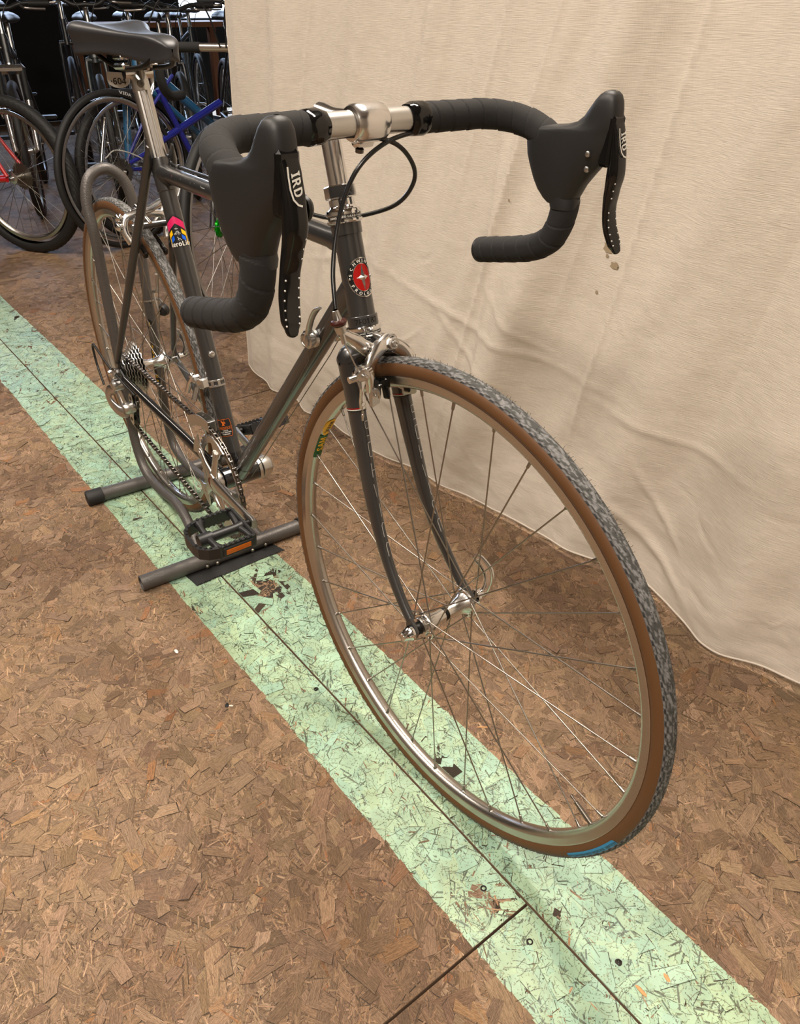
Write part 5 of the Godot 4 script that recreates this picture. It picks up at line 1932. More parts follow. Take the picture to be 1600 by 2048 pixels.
func build_front_brake(o: Node3D) -> void:
	# steering space; the caliper hangs in front of the crown
	var b := MB.new()
	var al: Material = M["polished alloy"]
	# upper arm: from the barrel adjuster down, behind the other arm, to the left pad
	var p := smooth([V(0.079, -0.092, 0.067), V(0.079, -0.098, 0.06), V(0.079, -0.107, 0.047), V(0.0765, -0.118, 0.033), V(0.0725, -0.126, 0.018), V(0.069, -0.124, 0.0), V(0.072, -0.129, -0.018), V(0.08, -0.142, -0.031), V(0.081, -0.156, -0.0325), V(0.081, -0.172, -0.028)], 5)
	b.tube(p, smooth_n([Vector2(0.004, 0.0055), Vector2(0.0045, 0.0075), Vector2(0.0048, 0.0085), Vector2(0.005, 0.0088), Vector2(0.005, 0.009), Vector2(0.005, 0.0105), Vector2(0.005, 0.009), Vector2(0.005, 0.0075), Vector2(0.0045, 0.006), Vector2(0.0035, 0.006)], 5), 18, 2, false, V(1, 0, 0))
	var br := put("front_brake", b, al, o, SB)
	# front arm: from the dome nut round to the right pad
	b = MB.new()
	p = smooth([V(0.078, -0.117, -0.006), V(0.08, -0.1165, 0.004), V(0.0835, -0.119, 0.016), V(0.086, -0.127, 0.0275), V(0.088, -0.137, 0.0355), V(0.089, -0.147, 0.0365), V(0.087, -0.158, 0.0335), V(0.085, -0.168, 0.0315)], 6)
	b.tube(p, smooth_n([Vector2(0.0055, 0.0085), Vector2(0.006, 0.0105), Vector2(0.006, 0.0095), Vector2(0.0058, 0.0085), Vector2(0.0055, 0.0082), Vector2(0.005, 0.0075), Vector2(0.0042, 0.0065), Vector2(0.0035, 0.0062)], 6), 18, 2, false, V(1, 0, 0))
	put("brake_arm", b, al, br)
	# centre bolt with hex nut and dome
	b = MB.new()
	b.tube([V(0.03, -0.117, 0), V(0.088, -0.117, 0)], 0.004, 10)
	b.lathe(along(V(0.079, -0.117, 0), V(1, 0, 0)), [Vector2(0.0098, 0.0), Vector2(0.0098, 0.0045), Vector2(0.0088, 0.0055), Vector2(0.0076, 0.0056)], 24)
	var hex := []
	for k in 6:
		hex.append(Vector2(cos(TAU * k / 6.0), sin(TAU * k / 6.0)) * 0.0076)
	b.slab(Transform3D(Basis(Vector3.UP, PI / 2), V(0.0865, -0.117, 0)), PackedVector2Array(hex), 0.007, 0.0008)
	b.lathe(along(V(0.0895, -0.117, 0), V(1, 0, 0)), [Vector2(0.0045, 0.0), Vector2(0.0042, 0.0018), Vector2(0.0026, 0.0026), Vector2(0.0024, 0.001), Vector2(0.00001, 0.001)], 16)
	put("centre_bolt", b, M["satin alloy"], br)
	# cable anchor disc on the right with its quick-release tab
	b = MB.new()
	var an := V(0.092, -0.1425, 0.0475)
	b.tube([V(0.089, -0.1385, 0.036), an - V(0.002, 0, 0)], 0.006, 10)
	b.lathe(along(an - V(0.006, 0, 0), V(1, 0, 0.15)), [Vector2(0.0065, -0.002), Vector2(0.0098, -0.001), Vector2(0.0102, 0.0), Vector2(0.0102, 0.0035), Vector2(0.0085, 0.0042), Vector2(0.0088, 0.0048), Vector2(0.0088, 0.0085), Vector2(0.008, 0.0095), Vector2(0.0036, 0.0098), Vector2(0.0036, 0.013), Vector2(0.0028, 0.014), Vector2(0.00001, 0.0142)], 26)
	b.tube([an + V(-0.002, -0.002, 0.008), an + V(-0.003, -0.003, 0.0175)], 0.0042, 12)
	put("cable_anchor", b, al, br)
	b = MB.new()
	b.tube(smooth([an + V(0.002, -0.006, 0.0035), an + V(0.003, -0.016, 0.0045), an + V(0.002, -0.022, 0.0035), an + V(0.002, -0.03, 0.0028), an + V(0.002, -0.04, 0.003)], 5), smooth_n([Vector2(0.0022, 0.0062), Vector2(0.0015, 0.0028), Vector2(0.0015, 0.0035), Vector2(0.0015, 0.005), Vector2(0.0013, 0.0042)], 5), 12, 2, false, V(1, 0, 0))
	b.lathe(along(an + V(0.0032, -0.034, 0.0028), V(1, 0, 0)), [Vector2(0.0028, 0.0006), Vector2(0.0026, 0.0003), Vector2(0.00001, 0.0003)], 12)
	put("release_tab", b, M["chrome"], br)
	# barrel adjuster: cone, brown ring, sleeve, thread and the bare wire down to the anchor
	var top := V(0.079, -0.080, 0.0697)
	var dn := (V(0.083, -0.1, 0.0665) - top).normalized()
	b = MB.new()
	b.lathe(along(top, dn), [Vector2(0.0028, -0.0135), Vector2(0.0036, -0.013), Vector2(0.0048, -0.0035), Vector2(0.0052, -0.003)], 18)
	b.lathe(along(top, dn), [Vector2(0.005, 0.0035), Vector2(0.0066, 0.004), Vector2(0.0064, 0.007), Vector2(0.0052, 0.0125), Vector2(0.003, 0.013), Vector2(0.0028, 0.024), Vector2(0.0022, 0.0245)], 18)
	put("barrel_adjuster", b, M["satin alloy"], br)
	b = MB.new()
	b.lathe(along(top, dn), [Vector2(0.0045, -0.0033), Vector2(0.0078, -0.0026), Vector2(0.0092, -0.0008), Vector2(0.0092, 0.0012), Vector2(0.0078, 0.003), Vector2(0.0045, 0.0036)], 20)
	put("adjuster_ring", b, M["brown rubber"], br)
	b = MB.new()
	b.tube([top + dn * 0.022, an + V(0.001, 0.004, 0.006), an + V(0.001, -0.016, 0.0052), V(0.094, -0.185, 0.0505)], 0.0008, 6)
	b.lathe(along(V(0.094, -0.185, 0.0505), V(0, -1, 0)), [Vector2(0.0013, 0.0), Vector2(0.0013, 0.004), Vector2(0.0017, 0.0045), Vector2(0.0017, 0.0085), Vector2(0.0013, 0.009), Vector2(0.0014, 0.0125), Vector2(0.00001, 0.013)], 10)
	put("brake_wire", b, M["satin alloy"], br)
	# pads: folded alloy shoe holder, bolt, black block
	for s in [1.0, -1.0]:
		b = MB.new()
		b.slab(Transform3D(Basis(Vector3.UP, PI / 2 + s * 0.35), V(0.0855, -0.172, s * 0.0265)), PackedVector2Array([Vector2(-0.0085, 0.016), Vector2(-0.004, 0.0185), Vector2(0.0075, 0.0125), Vector2(0.0095, 0.0095), Vector2(0.0095, -0.0145), Vector2(0.0075, -0.0165), Vector2(-0.0065, -0.0165), Vector2(-0.0085, -0.0145)]), 0.0045, 0.0008)
		b.box(Transform3D(Basis(), V(0.074, -0.1725, s * 0.0188)), V(0.026, 0.018, 0.0035), 0.001)
		put("shoe_holder", b, M["satin alloy"], br)
		b = MB.new()
		b.lathe(along(V(0.087, -0.1705, s * 0.0275), V(0.85, 0.05, s * 0.5)), [Vector2(0.0058, 0.0), Vector2(0.0058, 0.0025), Vector2(0.0046, 0.003), Vector2(0.0046, 0.0058), Vector2(0.0034, 0.0062), Vector2(0.0024, 0.006), Vector2(0.0022, 0.003), Vector2(0.00001, 0.003)], 18)
		put("shoe_bolt", b, M["satin alloy"], br)
		b = MB.new()
		b.box(Transform3D(Basis(Vector3.BACK, 0.3), V(0.073, -0.1665, s * 0.0145)), V(0.05, 0.0125, 0.0068), 0.002)
		b.box(Transform3D(Basis(Vector3.BACK, 0.3), V(0.0925, -0.168, s * 0.0155)), V(0.011, 0.024, 0.005), 0.002)
		put("brake_pad", b, M["gloss black"], br)

func build_saddle(o: Node3D) -> void:
	# seatpost with flutes, head and clamp
	var sd := (ST - BB).normalized()
	var post_top := V(0.2278, 0.897)
	var b := MB.new()
	var rows := []
	var base := ST + sd * 0.02
	for i in 2:
		var c: Vector3 = base if i == 0 else post_top - sd * 0.014
		var row := []
		for k in 72:
			var a := TAU * k / 72.0
			var r := 0.0135
			for f in [0.0, 0.36, -0.36]:
				for side in [0.3, PI + 0.3]:
					var u := absf(angle_difference(a, f + side)) / 0.13
					if u < 1.0:
						r -= 0.0013 * sqrt(1.0 - u * u)
			var x := V(sd.y, -sd.x, 0)
			row.append(c + x * cos(a) * r + V(0, 0, 1) * sin(a) * r)
		rows.append(row)
	b.net(rows, false, true)
	b.lathe(along(post_top - sd * 0.014, sd), [Vector2(0.0135, -0.001), Vector2(0.0139, 0.0), Vector2(0.0139, 0.014), Vector2(0.0135, 0.018), Vector2(0.0115, 0.03), Vector2(0.008, 0.034), Vector2(0.00001, 0.035)], 28)
	var post := put("seatpost", b, M["satin alloy"], o)
	b = MB.new()
	var cl := post_top + sd * 0.016 + V(0.002, 0.0)
	b.tube([cl + V(0, -0.003, -0.022), cl + V(0, -0.003, 0.022)], 0.009, 18)
	for s in [1.0, -1.0]:
		b.box(Transform3D(Basis(Vector3.BACK, 0.06), cl + V(-0.004, 0.006, s * 0.022)), V(0.046, 0.009, 0.013), 0.003)
		b.box(Transform3D(Basis(Vector3.BACK, 0.06), cl + V(-0.004, 0.018, s * 0.021)), V(0.042, 0.008, 0.015), 0.003)
	put("seat_clamp", b, M["polished alloy"], post)
	b = MB.new()
	b.lathe(along(post_top + V(0.0135, -0.002, 0.004), V(1, 0.1, 0.2)), [Vector2(0.0055, 0.0), Vector2(0.0055, 0.004), Vector2(0.0044, 0.005), Vector2(0.0024, 0.0051), Vector2(0.0022, 0.002), Vector2(0.00001, 0.002)], 14)
	b.tube([cl + V(0.012, -0.012, 0), cl + V(0.012, 0.024, 0)], 0.0032, 10)
	put("clamp_bolt", b, M["worn steel"], post)
	# saddle shell: stations from the back to the nose: x, half width, top height, rim depth, centre dip
	var st := [[0.094, 0.004, 0.961, 0.004, 0.0], [0.095, 0.024, 0.97, 0.02, 0.002], [0.098, 0.042, 0.9755, 0.031, 0.004], [0.105, 0.056, 0.979, 0.039, 0.006], [0.117, 0.0635, 0.981, 0.044, 0.008], [0.133, 0.0645, 0.981, 0.045, 0.009], [0.1528, 0.059, 0.9785, 0.041, 0.009], [0.1758, 0.0495, 0.975, 0.036, 0.008], [0.2006, 0.04, 0.9715, 0.032, 0.007], [0.2282, 0.032, 0.9685, 0.03, 0.006], [0.2586, 0.0265, 0.9665, 0.03, 0.0045], [0.288, 0.0235, 0.9655, 0.031, 0.003], [0.3202, 0.022, 0.9645, 0.031, 0.0015], [0.3433, 0.0205, 0.9625, 0.029, 0.0], [0.3598, 0.017, 0.959, 0.0245, 0.0], [0.3699, 0.0115, 0.954, 0.017, 0.0], [0.3741, 0.006, 0.949, 0.009, 0.0], [0.375, 0.001, 0.946, 0.003, 0.0]]
	rows = []
	for k in st:
		var row := []
		var prof := []
		for i in 13:
			var u := i / 12.0
			var a := u * PI / 2
			# top from the middle outward, then over the edge and down the skirt
			var x: float = k[1] * pow(sin(a), 0.8)
			var y: float = k[2] - k[4] * pow(cos(a), 6.0) - k[1] * 0.16 * pow(u, 3.0) - 0.16 * k[3] * u * u
			prof.append(Vector2(x, y))
		for i in range(1, 6):
			var u := i / 5.0
			prof.append(Vector2(k[1] * (1.0 - 0.06 * sin(u * PI) - 0.06 * u), lerpf(prof[12].y, k[2] - k[3] - 0.006, u)))
		prof.append(Vector2(k[1] * 0.8, prof[17].y + 0.0015))
		prof.append(Vector2(k[1] * 0.4, prof[17].y + 0.005))
		for i in range(prof.size() - 1, 0, -1):
			row.append(V(k[0], prof[i].y, -prof[i].x))
		for i in prof.size():
			row.append(V(k[0], prof[i].y, prof[i].x))
		rows.append(row)
	# refine along the length
	var fine := []
	for i in rows.size() - 1:
		for q in 3:
			var row := []
			for j in rows[0].size():
				var p0: Vector3 = rows[maxi(i - 1, 0)][j]
				var p3: Vector3 = rows[mini(i + 2, rows.size() - 1)][j]
				row.append(rows[i][j].cubic_interpolate(rows[i + 1][j], p0, p3, q / 3.0))
			fine.append(row)
	fine.append(rows[rows.size() - 1])
	b = MB.new()
	b.net(fine, false, true)
	var sad := put("saddle", b, M["saddle vinyl"], o)
	b = MB.new()
	for s in [1.0, -1.0]:
		b.tube(smooth([V(0.352, 0.940, s * 0.006), V(0.336, 0.933, s * 0.016), V(0.31, 0.922, s * 0.0215), V(0.25, 0.9165, s * 0.022), V(0.2, 0.9165, s * 0.0225), V(0.165, 0.93, s * 0.034), V(0.145, 0.95, s * 0.045)], 6), 0.0036, 12)
	put("saddle_rail", b, M["dark steel"], sad)
	# pale half-round tag hanging under the clamp with a number on it
	b = MB.new()
	var tag_poly := PackedVector2Array()
	for i in 13:
		var a := PI + PI * i / 12.0
		tag_poly.push_back(Vector2(cos(a) * 0.0185, sin(a) * 0.012))
	tag_poly.push_back(Vector2(0.018, 0.01))
	tag_poly.push_back(Vector2(-0.018, 0.012))
	var txf := Transform3D(Basis(Vector3.UP, 0.95), V(0.138, 0.894, 0.002))
	b.slab(txf, tag_poly, 0.0012, 0.0003)
	var nt := put("number_tag", b, M["white trim"], sad)
	tag(nt, "small pale tag with a number")
	b = MB.new()
	b.letters("·604", 0.0098, func(q: Vector2) -> Array: return [txf * V(q.x, q.y - 0.002, 0.0007), txf.basis * V(0, 0, 1)], 0.0003, true)
	put("lettering", b, M["black print"], nt)

func gear(b: MB, at: Vector3, teeth: int, thick: float, hole: float, zdir := 1.0) -> void:
	var r := teeth * 0.0127 / TAU
	var n := teeth * 6
	var poly := []
	for i in n:
		var a := TAU * i / n
		var ph := fposmod(i / 6.0, 1.0)
		var rr := r + (0.0030 if absf(ph - 0.5) < 0.1 else (0.0012 if absf(ph - 0.5) < 0.28 else -0.0034))
		poly.append(Vector2(cos(a), sin(a)) * rr)
	for s in [1.0, -1.0]:
		var f0 := b.v.size()
		for i in n:
			b.vert(at + V(poly[i].x, poly[i].y, s * thick * 0.32), V(0, 0, s))
			var a2 := TAU * i / n
			b.vert(at + V(cos(a2) * hole, sin(a2) * hole, s * thick * 0.5), V(0, 0, s))
		for i in n:
			var j := (i + 1) % n
			b.quad(f0 + i * 2, f0 + j * 2, f0 + j * 2 + 1, f0 + i * 2 + 1)
	var f1 := b.v.size()
	for i in n:
		var nn := V(poly[i].x, poly[i].y, 0).normalized()
		b.vert(at + V(poly[i].x, poly[i].y, thick * 0.32), nn)
		b.vert(at + V(poly[i].x, poly[i].y, -thick * 0.32), nn)
		var a3 := TAU * i / n
		b.vert(at + V(cos(a3) * hole, sin(a3) * hole, thick * 0.5), V(-cos(a3), -sin(a3), 0))
		b.vert(at + V(cos(a3) * hole, sin(a3) * hole, -thick * 0.5), V(-cos(a3), -sin(a3), 0))
	for i in n:
		var j := (i + 1) % n
		b.quad(f1 + i * 4, f1 + j * 4, f1 + j * 4 + 1, f1 + i * 4 + 1)
		b.quad(f1 + i * 4 + 2, f1 + j * 4 + 2, f1 + j * 4 + 3, f1 + i * 4 + 3)

const CRANK := 0.06        # right arm points forward, a touch up
const RING_Z := 0.0445

func build_drive(o: Node3D) -> void:
	var zr := RING_Z
	var at := BB + V(0, 0, zr)
	# five-armed spider and the right arm in one forging
	var b := MB.new()
	b.lathe(Transform3D(TO_Z, BB + V(0, 0, 0.036)), [Vector2(0.012, 0.0), Vector2(0.0195, 0.001), Vector2(0.021, 0.005), Vector2(0.0205, 0.014), Vector2(0.0185, 0.0185), Vector2(0.013, 0.0198), Vector2(0.0115, 0.0195)], 32)
	for k in 5:
		var a := CRANK + PI + TAU * k / 5.0 + PI / 5.0 * 0.0 + TAU / 10.0
		var d := V(cos(a), sin(a), 0)
		b.tube([BB + d * 0.012 + V(0, 0, zr + 0.0045), BB + d * 0.035 + V(0, 0, zr + 0.0035), BB + d * 0.055 + V(0, 0, zr + 0.002), BB + d * 0.0655 + V(0, 0, zr + 0.0018), BB + d * 0.071 + V(0, 0, zr + 0.0018)], [Vector2(0.0045, 0.0135), Vector2(0.004, 0.0092), Vector2(0.0033, 0.0088), Vector2(0.003, 0.0105), Vector2(0.0026, 0.0075)], 16, 1, false, V(0, 0, 1))
	var ca := V(cos(CRANK), sin(CRANK), 0)
	var arm := [V(0, 0, 0.05), ca * 0.03 + V(0, 0, 0.053), ca * 0.075 + V(0, 0, 0.0555), ca * 0.13 + V(0, 0, 0.0585), ca * 0.158 + V(0, 0, 0.0605), ca * 0.17 + V(0, 0, 0.061), ca * 0.18 + V(0, 0, 0.061)]
	for i in arm.size():
		arm[i] += BB
	b.tube(smooth(arm, 5), smooth_n([Vector2(0.0075, 0.0165), Vector2(0.007, 0.0145), Vector2(0.006, 0.0118), Vector2(0.0058, 0.0105), Vector2(0.0065, 0.0108), Vector2(0.007, 0.012), Vector2(0.0052, 0.008)], 5), 20, 2, false, V(0, 0, 1))
	var crank := put("crankset", b, M["satin alloy"], o)
	# the dust cap
	b = MB.new()
	b.lathe(Transform3D(TO_Z, BB + V(0, 0, 0.0555)), [Vector2(0.0115, -0.001), Vector2(0.0112, 0.0006), Vector2(0.0098, 0.0008), Vector2(0.009, 0.0002), Vector2(0.00001, 0.0002)], 24)
	put("dust_cap", b, M["brown rubber"], crank)
	# outer ring: toothed rim, inner band, five lobes
	b = MB.new()
	gear(b, at, 53, 0.0032, 0.0905)
	for k in 5:
		var a := CRANK + PI + TAU * k / 5.0 + TAU / 10.0
		var a2 := a
		var d := V(cos(a2), sin(a2), 0)
		b.lathe(Transform3D(TO_Z, at + d * 0.065 + V(0, 0, 0.004)), [Vector2(0.0062, -0.006), Vector2(0.0062, 0.0008), Vector2(0.0048, 0.0012), Vector2(0.004, 0.0004), Vector2(0.00001, 0.0004)], 16)
		var w := V(-sin(a2), cos(a2), 0)
		b.slab(Transform3D(Basis(d, w, V(0, 0, 1)), at), PackedVector2Array([Vector2(0.057, -0.006), Vector2(0.064, -0.0105), Vector2(0.0745, -0.014), Vector2(0.0885, -0.028), Vector2(0.0925, -0.012), Vector2(0.093, 0.0), Vector2(0.0925, 0.012), Vector2(0.0885, 0.028), Vector2(0.0745, 0.014), Vector2(0.064, 0.0105), Vector2(0.057, 0.006)]), 0.0028, 0.0004)
	put("chainring", b, M["satin alloy"], crank)
	b = MB.new()
	gear(b, BB + V(0, 0, zr - 0.0085), 42, 0.003, 0.071)
	put("chainring", b, M["satin alloy"], crank)
	# left arm and axle end
	b = MB.new()
	b.tube([BB + V(0, 0, -0.055), BB + V(0, 0, 0.045)], 0.0075, 14)
	b.lathe(Transform3D(TO_Z, BB), [Vector2(0.00001, -0.0665), Vector2(0.012, -0.0655), Vector2(0.0175, -0.061), Vector2(0.0195, -0.054), Vector2(0.0195, -0.044), Vector2(0.0165, -0.0425), Vector2(0.01, -0.042)], 28)
	arm = [V(0, 0, -0.054), ca * -0.04 + V(0, 0, -0.06), ca * -0.1 + V(0, 0, -0.07), ca * -0.158 + V(0, 0, -0.0785), ca * -0.17 + V(0, 0, -0.08), ca * -0.18 + V(0, 0, -0.08)]
	for i in arm.size():
		arm[i] += BB
	b.tube(smooth(arm, 5), smooth_n([Vector2(0.008, 0.015), Vector2(0.007, 0.0138), Vector2(0.006, 0.0112), Vector2(0.0062, 0.0105), Vector2(0.0068, 0.0118), Vector2(0.005, 0.008)], 5), 20, 2, false, V(0, 0, 1))
	put("crank_arm", b, M["satin alloy"], crank)
	pedal(o, BB + ca * 0.171 + V(0, 0, 0.061), 1.0, -0.09)
	pedal(o, BB - ca * 0.171 + V(0, 0, -0.08), -1.0, 0.42)
	build_cassette(o)
	build_chain(o)
	build_derailleurs(o)

func pedal(o: Node3D, at: Vector3, s: float, tilt: float) -> void:
	# local: x forward, y up, z outward
	var xf := Transform3D(Basis(Vector3.BACK, tilt) * Basis.from_scale(V(1, 1, s)), at)
	var b := MB.new()
	# cage: a rounded rectangular rail round the platform
	var rail := []
	var half := [0.041, 0.041]
	var zi := 0.016
	var zo := 0.108
	for p in [V(-0.041, 0, zi), V(-0.041, 0, zo - 0.03), V(-0.036, 0, zo - 0.014), V(-0.026, 0, zo - 0.003), V(-0.012, 0, zo), V(0.012, 0, zo), V(0.026, 0, zo - 0.003), V(0.036, 0, zo - 0.014), V(0.041, 0, zo - 0.03), V(0.041, 0, zi)]:
		rail.append(xf * p)
	rail_strip(b, rail, xf.basis.y, 0.0205, 0.0055)
	# inner plate and the sculpted bridges
	b.box(xf * Transform3D(Basis(), V(0, 0, zi)), V(0.082, 0.0205, 0.006), 0.0015)
	b.tube([xf * V(0, 0, zi - 0.003), xf * V(0, 0, 0.03), xf * V(0, 0, 0.07), xf * V(0, 0, 0.076)], [0.0105, 0.0078, 0.0085, 0.011], 18)
	b.tube([xf * V(0, 0.0, 0.072), xf * V(0, 0, 0.095)], 0.0115, 18)
	for k in [-1.0, 1.0]:
		b.tube(smooth([xf * V(k * 0.004, 0.002, 0.078), xf * V(k * 0.018, 0.003, 0.079), xf * V(k * 0.039, 0.004, 0.076)], 4), [Vector2(0.0065, 0.010), Vector2(0.006, 0.008), Vector2(0.006, 0.006), Vector2(0.006, 0.0055), Vector2(0.006, 0.0055), Vector2(0.006, 0.0055), Vector2(0.006, 0.006), Vector2(0.0065, 0.008), Vector2(0.007, 0.011)], 14, 1, false, xf.basis.y)
		b.tube(smooth([xf * V(k * 0.004, 0.0, 0.024), xf * V(k * 0.02, 0.001, 0.021), xf * V(k * 0.039, 0.001, 0.019)], 4), 0.0062, 12)
	# teeth along the edges
	for k in [-1.0, 1.0]:
		for e in [-1.0, 1.0]:
			for i in 7:
				b.box(xf * Transform3D(Basis(), V(k * 0.041, e * 0.0108, 0.024 + i * 0.0088)), V(0.0052, 0.003, 0.0042), 0.0005)
		for i in 4:
			var a := lerpf(0.35, 1.2, i / 3.0)
			b.box(xf * Transform3D(Basis(), V(k * (0.006 + 0.031 * cos(a)), 0.0108, zo - 0.028 + 0.028 * sin(a))), V(0.004, 0.0028, 0.004), 0.0005)
	var pd := put("pedal", b, M["black plastic"], o)
	tag(pd, "black plastic pedal with an amber reflector" if s > 0.0 else "black plastic pedal seen through the frame")
	# reflectors front and rear
	b = MB.new()
	var shown := [-1.0, 1.0] if s > 0.0 else [-1.0]
	for k in shown:
		b.box(xf * Transform3D(Basis(), V(k * 0.0445, -0.001, 0.0475)), V(0.0035, 0.0175, 0.052), 0.0012)
	put("reflector_frame", b, M["black plastic"], pd)
	b = MB.new()
	for k in shown:
		b.box(xf * Transform3D(Basis(), V(k * 0.0460, -0.001, 0.0475)), V(0.002, 0.0095, 0.043), 0.0006)
		for i in 24:
			b.box(xf * Transform3D(Basis(Vector3.RIGHT, PI / 4), V(k * 0.0469, -0.001, 0.0475 + (i - 11.5) * 0.00175)), V(0.0006, 0.0013, 0.0013), 0.0)
	put("reflector", b, M["amber lens"], pd)
	b = MB.new()
	b.tube([at + V(0, 0, -0.006 * s), at + V(0, 0, 0.018 * s)], 0.0062, 14)
	b.tube([at + V(0, 0, 0.006 * s), at + V(0, 0, 0.011 * s)], 0.0085, 6)
	put("spindle", b, M["dark steel"], pd)

func rail_strip(b: MB, path: Array, up: Vector3, h: float, w: float) -> void:
	# a band of rectangular section along a path lying flat
	var n := path.size()
	var ins := []
	var outs := []
	for i in n:
		var t: Vector3 = (path[mini(i + 1, n - 1)] - path[maxi(i - 1, 0)]).normalized()
		var sd := t.cross(up).normalized()
		ins.append(path[i] - sd * w * 0.5)
		outs.append(path[i] + sd * w * 0.5)
	for i in n - 1:
		var o0: Vector3 = outs[i]; var o1: Vector3 = outs[i + 1]; var i0: Vector3 = ins[i]; var i1: Vector3 = ins[i + 1]
		var u := up * h * 0.5
		var nn := (o0 - i0).normalized()
		b.face([o0 - u, o1 - u, o1 + u, o0 + u], nn)
		b.face([i0 - u, i1 - u, i1 + u, i0 + u], -nn)
		b.face([o0 + u, o1 + u, i1 + u, i0 + u], up)
		b.face([o0 - u, o1 - u, i1 - u, i0 - u], -up)

func build_cassette(o: Node3D) -> void:
	var teeth := [13, 14, 15, 17, 19, 21, 24, 26]
	var b := MB.new()
	b.tube([HUB + V(0, 0, 0.018), HUB + V(0, 0, 0.058)], 0.0175, 20)
	var cs := put("freewheel", b, M["dark steel"], o)
	for i in 8:
		b = MB.new()
		gear(b, HUB + V(0, 0, 0.0535 - i * 0.0047), teeth[i], 0.002, 0.0165)
		put("sprocket", b, M["satin alloy"], cs)

func build_chain(o: Node3D) -> void:
	# outline of the chain: over the small ring's top, sprocket, two guide pulleys
	var zr := RING_Z
	var rc := 53 * 0.0127 / TAU
	var zs := 0.0445
	var rs := 15 * 0.0127 / TAU
	var p1 := V(0.014, 0.288, 0.047)
	var p2 := V(-0.006, 0.232, 0.047)
	var pr := 0.0225
	var path := []
	# upper run from the sprocket to the ring
	for i in 9:
		var a := lerpf(deg_to_rad(275), deg_to_rad(92), i / 8.0)
		path.append(HUB + V(cos(a) * rs, sin(a) * rs, zs))
	for i in 25:
		var a := lerpf(deg_to_rad(98), deg_to_rad(-88), i / 24.0)
		path.append(BB + V(cos(a) * rc, sin(a) * rc, zr))
	for i in 9:
		var a := lerpf(deg_to_rad(-85), deg_to_rad(-265), i / 8.0)
		path.append(p2 + V(cos(a) * pr, sin(a) * pr, 0))
	for i in 7:
		var a := lerpf(deg_to_rad(-70), deg_to_rad(60), i / 6.0)
		path.append(p1 + V(cos(a) * pr, sin(a) * pr, 0))
	# resample to links
	var total := 0.0
	for i in path.size():
		total += path[i].distance_to(path[(i + 1) % path.size()])
	var count := int(round(total / 0.0127))
	if count % 2 == 1:
		count += 1
	var step := total / count
	var pins := []
	var k := 0
	var left := 0.0
	var at: Vector3 = path[0]
	pins.append(at)
	while pins.size() < count:
		var need := step
		while true:
			var nx: Vector3 = path[(k + 1) % path.size()]
			var d := at.distance_to(nx)
			if d >= need:
				at = at.move_toward(nx, need)
				break
			need -= d
			at = nx
			k += 1
		pins.append(at)
	var chain: MeshInstance3D = null
	for i in count:
		var a: Vector3 = pins[i]
		var c: Vector3 = pins[(i + 1) % count]
		var d := (c - a).normalized()
		var nrm := V(0, 0, 1)
		var up := nrm.cross(d).normalized()
		var wide := i % 2 == 0
		var b := MB.new()
		for s in [1.0, -1.0]:
			var outline := PackedVector2Array()
			for q in 7:
				var th := PI / 2 + PI * q / 6.0
				outline.push_back(Vector2(cos(th) * 0.0041, sin(th) * 0.0041))
			outline.push_back(Vector2(0.0063, -0.0028))
			for q in 7:
				var th := -PI / 2 + PI * q / 6.0
				outline.push_back(Vector2(0.0127 + cos(th) * 0.0041, sin(th) * 0.0041))
			outline.push_back(Vector2(0.0063, 0.0028))
			b.slab(Transform3D(Basis(d, up, d.cross(up)), a + nrm * s * (0.0029 if wide else 0.0019)), outline, 0.001, 0.0)
		b.tube([a - nrm * 0.0036, a + nrm * 0.0036], 0.0019, 8)
		b.tube([a - nrm * 0.0014, a + nrm * 0.0014], 0.0037, 10)
		if chain == null:
			chain = put("chain", b, M["chain steel"], o)
		else:
			put("chain_link", b, M["chain steel"], chain)

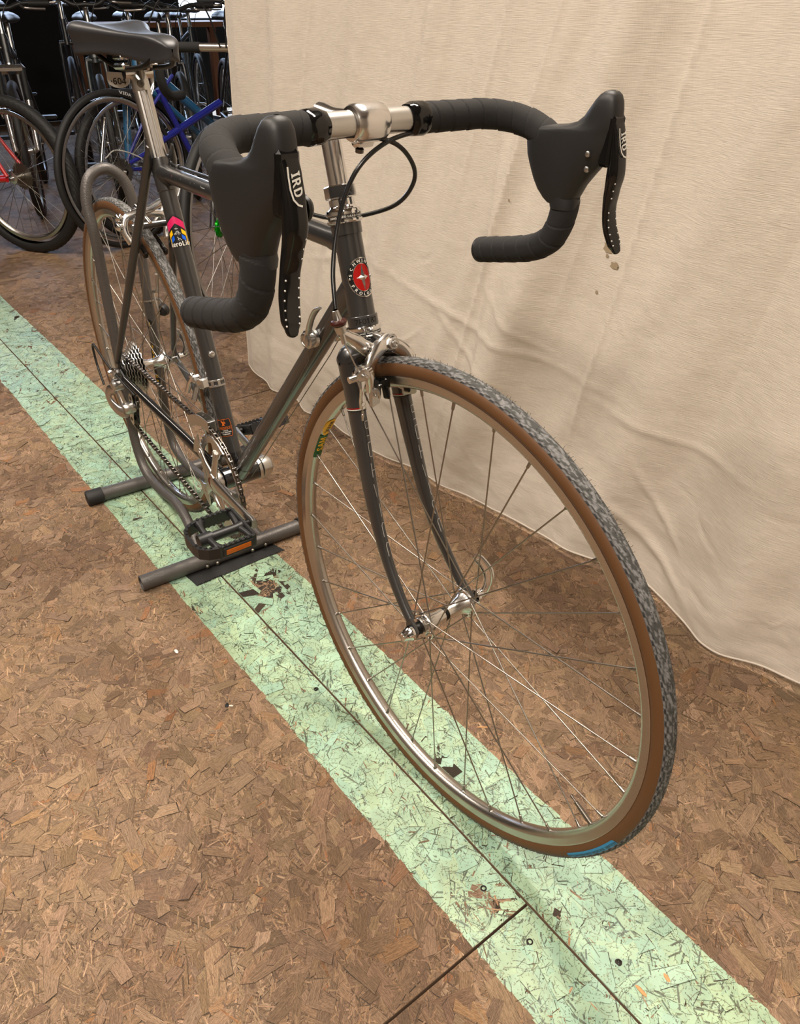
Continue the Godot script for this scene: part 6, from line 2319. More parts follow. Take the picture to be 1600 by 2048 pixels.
func build_derailleurs(o: Node3D) -> void:
	# rear: hanger bolt, knuckles, linkage, cage with two pulleys
	var al: Material = M["satin alloy"]
	var b := MB.new()
	var h0 := HUB + V(0.006, -0.027, 0.066)
	b.lathe(Transform3D(TO_Z, h0), [Vector2(0.011, -0.004), Vector2(0.012, 0.0), Vector2(0.0122, 0.016), Vector2(0.0105, 0.0185), Vector2(0.0075, 0.0195), Vector2(0.0065, 0.019), Vector2(0.00001, 0.0188)], 24)
	b.lathe(Transform3D(TO_Z, HUB + V(0.0, -0.004, 0.064)), [Vector2(0.0095, 0.0), Vector2(0.01, 0.001), Vector2(0.0098, 0.013), Vector2(0.0082, 0.0155), Vector2(0.00001, 0.016)], 22)
	var rd := put("rear_derailleur", b, al, o)
	b = MB.new()
	# outer link with a forked top, swept down to the lower knuckle
	b.tube(smooth([h0 + V(-0.006, -0.012, 0.012), h0 + V(-0.026, -0.018, 0.018), h0 + V(-0.034, -0.034, 0.021), h0 + V(-0.024, -0.052, 0.018), h0 + V(-0.004, -0.062, 0.01), h0 + V(0.008, -0.062, 0.002)], 5), smooth_n([Vector2(0.004, 0.009), Vector2(0.0045, 0.011), Vector2(0.0055, 0.0135), Vector2(0.006, 0.0145), Vector2(0.008, 0.0135), Vector2(0.009, 0.012)], 5), 18, 2, false, V(0, 0, 1))
	b.tube([h0 + V(-0.002, -0.01, 0.004), h0 + V(0.004, -0.058, -0.004)], 0.0048, 12)
	b.lathe(Transform3D(TO_Z, V(0.014, 0.268, 0.056)), [Vector2(0.0125, -0.006), Vector2(0.0135, 0.0), Vector2(0.0132, 0.012), Vector2(0.0105, 0.017), Vector2(0.006, 0.018), Vector2(0.00001, 0.0182)], 24)
	b.tube([V(-0.006, 0.247, 0.06), V(-0.012, 0.238, 0.064)], 0.0042, 10)
	put("linkage", b, al, rd)
	b = MB.new()
	for z in [0.0405, 0.0535]:
		b.slab(Transform3D(Basis(), V(0, 0, z)), PackedVector2Array([Vector2(0.026, 0.284), Vector2(0.024, 0.3), Vector2(0.012, 0.301), Vector2(0.004, 0.29), Vector2(-0.006, 0.262), Vector2(-0.0165, 0.236), Vector2(-0.017, 0.222), Vector2(-0.006, 0.2165), Vector2(0.004, 0.222), Vector2(0.008, 0.24), Vector2(0.018, 0.262)]), 0.0016, 0.0004)
	put("cage", b, al, rd)
	for p in [V(0.014, 0.288, 0.047), V(-0.006, 0.232, 0.047)]:
		b = MB.new()
		gear(b, p, 11, 0.004, 0.006)
		b.tube([p - V(0, 0, 0.008), p + V(0, 0, 0.008)], 0.0046, 12)
		put("jockey_wheel", b, M["black plastic"], rd)
	# front: band, box, link arm, cage plates
	b = MB.new()
	var sd := (ST - BB).normalized()
	var band := BB + sd * 0.166
	b.lathe(along(band, sd), [Vector2(0.0143, 0.0), Vector2(0.0157, 0.0005), Vector2(0.0157, 0.003), Vector2(0.0143, 0.0035)], 28)
	b.lathe(along(band, sd), [Vector2(0.0143, 0.0095), Vector2(0.0157, 0.01), Vector2(0.0157, 0.0125), Vector2(0.0143, 0.013)], 28)
	for a in [0.0, 0.8, 2.2, 3.6, 5.0]:
		var x := V(sd.y, -sd.x, 0)
		var d := x * cos(a) + V(0, 0, 1) * sin(a)
		b.box(Transform3D(Basis(d, sd, d.cross(sd)), band + sd * 0.0065 + d * 0.0152), V(0.0014, 0.012, 0.005), 0.0004)
	var fd := put("front_derailleur", b, al, o)
	b = MB.new()
	b.box(Transform3D(Basis(Vector3.BACK, 0.29), band + sd * 0.006 + V(-0.012, 0.0, 0.0195)), V(0.03, 0.019, 0.016), 0.003)
	b.box(Transform3D(Basis(Vector3.BACK, 0.29), band + sd * 0.009 + V(-0.03, 0.0, 0.024)), V(0.013, 0.014, 0.016), 0.003)
	b.tube(smooth([band + V(-0.036, 0.012, 0.028), band + V(-0.042, 0.0, 0.033), band + V(-0.046, -0.018, 0.038)], 4), 0.0046, 12)
	b.tube([band + V(-0.016, 0.0, 0.03), band + V(-0.014, -0.022, 0.04)], 0.0052, 12)
	b.ball(band + V(-0.037, 0.014, 0.028), 0.0062, 12)
	put("linkage", b, M["polished alloy"], fd)
	b = MB.new()
	for z in [RING_Z - 0.0075, RING_Z + 0.0065]:
		var outer := PackedVector2Array()
		for i in 9:
			var a := lerpf(deg_to_rad(84), deg_to_rad(128), i / 8.0)
			outer.push_back(Vector2(BB.x + cos(a) * 0.128, BB.y + sin(a) * 0.128))
		for i in 9:
			var a := lerpf(deg_to_rad(131), deg_to_rad(82), i / 8.0)
			outer.push_back(Vector2(BB.x + cos(a) * 0.108, BB.y + sin(a) * 0.108))
		b.slab(Transform3D(Basis(), V(0, 0, z)), outer, 0.0014, 0.0003)
	b.box(Transform3D(Basis(Vector3.BACK, 0.8), V(0.334, 0.361, RING_Z)), V(0.012, 0.0014, 0.014), 0.0003)
	b.box(Transform3D(Basis(Vector3.BACK, 0.1), V(0.424, 0.3965, RING_Z)), V(0.008, 0.0014, 0.014), 0.0003)
	put("cage", b, al, fd)
	# shift levers on the down tube
	for s in [1.0, -1.0]:
		b = MB.new()
		var d := (V(0.823, 0.722) - BB).normalized()
		var p := BB + d * 0.498 + V(0, 0, s * 0.0145)
		b.lathe(Transform3D(TO_Z * Basis.from_scale(V(1, s, 1)), p), [Vector2(0.0085, -0.002), Vector2(0.0115, 0.0), Vector2(0.0118, 0.004), Vector2(0.0095, 0.0055), Vector2(0.0095, 0.0075), Vector2(0.0118, 0.0085), Vector2(0.0118, 0.0125), Vector2(0.0092, 0.0138), Vector2(0.009, 0.0165), Vector2(0.0065, 0.0172), Vector2(0.006, 0.0162), Vector2(0.00001, 0.0162)], 28)
		var up := V(-d.y, d.x, 0)
		b.tube(smooth([p + V(0, 0, s * 0.011), p + d * 0.016 + up * 0.006 + V(0, 0, s * 0.012), p + d * 0.038 + up * 0.008 + V(0, 0, s * 0.015), p + d * 0.06 + up * 0.007 + V(0, 0, s * 0.017), p + d * 0.068 + up * 0.005 + V(0, 0, s * 0.0155)], 5), smooth_n([Vector2(0.003, 0.0078), Vector2(0.0024, 0.0046), Vector2(0.002, 0.0046), Vector2(0.0022, 0.0056), Vector2(0.0016, 0.0035)], 5), 16, 2, false, up)
		put("shift_lever", b, M["satin alloy"], o)

func build_rear_brake(o: Node3D) -> void:
	# caliper behind the seat stays, reaching round the tyre
	var b := MB.new()
	var c := V(0.148, 0.683, 0.0)
	var f := V(0.42, -0.9, 0).normalized()
	for s in [1.0, -1.0]:
		b.tube(smooth([c + V(-0.006, 0.018, s * -0.044), c + V(-0.006, 0.014, s * -0.03), c + V(-0.007, 0.006, s * -0.01), c + V(-0.008, 0.003, s * 0.012), c + V(-0.01, -0.006, s * 0.034), c + V(-0.004, -0.026, s * 0.04), c + V(0.004, -0.045, s * 0.034)] if s > 0.0 else [c + V(-0.018, 0.006, -0.012), c + V(-0.02, 0.005, 0.0), c + V(-0.018, 0.0, 0.016), c + V(-0.016, -0.006, -0.034), c + V(-0.01, -0.026, -0.04), c + V(-0.002, -0.045, -0.034)], 5), 0.0068, 16, 2)
	var br := put("rear_brake", b, M["polished alloy"], o)
	b = MB.new()
	b.tube([c + V(-0.03, 0.006, 0), c + V(0.02, -0.012, 0)], 0.004, 12)
	b.lathe(along(c + V(-0.024, 0.004, 0), V(-1, 0.3, 0)), [Vector2(0.0095, 0.0), Vector2(0.0095, 0.004), Vector2(0.007, 0.005), Vector2(0.0068, 0.011), Vector2(0.00001, 0.012)], 18)
	for k in [V(-0.008, -0.002, 0.045), V(-0.004, -0.016, 0.048)]:
		b.ball(c + k, 0.0075, 14)
	put("bolt", b, M["chrome"], br)
	for s in [1.0, -1.0]:
		b = MB.new()
		b.box(Transform3D(Basis(Vector3.BACK, -0.42), V(0.148, 0.628, s * 0.0185)), V(0.05, 0.013, 0.009), 0.002)
		put("brake_pad", b, M["gloss black"], br)

func build_cables(o: Node3D) -> void:
	var b := MB.new()
	var c: Material = M["cable housing"]
	# from the right bar round in front of the stem to the top tube
	var w: Array = []
	for p in [V(0.037, 0.0935, 0.085), V(0.0425, 0.0955, 0.06), V(0.0475, 0.0968, 0.02), V(0.05, 0.0865, -0.03), V(0.0462, 0.0622, -0.06), V(0.0344, 0.0382, -0.07), V(0.0155, 0.0148, -0.06), V(-0.0258, -0.0019, -0.04)]:
		w.append(SB * p)
	w.append_array([V(0.735, 0.779, -0.026), V(0.70, 0.7795, -0.0165), V(0.66, 0.7815, -0.0135), V(0.5, 0.7815, -0.0127), V(0.3, 0.7815, -0.0127), V(0.272, 0.785, -0.0135)])
	b.tube(smooth(w, 8), 0.0025, 10)
	var cables := put("brake_cable", b, c, o)
	b = MB.new()
	b.tube(smooth([V(0.272, 0.785, -0.0135), V(0.25, 0.79, -0.02), V(0.2, 0.755, -0.03), V(0.152, 0.7, -0.044)], 6), 0.0025, 10)
	put("brake_cable", b, c, o)
	# from the left bar down beside the head tube to the front brake
	w = []
	for p in [V(0.037, 0.0935, -0.085), V(0.047, 0.0945, -0.06), V(0.051, 0.0885, -0.02), V(0.0425, 0.069, 0.006), V(0.028, 0.0412, 0.02), V(0.0125, 0.0025, 0.0265), V(0.012, -0.030, 0.0355), V(0.032, -0.0545, 0.053), V(0.066, -0.0625, 0.0685)]:
		w.append(SB * p)
	w = []
	for p in [V(0.037, 0.0935, -0.085), V(0.047, 0.0945, -0.06), V(0.051, 0.0885, -0.02), V(0.0485, 0.071, 0.011), V(0.044, 0.045, 0.0285), V(0.0445, 0.0085, 0.043), V(0.056, -0.032, 0.0585), V(0.0755, -0.0665, 0.0705)]:
		w.append(SB * p)
	b = MB.new()
	b.tube(smooth(w, 8), 0.0025, 10)
	put("brake_cable", b, c, o)
	# bare shift wires along the down tube, and the loop at the rear derailleur
	b = MB.new()
	var d := (V(0.823, 0.722) - BB).normalized()
	var under := V(d.y, -d.x, 0)
	for s in [1.0, -1.0]:
		b.tube([BB + d * 0.497 + under * 0.002 + V(0, 0, s * 0.027), BB + d * 0.46 + under * 0.012 + V(0, 0, s * 0.017), BB + d * 0.03 + under * 0.021 + V(0, 0, s * 0.008)], 0.0007, 5)
	b.tube([BB + under * 0.02 + V(0, 0, 0.006), BB + V(-0.02, -0.014, 0.018), V(0.06, 0.327, 0.062)], 0.0007, 5)
	b.tube([BB + V(-0.01, 0.02, -0.004), BB + (ST - BB).normalized() * 0.15 + V(-0.03, 0.0, 0.028)], 0.0007, 5)
	put("shift_wire", b, M["worn steel"], o)
	b = MB.new()
	b.tube(smooth([V(0.085, 0.324, 0.064), V(0.04, 0.334, 0.068), V(-0.02, 0.357, 0.076), V(-0.07, 0.382, 0.08), V(-0.088, 0.3845, 0.08), V(-0.099, 0.37, 0.079), V(-0.09, 0.335, 0.08), V(-0.062, 0.3, 0.082)], 6), 0.0025, 10)
	put("shift_cable", b, c, o)

# ------------------------------------------------------------------ bicycles parked at the far end
func parked_wheel(parent: Node, at: Vector3, o: Dictionary, rear: bool) -> MeshInstance3D:
	var r: float = o.get("r", 0.336)
	var tw: float = o.get("tw", 0.014)
	var rr: float = r - tw * 2.0 - 0.004
	var ax := Transform3D(TO_Z, Vector3.ZERO)
	var rim_w: float = o.get("rim_w", 0.011)
	var b := MB.new()
	b.lathe(ax, [Vector2(rr - 0.02, 0.0), Vector2(rr - 0.014, rim_w * 0.8), Vector2(rr - 0.01, rim_w), Vector2(rr + 0.002, rim_w), Vector2(rr + 0.002, rim_w * 0.7), Vector2(rr - 0.003, 0.0), Vector2(rr + 0.002, -rim_w * 0.7), Vector2(rr + 0.002, -rim_w), Vector2(rr - 0.01, -rim_w), Vector2(rr - 0.014, -rim_w * 0.8)], 72, true)
	var w := put("wheel", b, M[o.get("rim", "satin alloy")], parent, Transform3D(Basis(), at))
	b = MB.new()
	if o.get("knobby", false):
		var rows := []
		for i in 420:
			var a := TAU * i / 420.0
			var row := []
			for j in 21:
				var u := j / 20.0 * 2.0 - 1.0
				var phi := u * 2.3
				var c := cos(phi)
				var up := 0.0
				if absf(phi) < 1.15 and (i / 3 + (1 if int((u + 1.0) * 9.0) % 2 == 0 else 0)) % 2 == 0:
					up = 0.0022
				var q := tw + up
				row.append(V(cos(a) * (r - tw + c * q), sin(a) * (r - tw + c * q), sin(phi) * q))
			rows.append(row)
		b.net(rows, true, false, 0)
	else:
		var prof := []
		for k in 15:
			var phi := lerpf(-2.35, 2.35, k / 14.0)
			prof.append(Vector2(r - tw + cos(phi) * tw, sin(phi) * tw))
		b.lathe(ax, prof, 72, false, 0.8)
	var tyre := put("tyre", b, M[o.get("tyre", "black rubber")], w)
	if o.has("wall"):
		b = MB.new()
		for s in [1.0, -1.0]:
			var prof := []
			for k in 6:
				var phi := lerpf(0.95, 2.3, k / 5.0)
				prof.append(Vector2(r - tw + cos(phi) * (tw + 0.0006), sin(phi) * (tw + 0.0006) * s))
			b.lathe(ax, prof, 72, false, 0.8)
			put("sidewall", b, M[o["wall"]], w)
			b = MB.new()
	b = MB.new()
	var hz := 0.035
	b.lathe(ax, [Vector2(0.006, -0.055), Vector2(0.008, -0.05), Vector2(0.013, -hz - 0.004), Vector2(0.024, -hz), Vector2(0.015, -hz + 0.006), Vector2(0.011, -0.01), Vector2(0.011, 0.01), Vector2(0.015, hz - 0.006), Vector2(0.024, hz), Vector2(0.013, hz + 0.004), Vector2(0.008, 0.05), Vector2(0.006, 0.055)], 20)
	put("hub", b, M[o.get("hub", "satin alloy")], w)
	if rear:
		b = MB.new()
		for i in 6:
			gear(b, V(0, 0, 0.024 + i * 0.004), 28 - i * 3, 0.002, 0.015)
		tag(put_one("sprocket", b, M["worn steel"], w), "", "", "", "stuff")
	b = MB.new()
	var n := 32
	for k in n:
		var side := 1.0 if k % 2 == 0 else -1.0
		var ar := TAU * k / n
		var ah := ar + deg_to_rad(60.0) * (1.0 if (k / 2) % 2 == 0 else -1.0)
		b.tube([V(cos(ah) * 0.022, sin(ah) * 0.022, side * hz), V(cos(ar) * (rr - 0.016), sin(ar) * (rr - 0.016), 0)], 0.0012, 4, 0)
	tag(put_one("spoke", b, M["spoke steel"], w), "", "", "", "stuff")
	return w

func frame_tube(parent: Node, called: String, a: Vector3, c: Vector3, r: float, m: Material) -> MeshInstance3D:
	var b := MB.new()
	b.tube([a, c], r, 14)
	return put(called, b, m, parent)

func parked_bike(label: String, at: Vector2, fwd: Vector2, o: Dictionary, by_front := false) -> Node3D:
	var f := fwd.normalized()
	var wb: float = o.get("wb", 1.05)
	var p := at - f * wb if by_front else at
	var lean: float = o.get("lean", 0.0)
	var root := hold("parked_bicycle", self, Transform3D(Basis(Vector3.UP, atan2(-f.y, f.x)) * Basis(Vector3.RIGHT, lean), V(p.x, 0, p.y)))
	tag(root, label, "bicycle", "bicycles parked at the far end of the shop")
	var r: float = o.get("r", 0.336)
	var m: Material = M[o.get("paint", "graphite")]
	var hub := V(0, r, 0)
	var bb := V(0.43, 0.285, 0)
	var sc := V(0.27, 0.27 + o.get("seat_tube", 0.47), 0)
	var ht := V(wb - 0.22, o.get("head", 0.82), 0)
	var hb := V(wb - 0.185, ht.y - 0.13, 0)
	var fh := V(wb, r, 0)
	var tr: float = o.get("tube", 0.017)
	parked_wheel(root, hub, o, true)
	var fo := o.duplicate()
	if o.has("front_hub"):
		fo["hub"] = o["front_hub"]
	parked_wheel(root, fh, fo, false)
	var b := MB.new()
	b.tube([bb, sc + (sc - bb).normalized() * 0.03], tr, 16)
	b.tube([bb - V(0, 0, 0.035), bb + V(0, 0, 0.035)], 0.021, 16)
	var fr := put("frame", b, m, root)
	frame_tube(fr, "down_tube", bb, hb + V(-0.01, 0.03, 0), tr * 1.1, m)
	frame_tube(fr, "top_tube", sc, ht + V(0.0, -0.025, 0), tr * 0.95, m)
	frame_tube(fr, "head_tube", hb, ht, tr * 1.15, m)
	for s in [1.0, -1.0]:
		frame_tube(fr, "seat_stay", sc + V(0, -0.02, s * 0.018), hub + V(0.005, 0.01, s * 0.06), 0.0085, m)
		frame_tube(fr, "chain_stay", bb + V(-0.02, 0, s * 0.028), hub + V(0.01, -0.002, s * 0.06), 0.0105, m)
	# fork
	b = MB.new()
	if o.get("suspension", false):
		b.box(Transform3D(Basis(), hb + V(0.012, -0.025, 0)), V(0.05, 0.045, 0.15), 0.015)
		b.tube([hb, hb + V(0.012, -0.04, 0)], 0.02, 14)
		var fork := put("fork", b, M[o.get("fork", "polished alloy")], root)
		for s in [1.0, -1.0]:
			frame_tube(fork, "stanchion", hb + V(0.014, -0.02, s * 0.06), fh + V(-0.05, 0.2, s * 0.06), 0.0145, M[o.get("boot", "black rubber")])
			frame_tube(fork, "slider", fh + V(-0.055, 0.235, s * 0.06), fh + V(0, 0, s * 0.056), 0.019, M[o.get("fork", "polished alloy")])
	else:
		b.tube(smooth([hb + V(0, 0.0, -0.02), hb + V(0.004, -0.014, -0.045), hb + V(0.045, -0.12, -0.05), fh + V(-0.045, 0.1, -0.055), fh + V(0, 0, -0.056)], 5), 0.0105, 12)
		b.tube(smooth([hb + V(0, 0.0, 0.02), hb + V(0.004, -0.014, 0.045), hb + V(0.045, -0.12, 0.05), fh + V(-0.045, 0.1, 0.055), fh + V(0, 0, 0.056)], 5), 0.0105, 12)
		b.tube([hb + V(0, 0.01, 0), hb + V(0.004, -0.02, 0)], 0.02, 14)
		b.tube([hb + V(0.0, -0.008, -0.05), hb + V(0.0, -0.008, 0.05)], 0.013, 12)
		put("fork", b, M[o.get("fork_paint", o.get("paint", "graphite"))], root)
	# saddle on its post
	b = MB.new()
	var sh: float = o.get("saddle", 0.93)
	var top := V(0.27 - (sh - sc.y) * 0.3, sh, 0)
	frame_tube(root, "seatpost", sc, top - V(0, 0.03, 0), 0.0135, M["satin alloy"])
	var rings := []
	for k in [[-0.13, 0.03, 0.01], [-0.12, 0.065, 0.022], [-0.08, 0.075, 0.03], [-0.03, 0.05, 0.026], [0.03, 0.026, 0.022], [0.1, 0.02, 0.02], [0.135, 0.012, 0.012], [0.14, 0.003, 0.003]]:
		var row := []
		for i in 14:
			var a := TAU * i / 14.0
			row.append(top + V(k[0], sin(a) * k[2] - absf(cos(a)) * 0.01, cos(a) * k[1]))
		rings.append(row)
	b.net(rings, false, true)
	put("saddle", b, M["saddle vinyl"], root)
	# bars, stem and levers
	var bar_h: float = o.get("bar", ht.y + 0.13)
	var st := ht + V(-0.02, bar_h - ht.y, 0)
	b = MB.new()
	b.tube(smooth([ht, st + V(0, -0.02, 0), st + V(0.03, 0, 0), st + V(0.09, 0.006, 0)], 4), 0.0135, 12)
	put("stem", b, M["satin alloy"], root)
	var c := st + V(0.09, 0.006, 0)
	b = MB.new()
	if o.get("bars", "flat") == "drop":
		b.tube([c + V(0, 0, -0.1), c + V(0, 0, 0.1)], 0.0128, 12)
		var bar := put("handlebar", b, M["satin alloy"], root)
		for s in [1.0, -1.0]:
			b = MB.new()
			b.tube(smooth([c + V(0, 0, s * 0.09), c + V(0.004, 0, s * 0.15), c + V(0.03, 0, s * 0.195), c + V(0.075, -0.015, s * 0.2), c + V(0.095, -0.06, s * 0.2), c + V(0.085, -0.11, s * 0.2), c + V(0.04, -0.14, s * 0.2), c + V(-0.04, -0.145, s * 0.2)], 6), 0.0155, 12)
			put("bar_tape", b, M["bar tape"], bar)
			b = MB.new()
			b.tube(smooth([c + V(0.085, -0.035, s * 0.2), c + V(0.125, -0.02, s * 0.2), c + V(0.135, 0.012, s * 0.2)], 4), [0.017, 0.017, 0.016, 0.016, 0.016, 0.015, 0.014, 0.012, 0.01], 12, 2)
			put("brake_hood", b, M["worn steel"], bar)
			b = MB.new()
			b.tube(smooth([c + V(0.135, 0.014, s * 0.2), c + V(0.15, -0.02, s * 0.2), c + V(0.15, -0.065, s * 0.2), c + V(0.155, -0.1, s * 0.2), c + V(0.175, -0.125, s * 0.2)], 5), smooth_n([Vector2(0.006, 0.008), Vector2(0.007, 0.01), Vector2(0.005, 0.009), Vector2(0.004, 0.008), Vector2(0.003, 0.006)], 5), 10, 2, false, V(1, 0, 0))
			put("brake_lever", b, M["polished alloy"], bar)
			b = MB.new()
			b.tube(smooth([c + V(0.135, 0.012, s * 0.2), c + V(0.145, 0.08, s * 0.18), c + V(0.12, 0.15, s * 0.12), c + V(0.06, 0.12, s * 0.04), c + V(0.02, 0.0, s * 0.01)], 6), 0.0026, 6)
			put("brake_cable", b, M["cable housing"], bar)
	else:
		var rise: float = o.get("rise", 0.03)
		b.tube(smooth([c + V(-0.05, rise, -0.25), c + V(-0.02, rise, -0.13), c + V(0, 0, -0.06), c, c + V(0, 0, 0.06), c + V(-0.02, rise, 0.13), c + V(-0.05, rise, 0.25)], 5), 0.0115, 12)
		var bar := put("handlebar", b, M[o.get("bar_mat", "black plastic")], root)
		for s in [1.0, -1.0]:
			b = MB.new()
			b.tube([c + V(-0.03, rise, s * 0.155), c + V(-0.05, rise, s * 0.255)], 0.0155, 12)
			put("grip", b, M["black rubber"], bar)
			b = MB.new()
			b.tube(smooth([c + V(-0.01, rise - 0.01, s * 0.12), c + V(0.035, rise - 0.018, s * 0.14), c + V(0.03, rise - 0.022, s * 0.18), c + V(0.012, rise - 0.024, s * 0.235)], 5), 0.006, 10)
			put("brake_lever", b, M["satin alloy"], bar)
			b = MB.new()
			b.tube(smooth([c + V(0.01, rise - 0.01, s * 0.14), c + V(0.07, rise + 0.02, s * 0.08), c + V(0.09, -0.06, s * 0.02), c + V(0.03, -0.16, s * 0.03), hb + V(0.03, 0.0, s * 0.03)], 6), 0.0026, 6)
			put("brake_cable", b, M["cable housing"], bar)
	# cranks
	b = MB.new()
	gear(b, bb + V(0, 0, 0.045), 42, 0.003, 0.07)
	b.tube([bb + V(0, 0, 0.055), bb + V(0.11, -0.13, 0.065)], 0.0095, 10)
	b.tube([bb + V(0, 0, -0.055), bb + V(-0.11, 0.13, -0.065)], 0.0095, 10)
	b.tube([bb + V(0, 0, -0.06), bb + V(0, 0, 0.06)], 0.009, 10)
	for k in 4:
		b.tube([bb + V(0, 0, 0.048), bb + V(cos(k * PI / 2), sin(k * PI / 2), 0) * 0.075 + V(0, 0, 0.045)], 0.007, 8)
	var crank := put("crankset", b, M["worn steel"], root)
	for s in [1.0, -1.0]:
		b = MB.new()
		b.box(Transform3D(Basis(), bb + V(s * 0.11, s * -0.13, s * 0.12)), V(0.075, 0.022, 0.09), 0.006)
		put("pedal", b, M["black plastic"], crank)
	return root

func build_background() -> void:
	# the nearest: red mountain bicycle, rear wheel toward the camera
	var red := parked_bike("red mountain bicycle parked farthest left, its knobby rear tyre in front of the others", Vector2(-3.11, -0.452), Vector2(-0.857, 0.517), {"paint": "red", "r": 0.333, "tw": 0.026, "rim_w": 0.014, "rim": "rim alloy", "knobby": true, "tyre": "black rubber", "suspension": true, "tube": 0.02})
	# small white reflector in its spokes
	var b := MB.new()
	b.slab(Transform3D(Basis(), V(0.19, 0.345, -0.012)), rounded(0.022, 0.085, 0.01, 6), 0.008, 0.002)
	put("spoke_reflector", b, M["white trim"], red)
	# cobalt frame with pale rims, seen behind the seatpost
	var co := hold("parked_bicycle", self, Transform3D(Basis(), V(-2.905, 0, -0.803)))
	tag(co, "cobalt blue bicycle with a white-lettered black tyre, parked behind the saddle and seatpost", "bicycle", "bicycles parked at the far end of the shop")
	var turn := Basis(Vector3.UP, atan2(0.95, -0.32))
	var o := {"r": 0.34, "tw": 0.015, "rim": "rim alloy", "rim_w": 0.011}
	var w := parked_wheel(co, V(-0.02, 0.34, -0.05), o, true)
	w.basis = turn
	var map := func(q: Vector2) -> Array:
		# q.x along the tyre, q.y outward; on the side that faces the room
		var a: float = PI / 2 - 0.3 - q.x / 0.33
		var phi := clampf(1.25 - q.y / 0.0155, 0.2, 2.2)
		var rr := 0.325 + cos(phi) * 0.0155
		return [V(cos(a) * rr, sin(a) * rr, sin(phi) * 0.0155), V(cos(a) * cos(phi), sin(a) * cos(phi), sin(phi))]
	var face: float = (turn * V(0, 0, 1)).dot(V(0.95, 0, 0.32))
	b = MB.new()
	b.letters("VIDA", 0.013, func(q: Vector2) -> Array:
		var r: Array = map.call(q if face > 0.0 else Vector2(-q.x, q.y))
		return r if face > 0.0 else [V(r[0].x, r[0].y, -r[0].z), V(r[1].x, r[1].y, -r[1].z)], 0.0008, true, false, 1.6)
	put("lettering", b, M["white trim"], w)
	var base := V(-2.905, 0, -0.803)
	var cm: Material = M["cobalt"]
	b = MB.new()
	b.tube([V(-2.933, 0.359, -0.886) - base, V(-2.978, 0.397, -1.018) - base, V(-3.015, 0.445, -1.129) - base, V(-3.143, 0.57, -1.508) - base], [0.009, 0.012, 0.017, 0.018], 14)
	var cf := put("frame", b, cm, co)
	frame_tube(cf, "seat_stay", V(-2.933, 0.359, -0.886) - base, V(-2.985, 0.548, -1.04) - base, 0.007, cm)
	frame_tube(cf, "seat_stay", V(-2.985, 0.548, -1.04) - base, V(-3.05, 0.71, -1.233) - base, 0.008, cm)
	frame_tube(cf, "seat_tube", V(-3.025, 0.66, -1.14) - base, V(-3.062, 0.34, -1.29) - base, 0.014, cm)
	frame_tube(cf, "chain_stay", V(-2.935, 0.345, -0.885) - base, V(-3.0, 0.31, -1.14) - base, 0.009, cm)
	b = MB.new()
	b.slab(Transform3D(turn, V(-2.933, 0.345, -0.886) - base), rounded(0.07, 0.05, 0.02, 6), 0.008, 0.002)
	put("dropout", b, cm, cf)
	b = MB.new()
	b.tube(smooth([V(-2.93, 0.4, -0.8) - base, V(-2.93, 0.43, -0.86) - base, V(-2.95, 0.38, -0.98) - base, V(-2.97, 0.3, -1.05) - base], 6), 0.003, 6)
	put("shift_cable", b, M["white trim"], co)
	b = MB.new()
	b.tube([V(-2.84, 0.40, -0.75) - base, V(-2.89, 0.57, -0.82) - base], 0.008, 8)
	put("kickstand", b, M["chrome"], co)
	# aqua frame just behind it
	var aq := hold("parked_bicycle", self, Transform3D(Basis(), V(-3.05, 0, -1.0)))
	tag(aq, "aqua blue bicycle with ringed chain pattern on its fork, parked behind the cobalt one", "bicycle", "bicycles parked at the far end of the shop")
	var ab := V(-3.05, 0, -1.0)
	var am: Material = M["aqua"]
	b = MB.new()
	b.tube([V(-3.099, 0.732, -1.146) - ab, V(-3.24, 0.404, -1.563) - ab], 0.021, 16)
	var af := put("frame", b, am, aq)
	frame_tube(af, "head_tube", V(-3.06, 0.66, -1.06) - ab, V(-3.075, 0.8, -1.08) - ab, 0.02, am)
	frame_tube(af, "down_tube", V(-3.075, 0.68, -1.09) - ab, V(-3.19, 0.42, -1.40) - ab, 0.015, am)
	var fk := frame_tube(aq, "fork", V(-3.047, 0.65, -0.991) - ab, V(-3.029, 0.33, -0.938) - ab, 0.018, am)
	b = MB.new()
	b.tube([V(-3.05, 0.62, -0.95) - ab, V(-3.06, 0.6, -1.04) - ab], 0.013, 10)
	put("fork_boss", b, am, fk)
	var fm := on_tube(V(-3.047, 0.65, -0.991) - ab, V(-3.029, 0.33, -0.938) - ab, 0.018, V(0.95, 0, 0.32))
	b = MB.new()
	for k in [[0.125, 0.004], [0.205, 0.0085], [0.205, 0.004]]:
		var ring := []
		for i in 16:
			ring.append(Vector2(k[0] + cos(TAU * i / 16.0) * k[1], sin(TAU * i / 16.0) * k[1]))
		b.stroke(ring, 0.002, fm, 0.0006, true)
	b.stroke([Vector2(0.13, 0.0), Vector2(0.15, -0.006), Vector2(0.175, 0.004), Vector2(0.195, 0.002)], 0.002, fm, 0.0006)
	put("printed_ring", b, M["black print"], fk)
	o = {"r": 0.335, "tw": 0.019, "rim": "satin alloy", "rim_w": 0.012}
	var aw := parked_wheel(aq, V(0.03, 0.335, 0.03), o, false)
	aw.basis = turn
	# road bicycle half behind the cloth: green hub, drop bars, pale rims
	var gr := parked_bike("road bicycle with bright green hub and silver brake lever, mostly hidden behind the cream cloth", Vector2(-1.649, -0.753), Vector2(cos(0.88), sin(0.88)), {"paint": "graphite", "rim": "white trim", "rim_w": 0.010, "tw": 0.016, "bars": "drop", "head": 0.78, "bar": 0.87, "fork_paint": "night", "tyre": "black rubber", "saddle": 0.9, "seat_tube": 0.45}, true)
	b = MB.new()
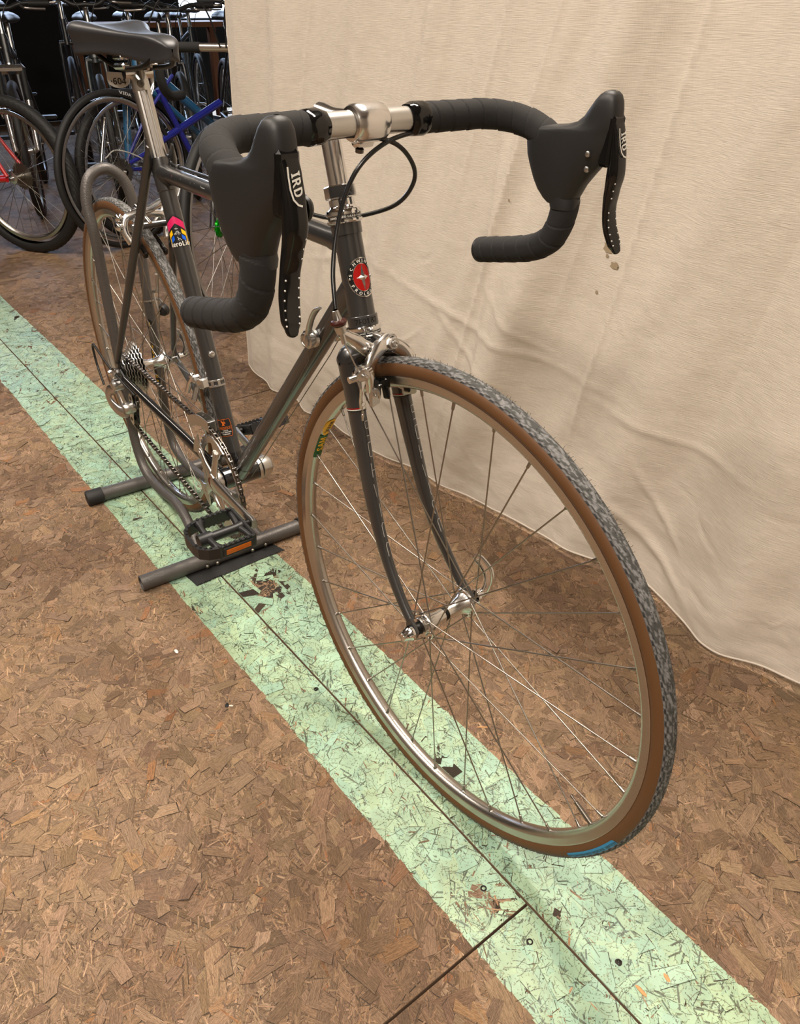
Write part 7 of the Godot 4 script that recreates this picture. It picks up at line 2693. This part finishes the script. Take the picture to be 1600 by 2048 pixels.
	b.lathe(Transform3D(TO_Z, V(1.05, 0.336, 0)), [Vector2(0.012, -0.036), Vector2(0.027, -0.037), Vector2(0.031, -0.034), Vector2(0.031, -0.026), Vector2(0.026, -0.023), Vector2(0.014, -0.022)], 24)
	b.lathe(Transform3D(TO_Z, V(1.05, 0.336, 0)), [Vector2(0.014, 0.022), Vector2(0.026, 0.023), Vector2(0.031, 0.026), Vector2(0.031, 0.034), Vector2(0.027, 0.037), Vector2(0.012, 0.036)], 24)
	tag(put("hub_flange", b, M["green alloy"], gr), "bright green hub flange", "", "", "")
	b = MB.new()
	b.slab(Transform3D(Basis(Vector3.BACK, 0.25), V(0.93, 0.47, 0.022)), PackedVector2Array([Vector2(-0.022, -0.05), Vector2(0.018, -0.055), Vector2(0.025, -0.02), Vector2(0.02, 0.045), Vector2(-0.012, 0.052), Vector2(-0.026, 0.02)]), 0.004, 0.001)
	put("spoke_card", b, M["sky blue print"], gr)
	# dark rows further back, all facing the room
	var face_room := Vector2(0.95, 0.3)
	var first_row := [
		["black mountain bicycle facing the camera, with silver suspension fork and curved brake arms", -3.85, -0.70, {"paint": "graphite", "r": 0.333, "tw": 0.022, "wall": "brown sidewall", "suspension": true, "fork": "polished alloy", "rim_w": 0.013, "head": 0.86, "bar": 0.97, "rise": 0.02}],
		["slate grey thick-framed bicycle facing the camera, just right of the silver suspension fork", -3.8, -1.14, {"paint": "slate", "r": 0.34, "tw": 0.02, "tube": 0.024, "rim": "white trim", "head": 0.87, "bar": 0.985}],
		["black bicycle facing the camera behind the aqua fork, with dark rims", -3.75, -1.58, {"paint": "night", "r": 0.338, "tw": 0.02, "rim": "dark steel", "head": 0.84, "bar": 0.96, "rise": 0.02}],
		["black hybrid bicycle with brown tyre walls, facing the camera right of the seatpost", -3.7, -2.02, {"paint": "graphite", "r": 0.338, "tw": 0.02, "wall": "brown sidewall", "head": 0.86, "bar": 0.97}],
		["black drop-bar bicycle of the first row, nearest the cloth's left edge", -3.7, -2.46, {"paint": "night", "r": 0.336, "tw": 0.015, "bars": "drop", "rim": "rim alloy", "head": 0.82, "bar": 0.93}],
	]
	for k in first_row:
		parked_bike(k[0], Vector2(k[1], k[2]), face_room, k[3], true)
	var second_row := [
		["dark bicycle of the back row, leftmost, its handlebar high above the red one", -5.35, -0.55, {"paint": "night", "r": 0.34, "tw": 0.02, "head": 0.9, "bar": 1.04, "saddle": 1.0, "rise": 0.04}],
		["dark bicycle of the back row with a bright steel fork", -5.35, -1.02, {"paint": "night", "r": 0.34, "tw": 0.02, "fork_paint": "worn steel", "head": 0.88, "bar": 1.03, "saddle": 1.0}],
		["black bicycle of the back row seen over the saddle", -5.3, -1.48, {"paint": "graphite", "r": 0.345, "tw": 0.021, "wall": "brown sidewall", "head": 0.9, "bar": 1.02, "saddle": 1.0}],
		["dark bicycle of the back row below the bright window", -5.3, -1.95, {"paint": "night", "r": 0.34, "tw": 0.02, "head": 0.85, "bar": 0.95, "saddle": 0.92}],
		["slate bicycle of the back row, nearest the dark wall", -5.3, -2.42, {"paint": "slate", "r": 0.34, "tw": 0.018, "head": 0.84, "bar": 0.94, "saddle": 0.92}],
	]
	for k in second_row:
		parked_bike(k[0], Vector2(k[1], k[2]), face_room, k[3], true)
	# a timber bench below the far windows
	var be := hold("workbench", self, Transform3D(Basis(), V(-7.1, 0, -2.9)))
	tag(be, "orange-brown timber workbench under the far windows", "workbench")
	b = MB.new()
	b.box(Transform3D(Basis(), V(0, 0.83, 0)), V(0.7, 0.04, 1.5), 0.004)
	put("worktop", b, M["shelf timber"], be)
	for x in [-0.3, 0.3]:
		for z in [-0.68, 0.68]:
			b = MB.new()
			b.box(Transform3D(Basis(), V(x, 0.405, z)), V(0.07, 0.81, 0.07), 0.004)
			put("leg", b, M["shelf timber"], be)
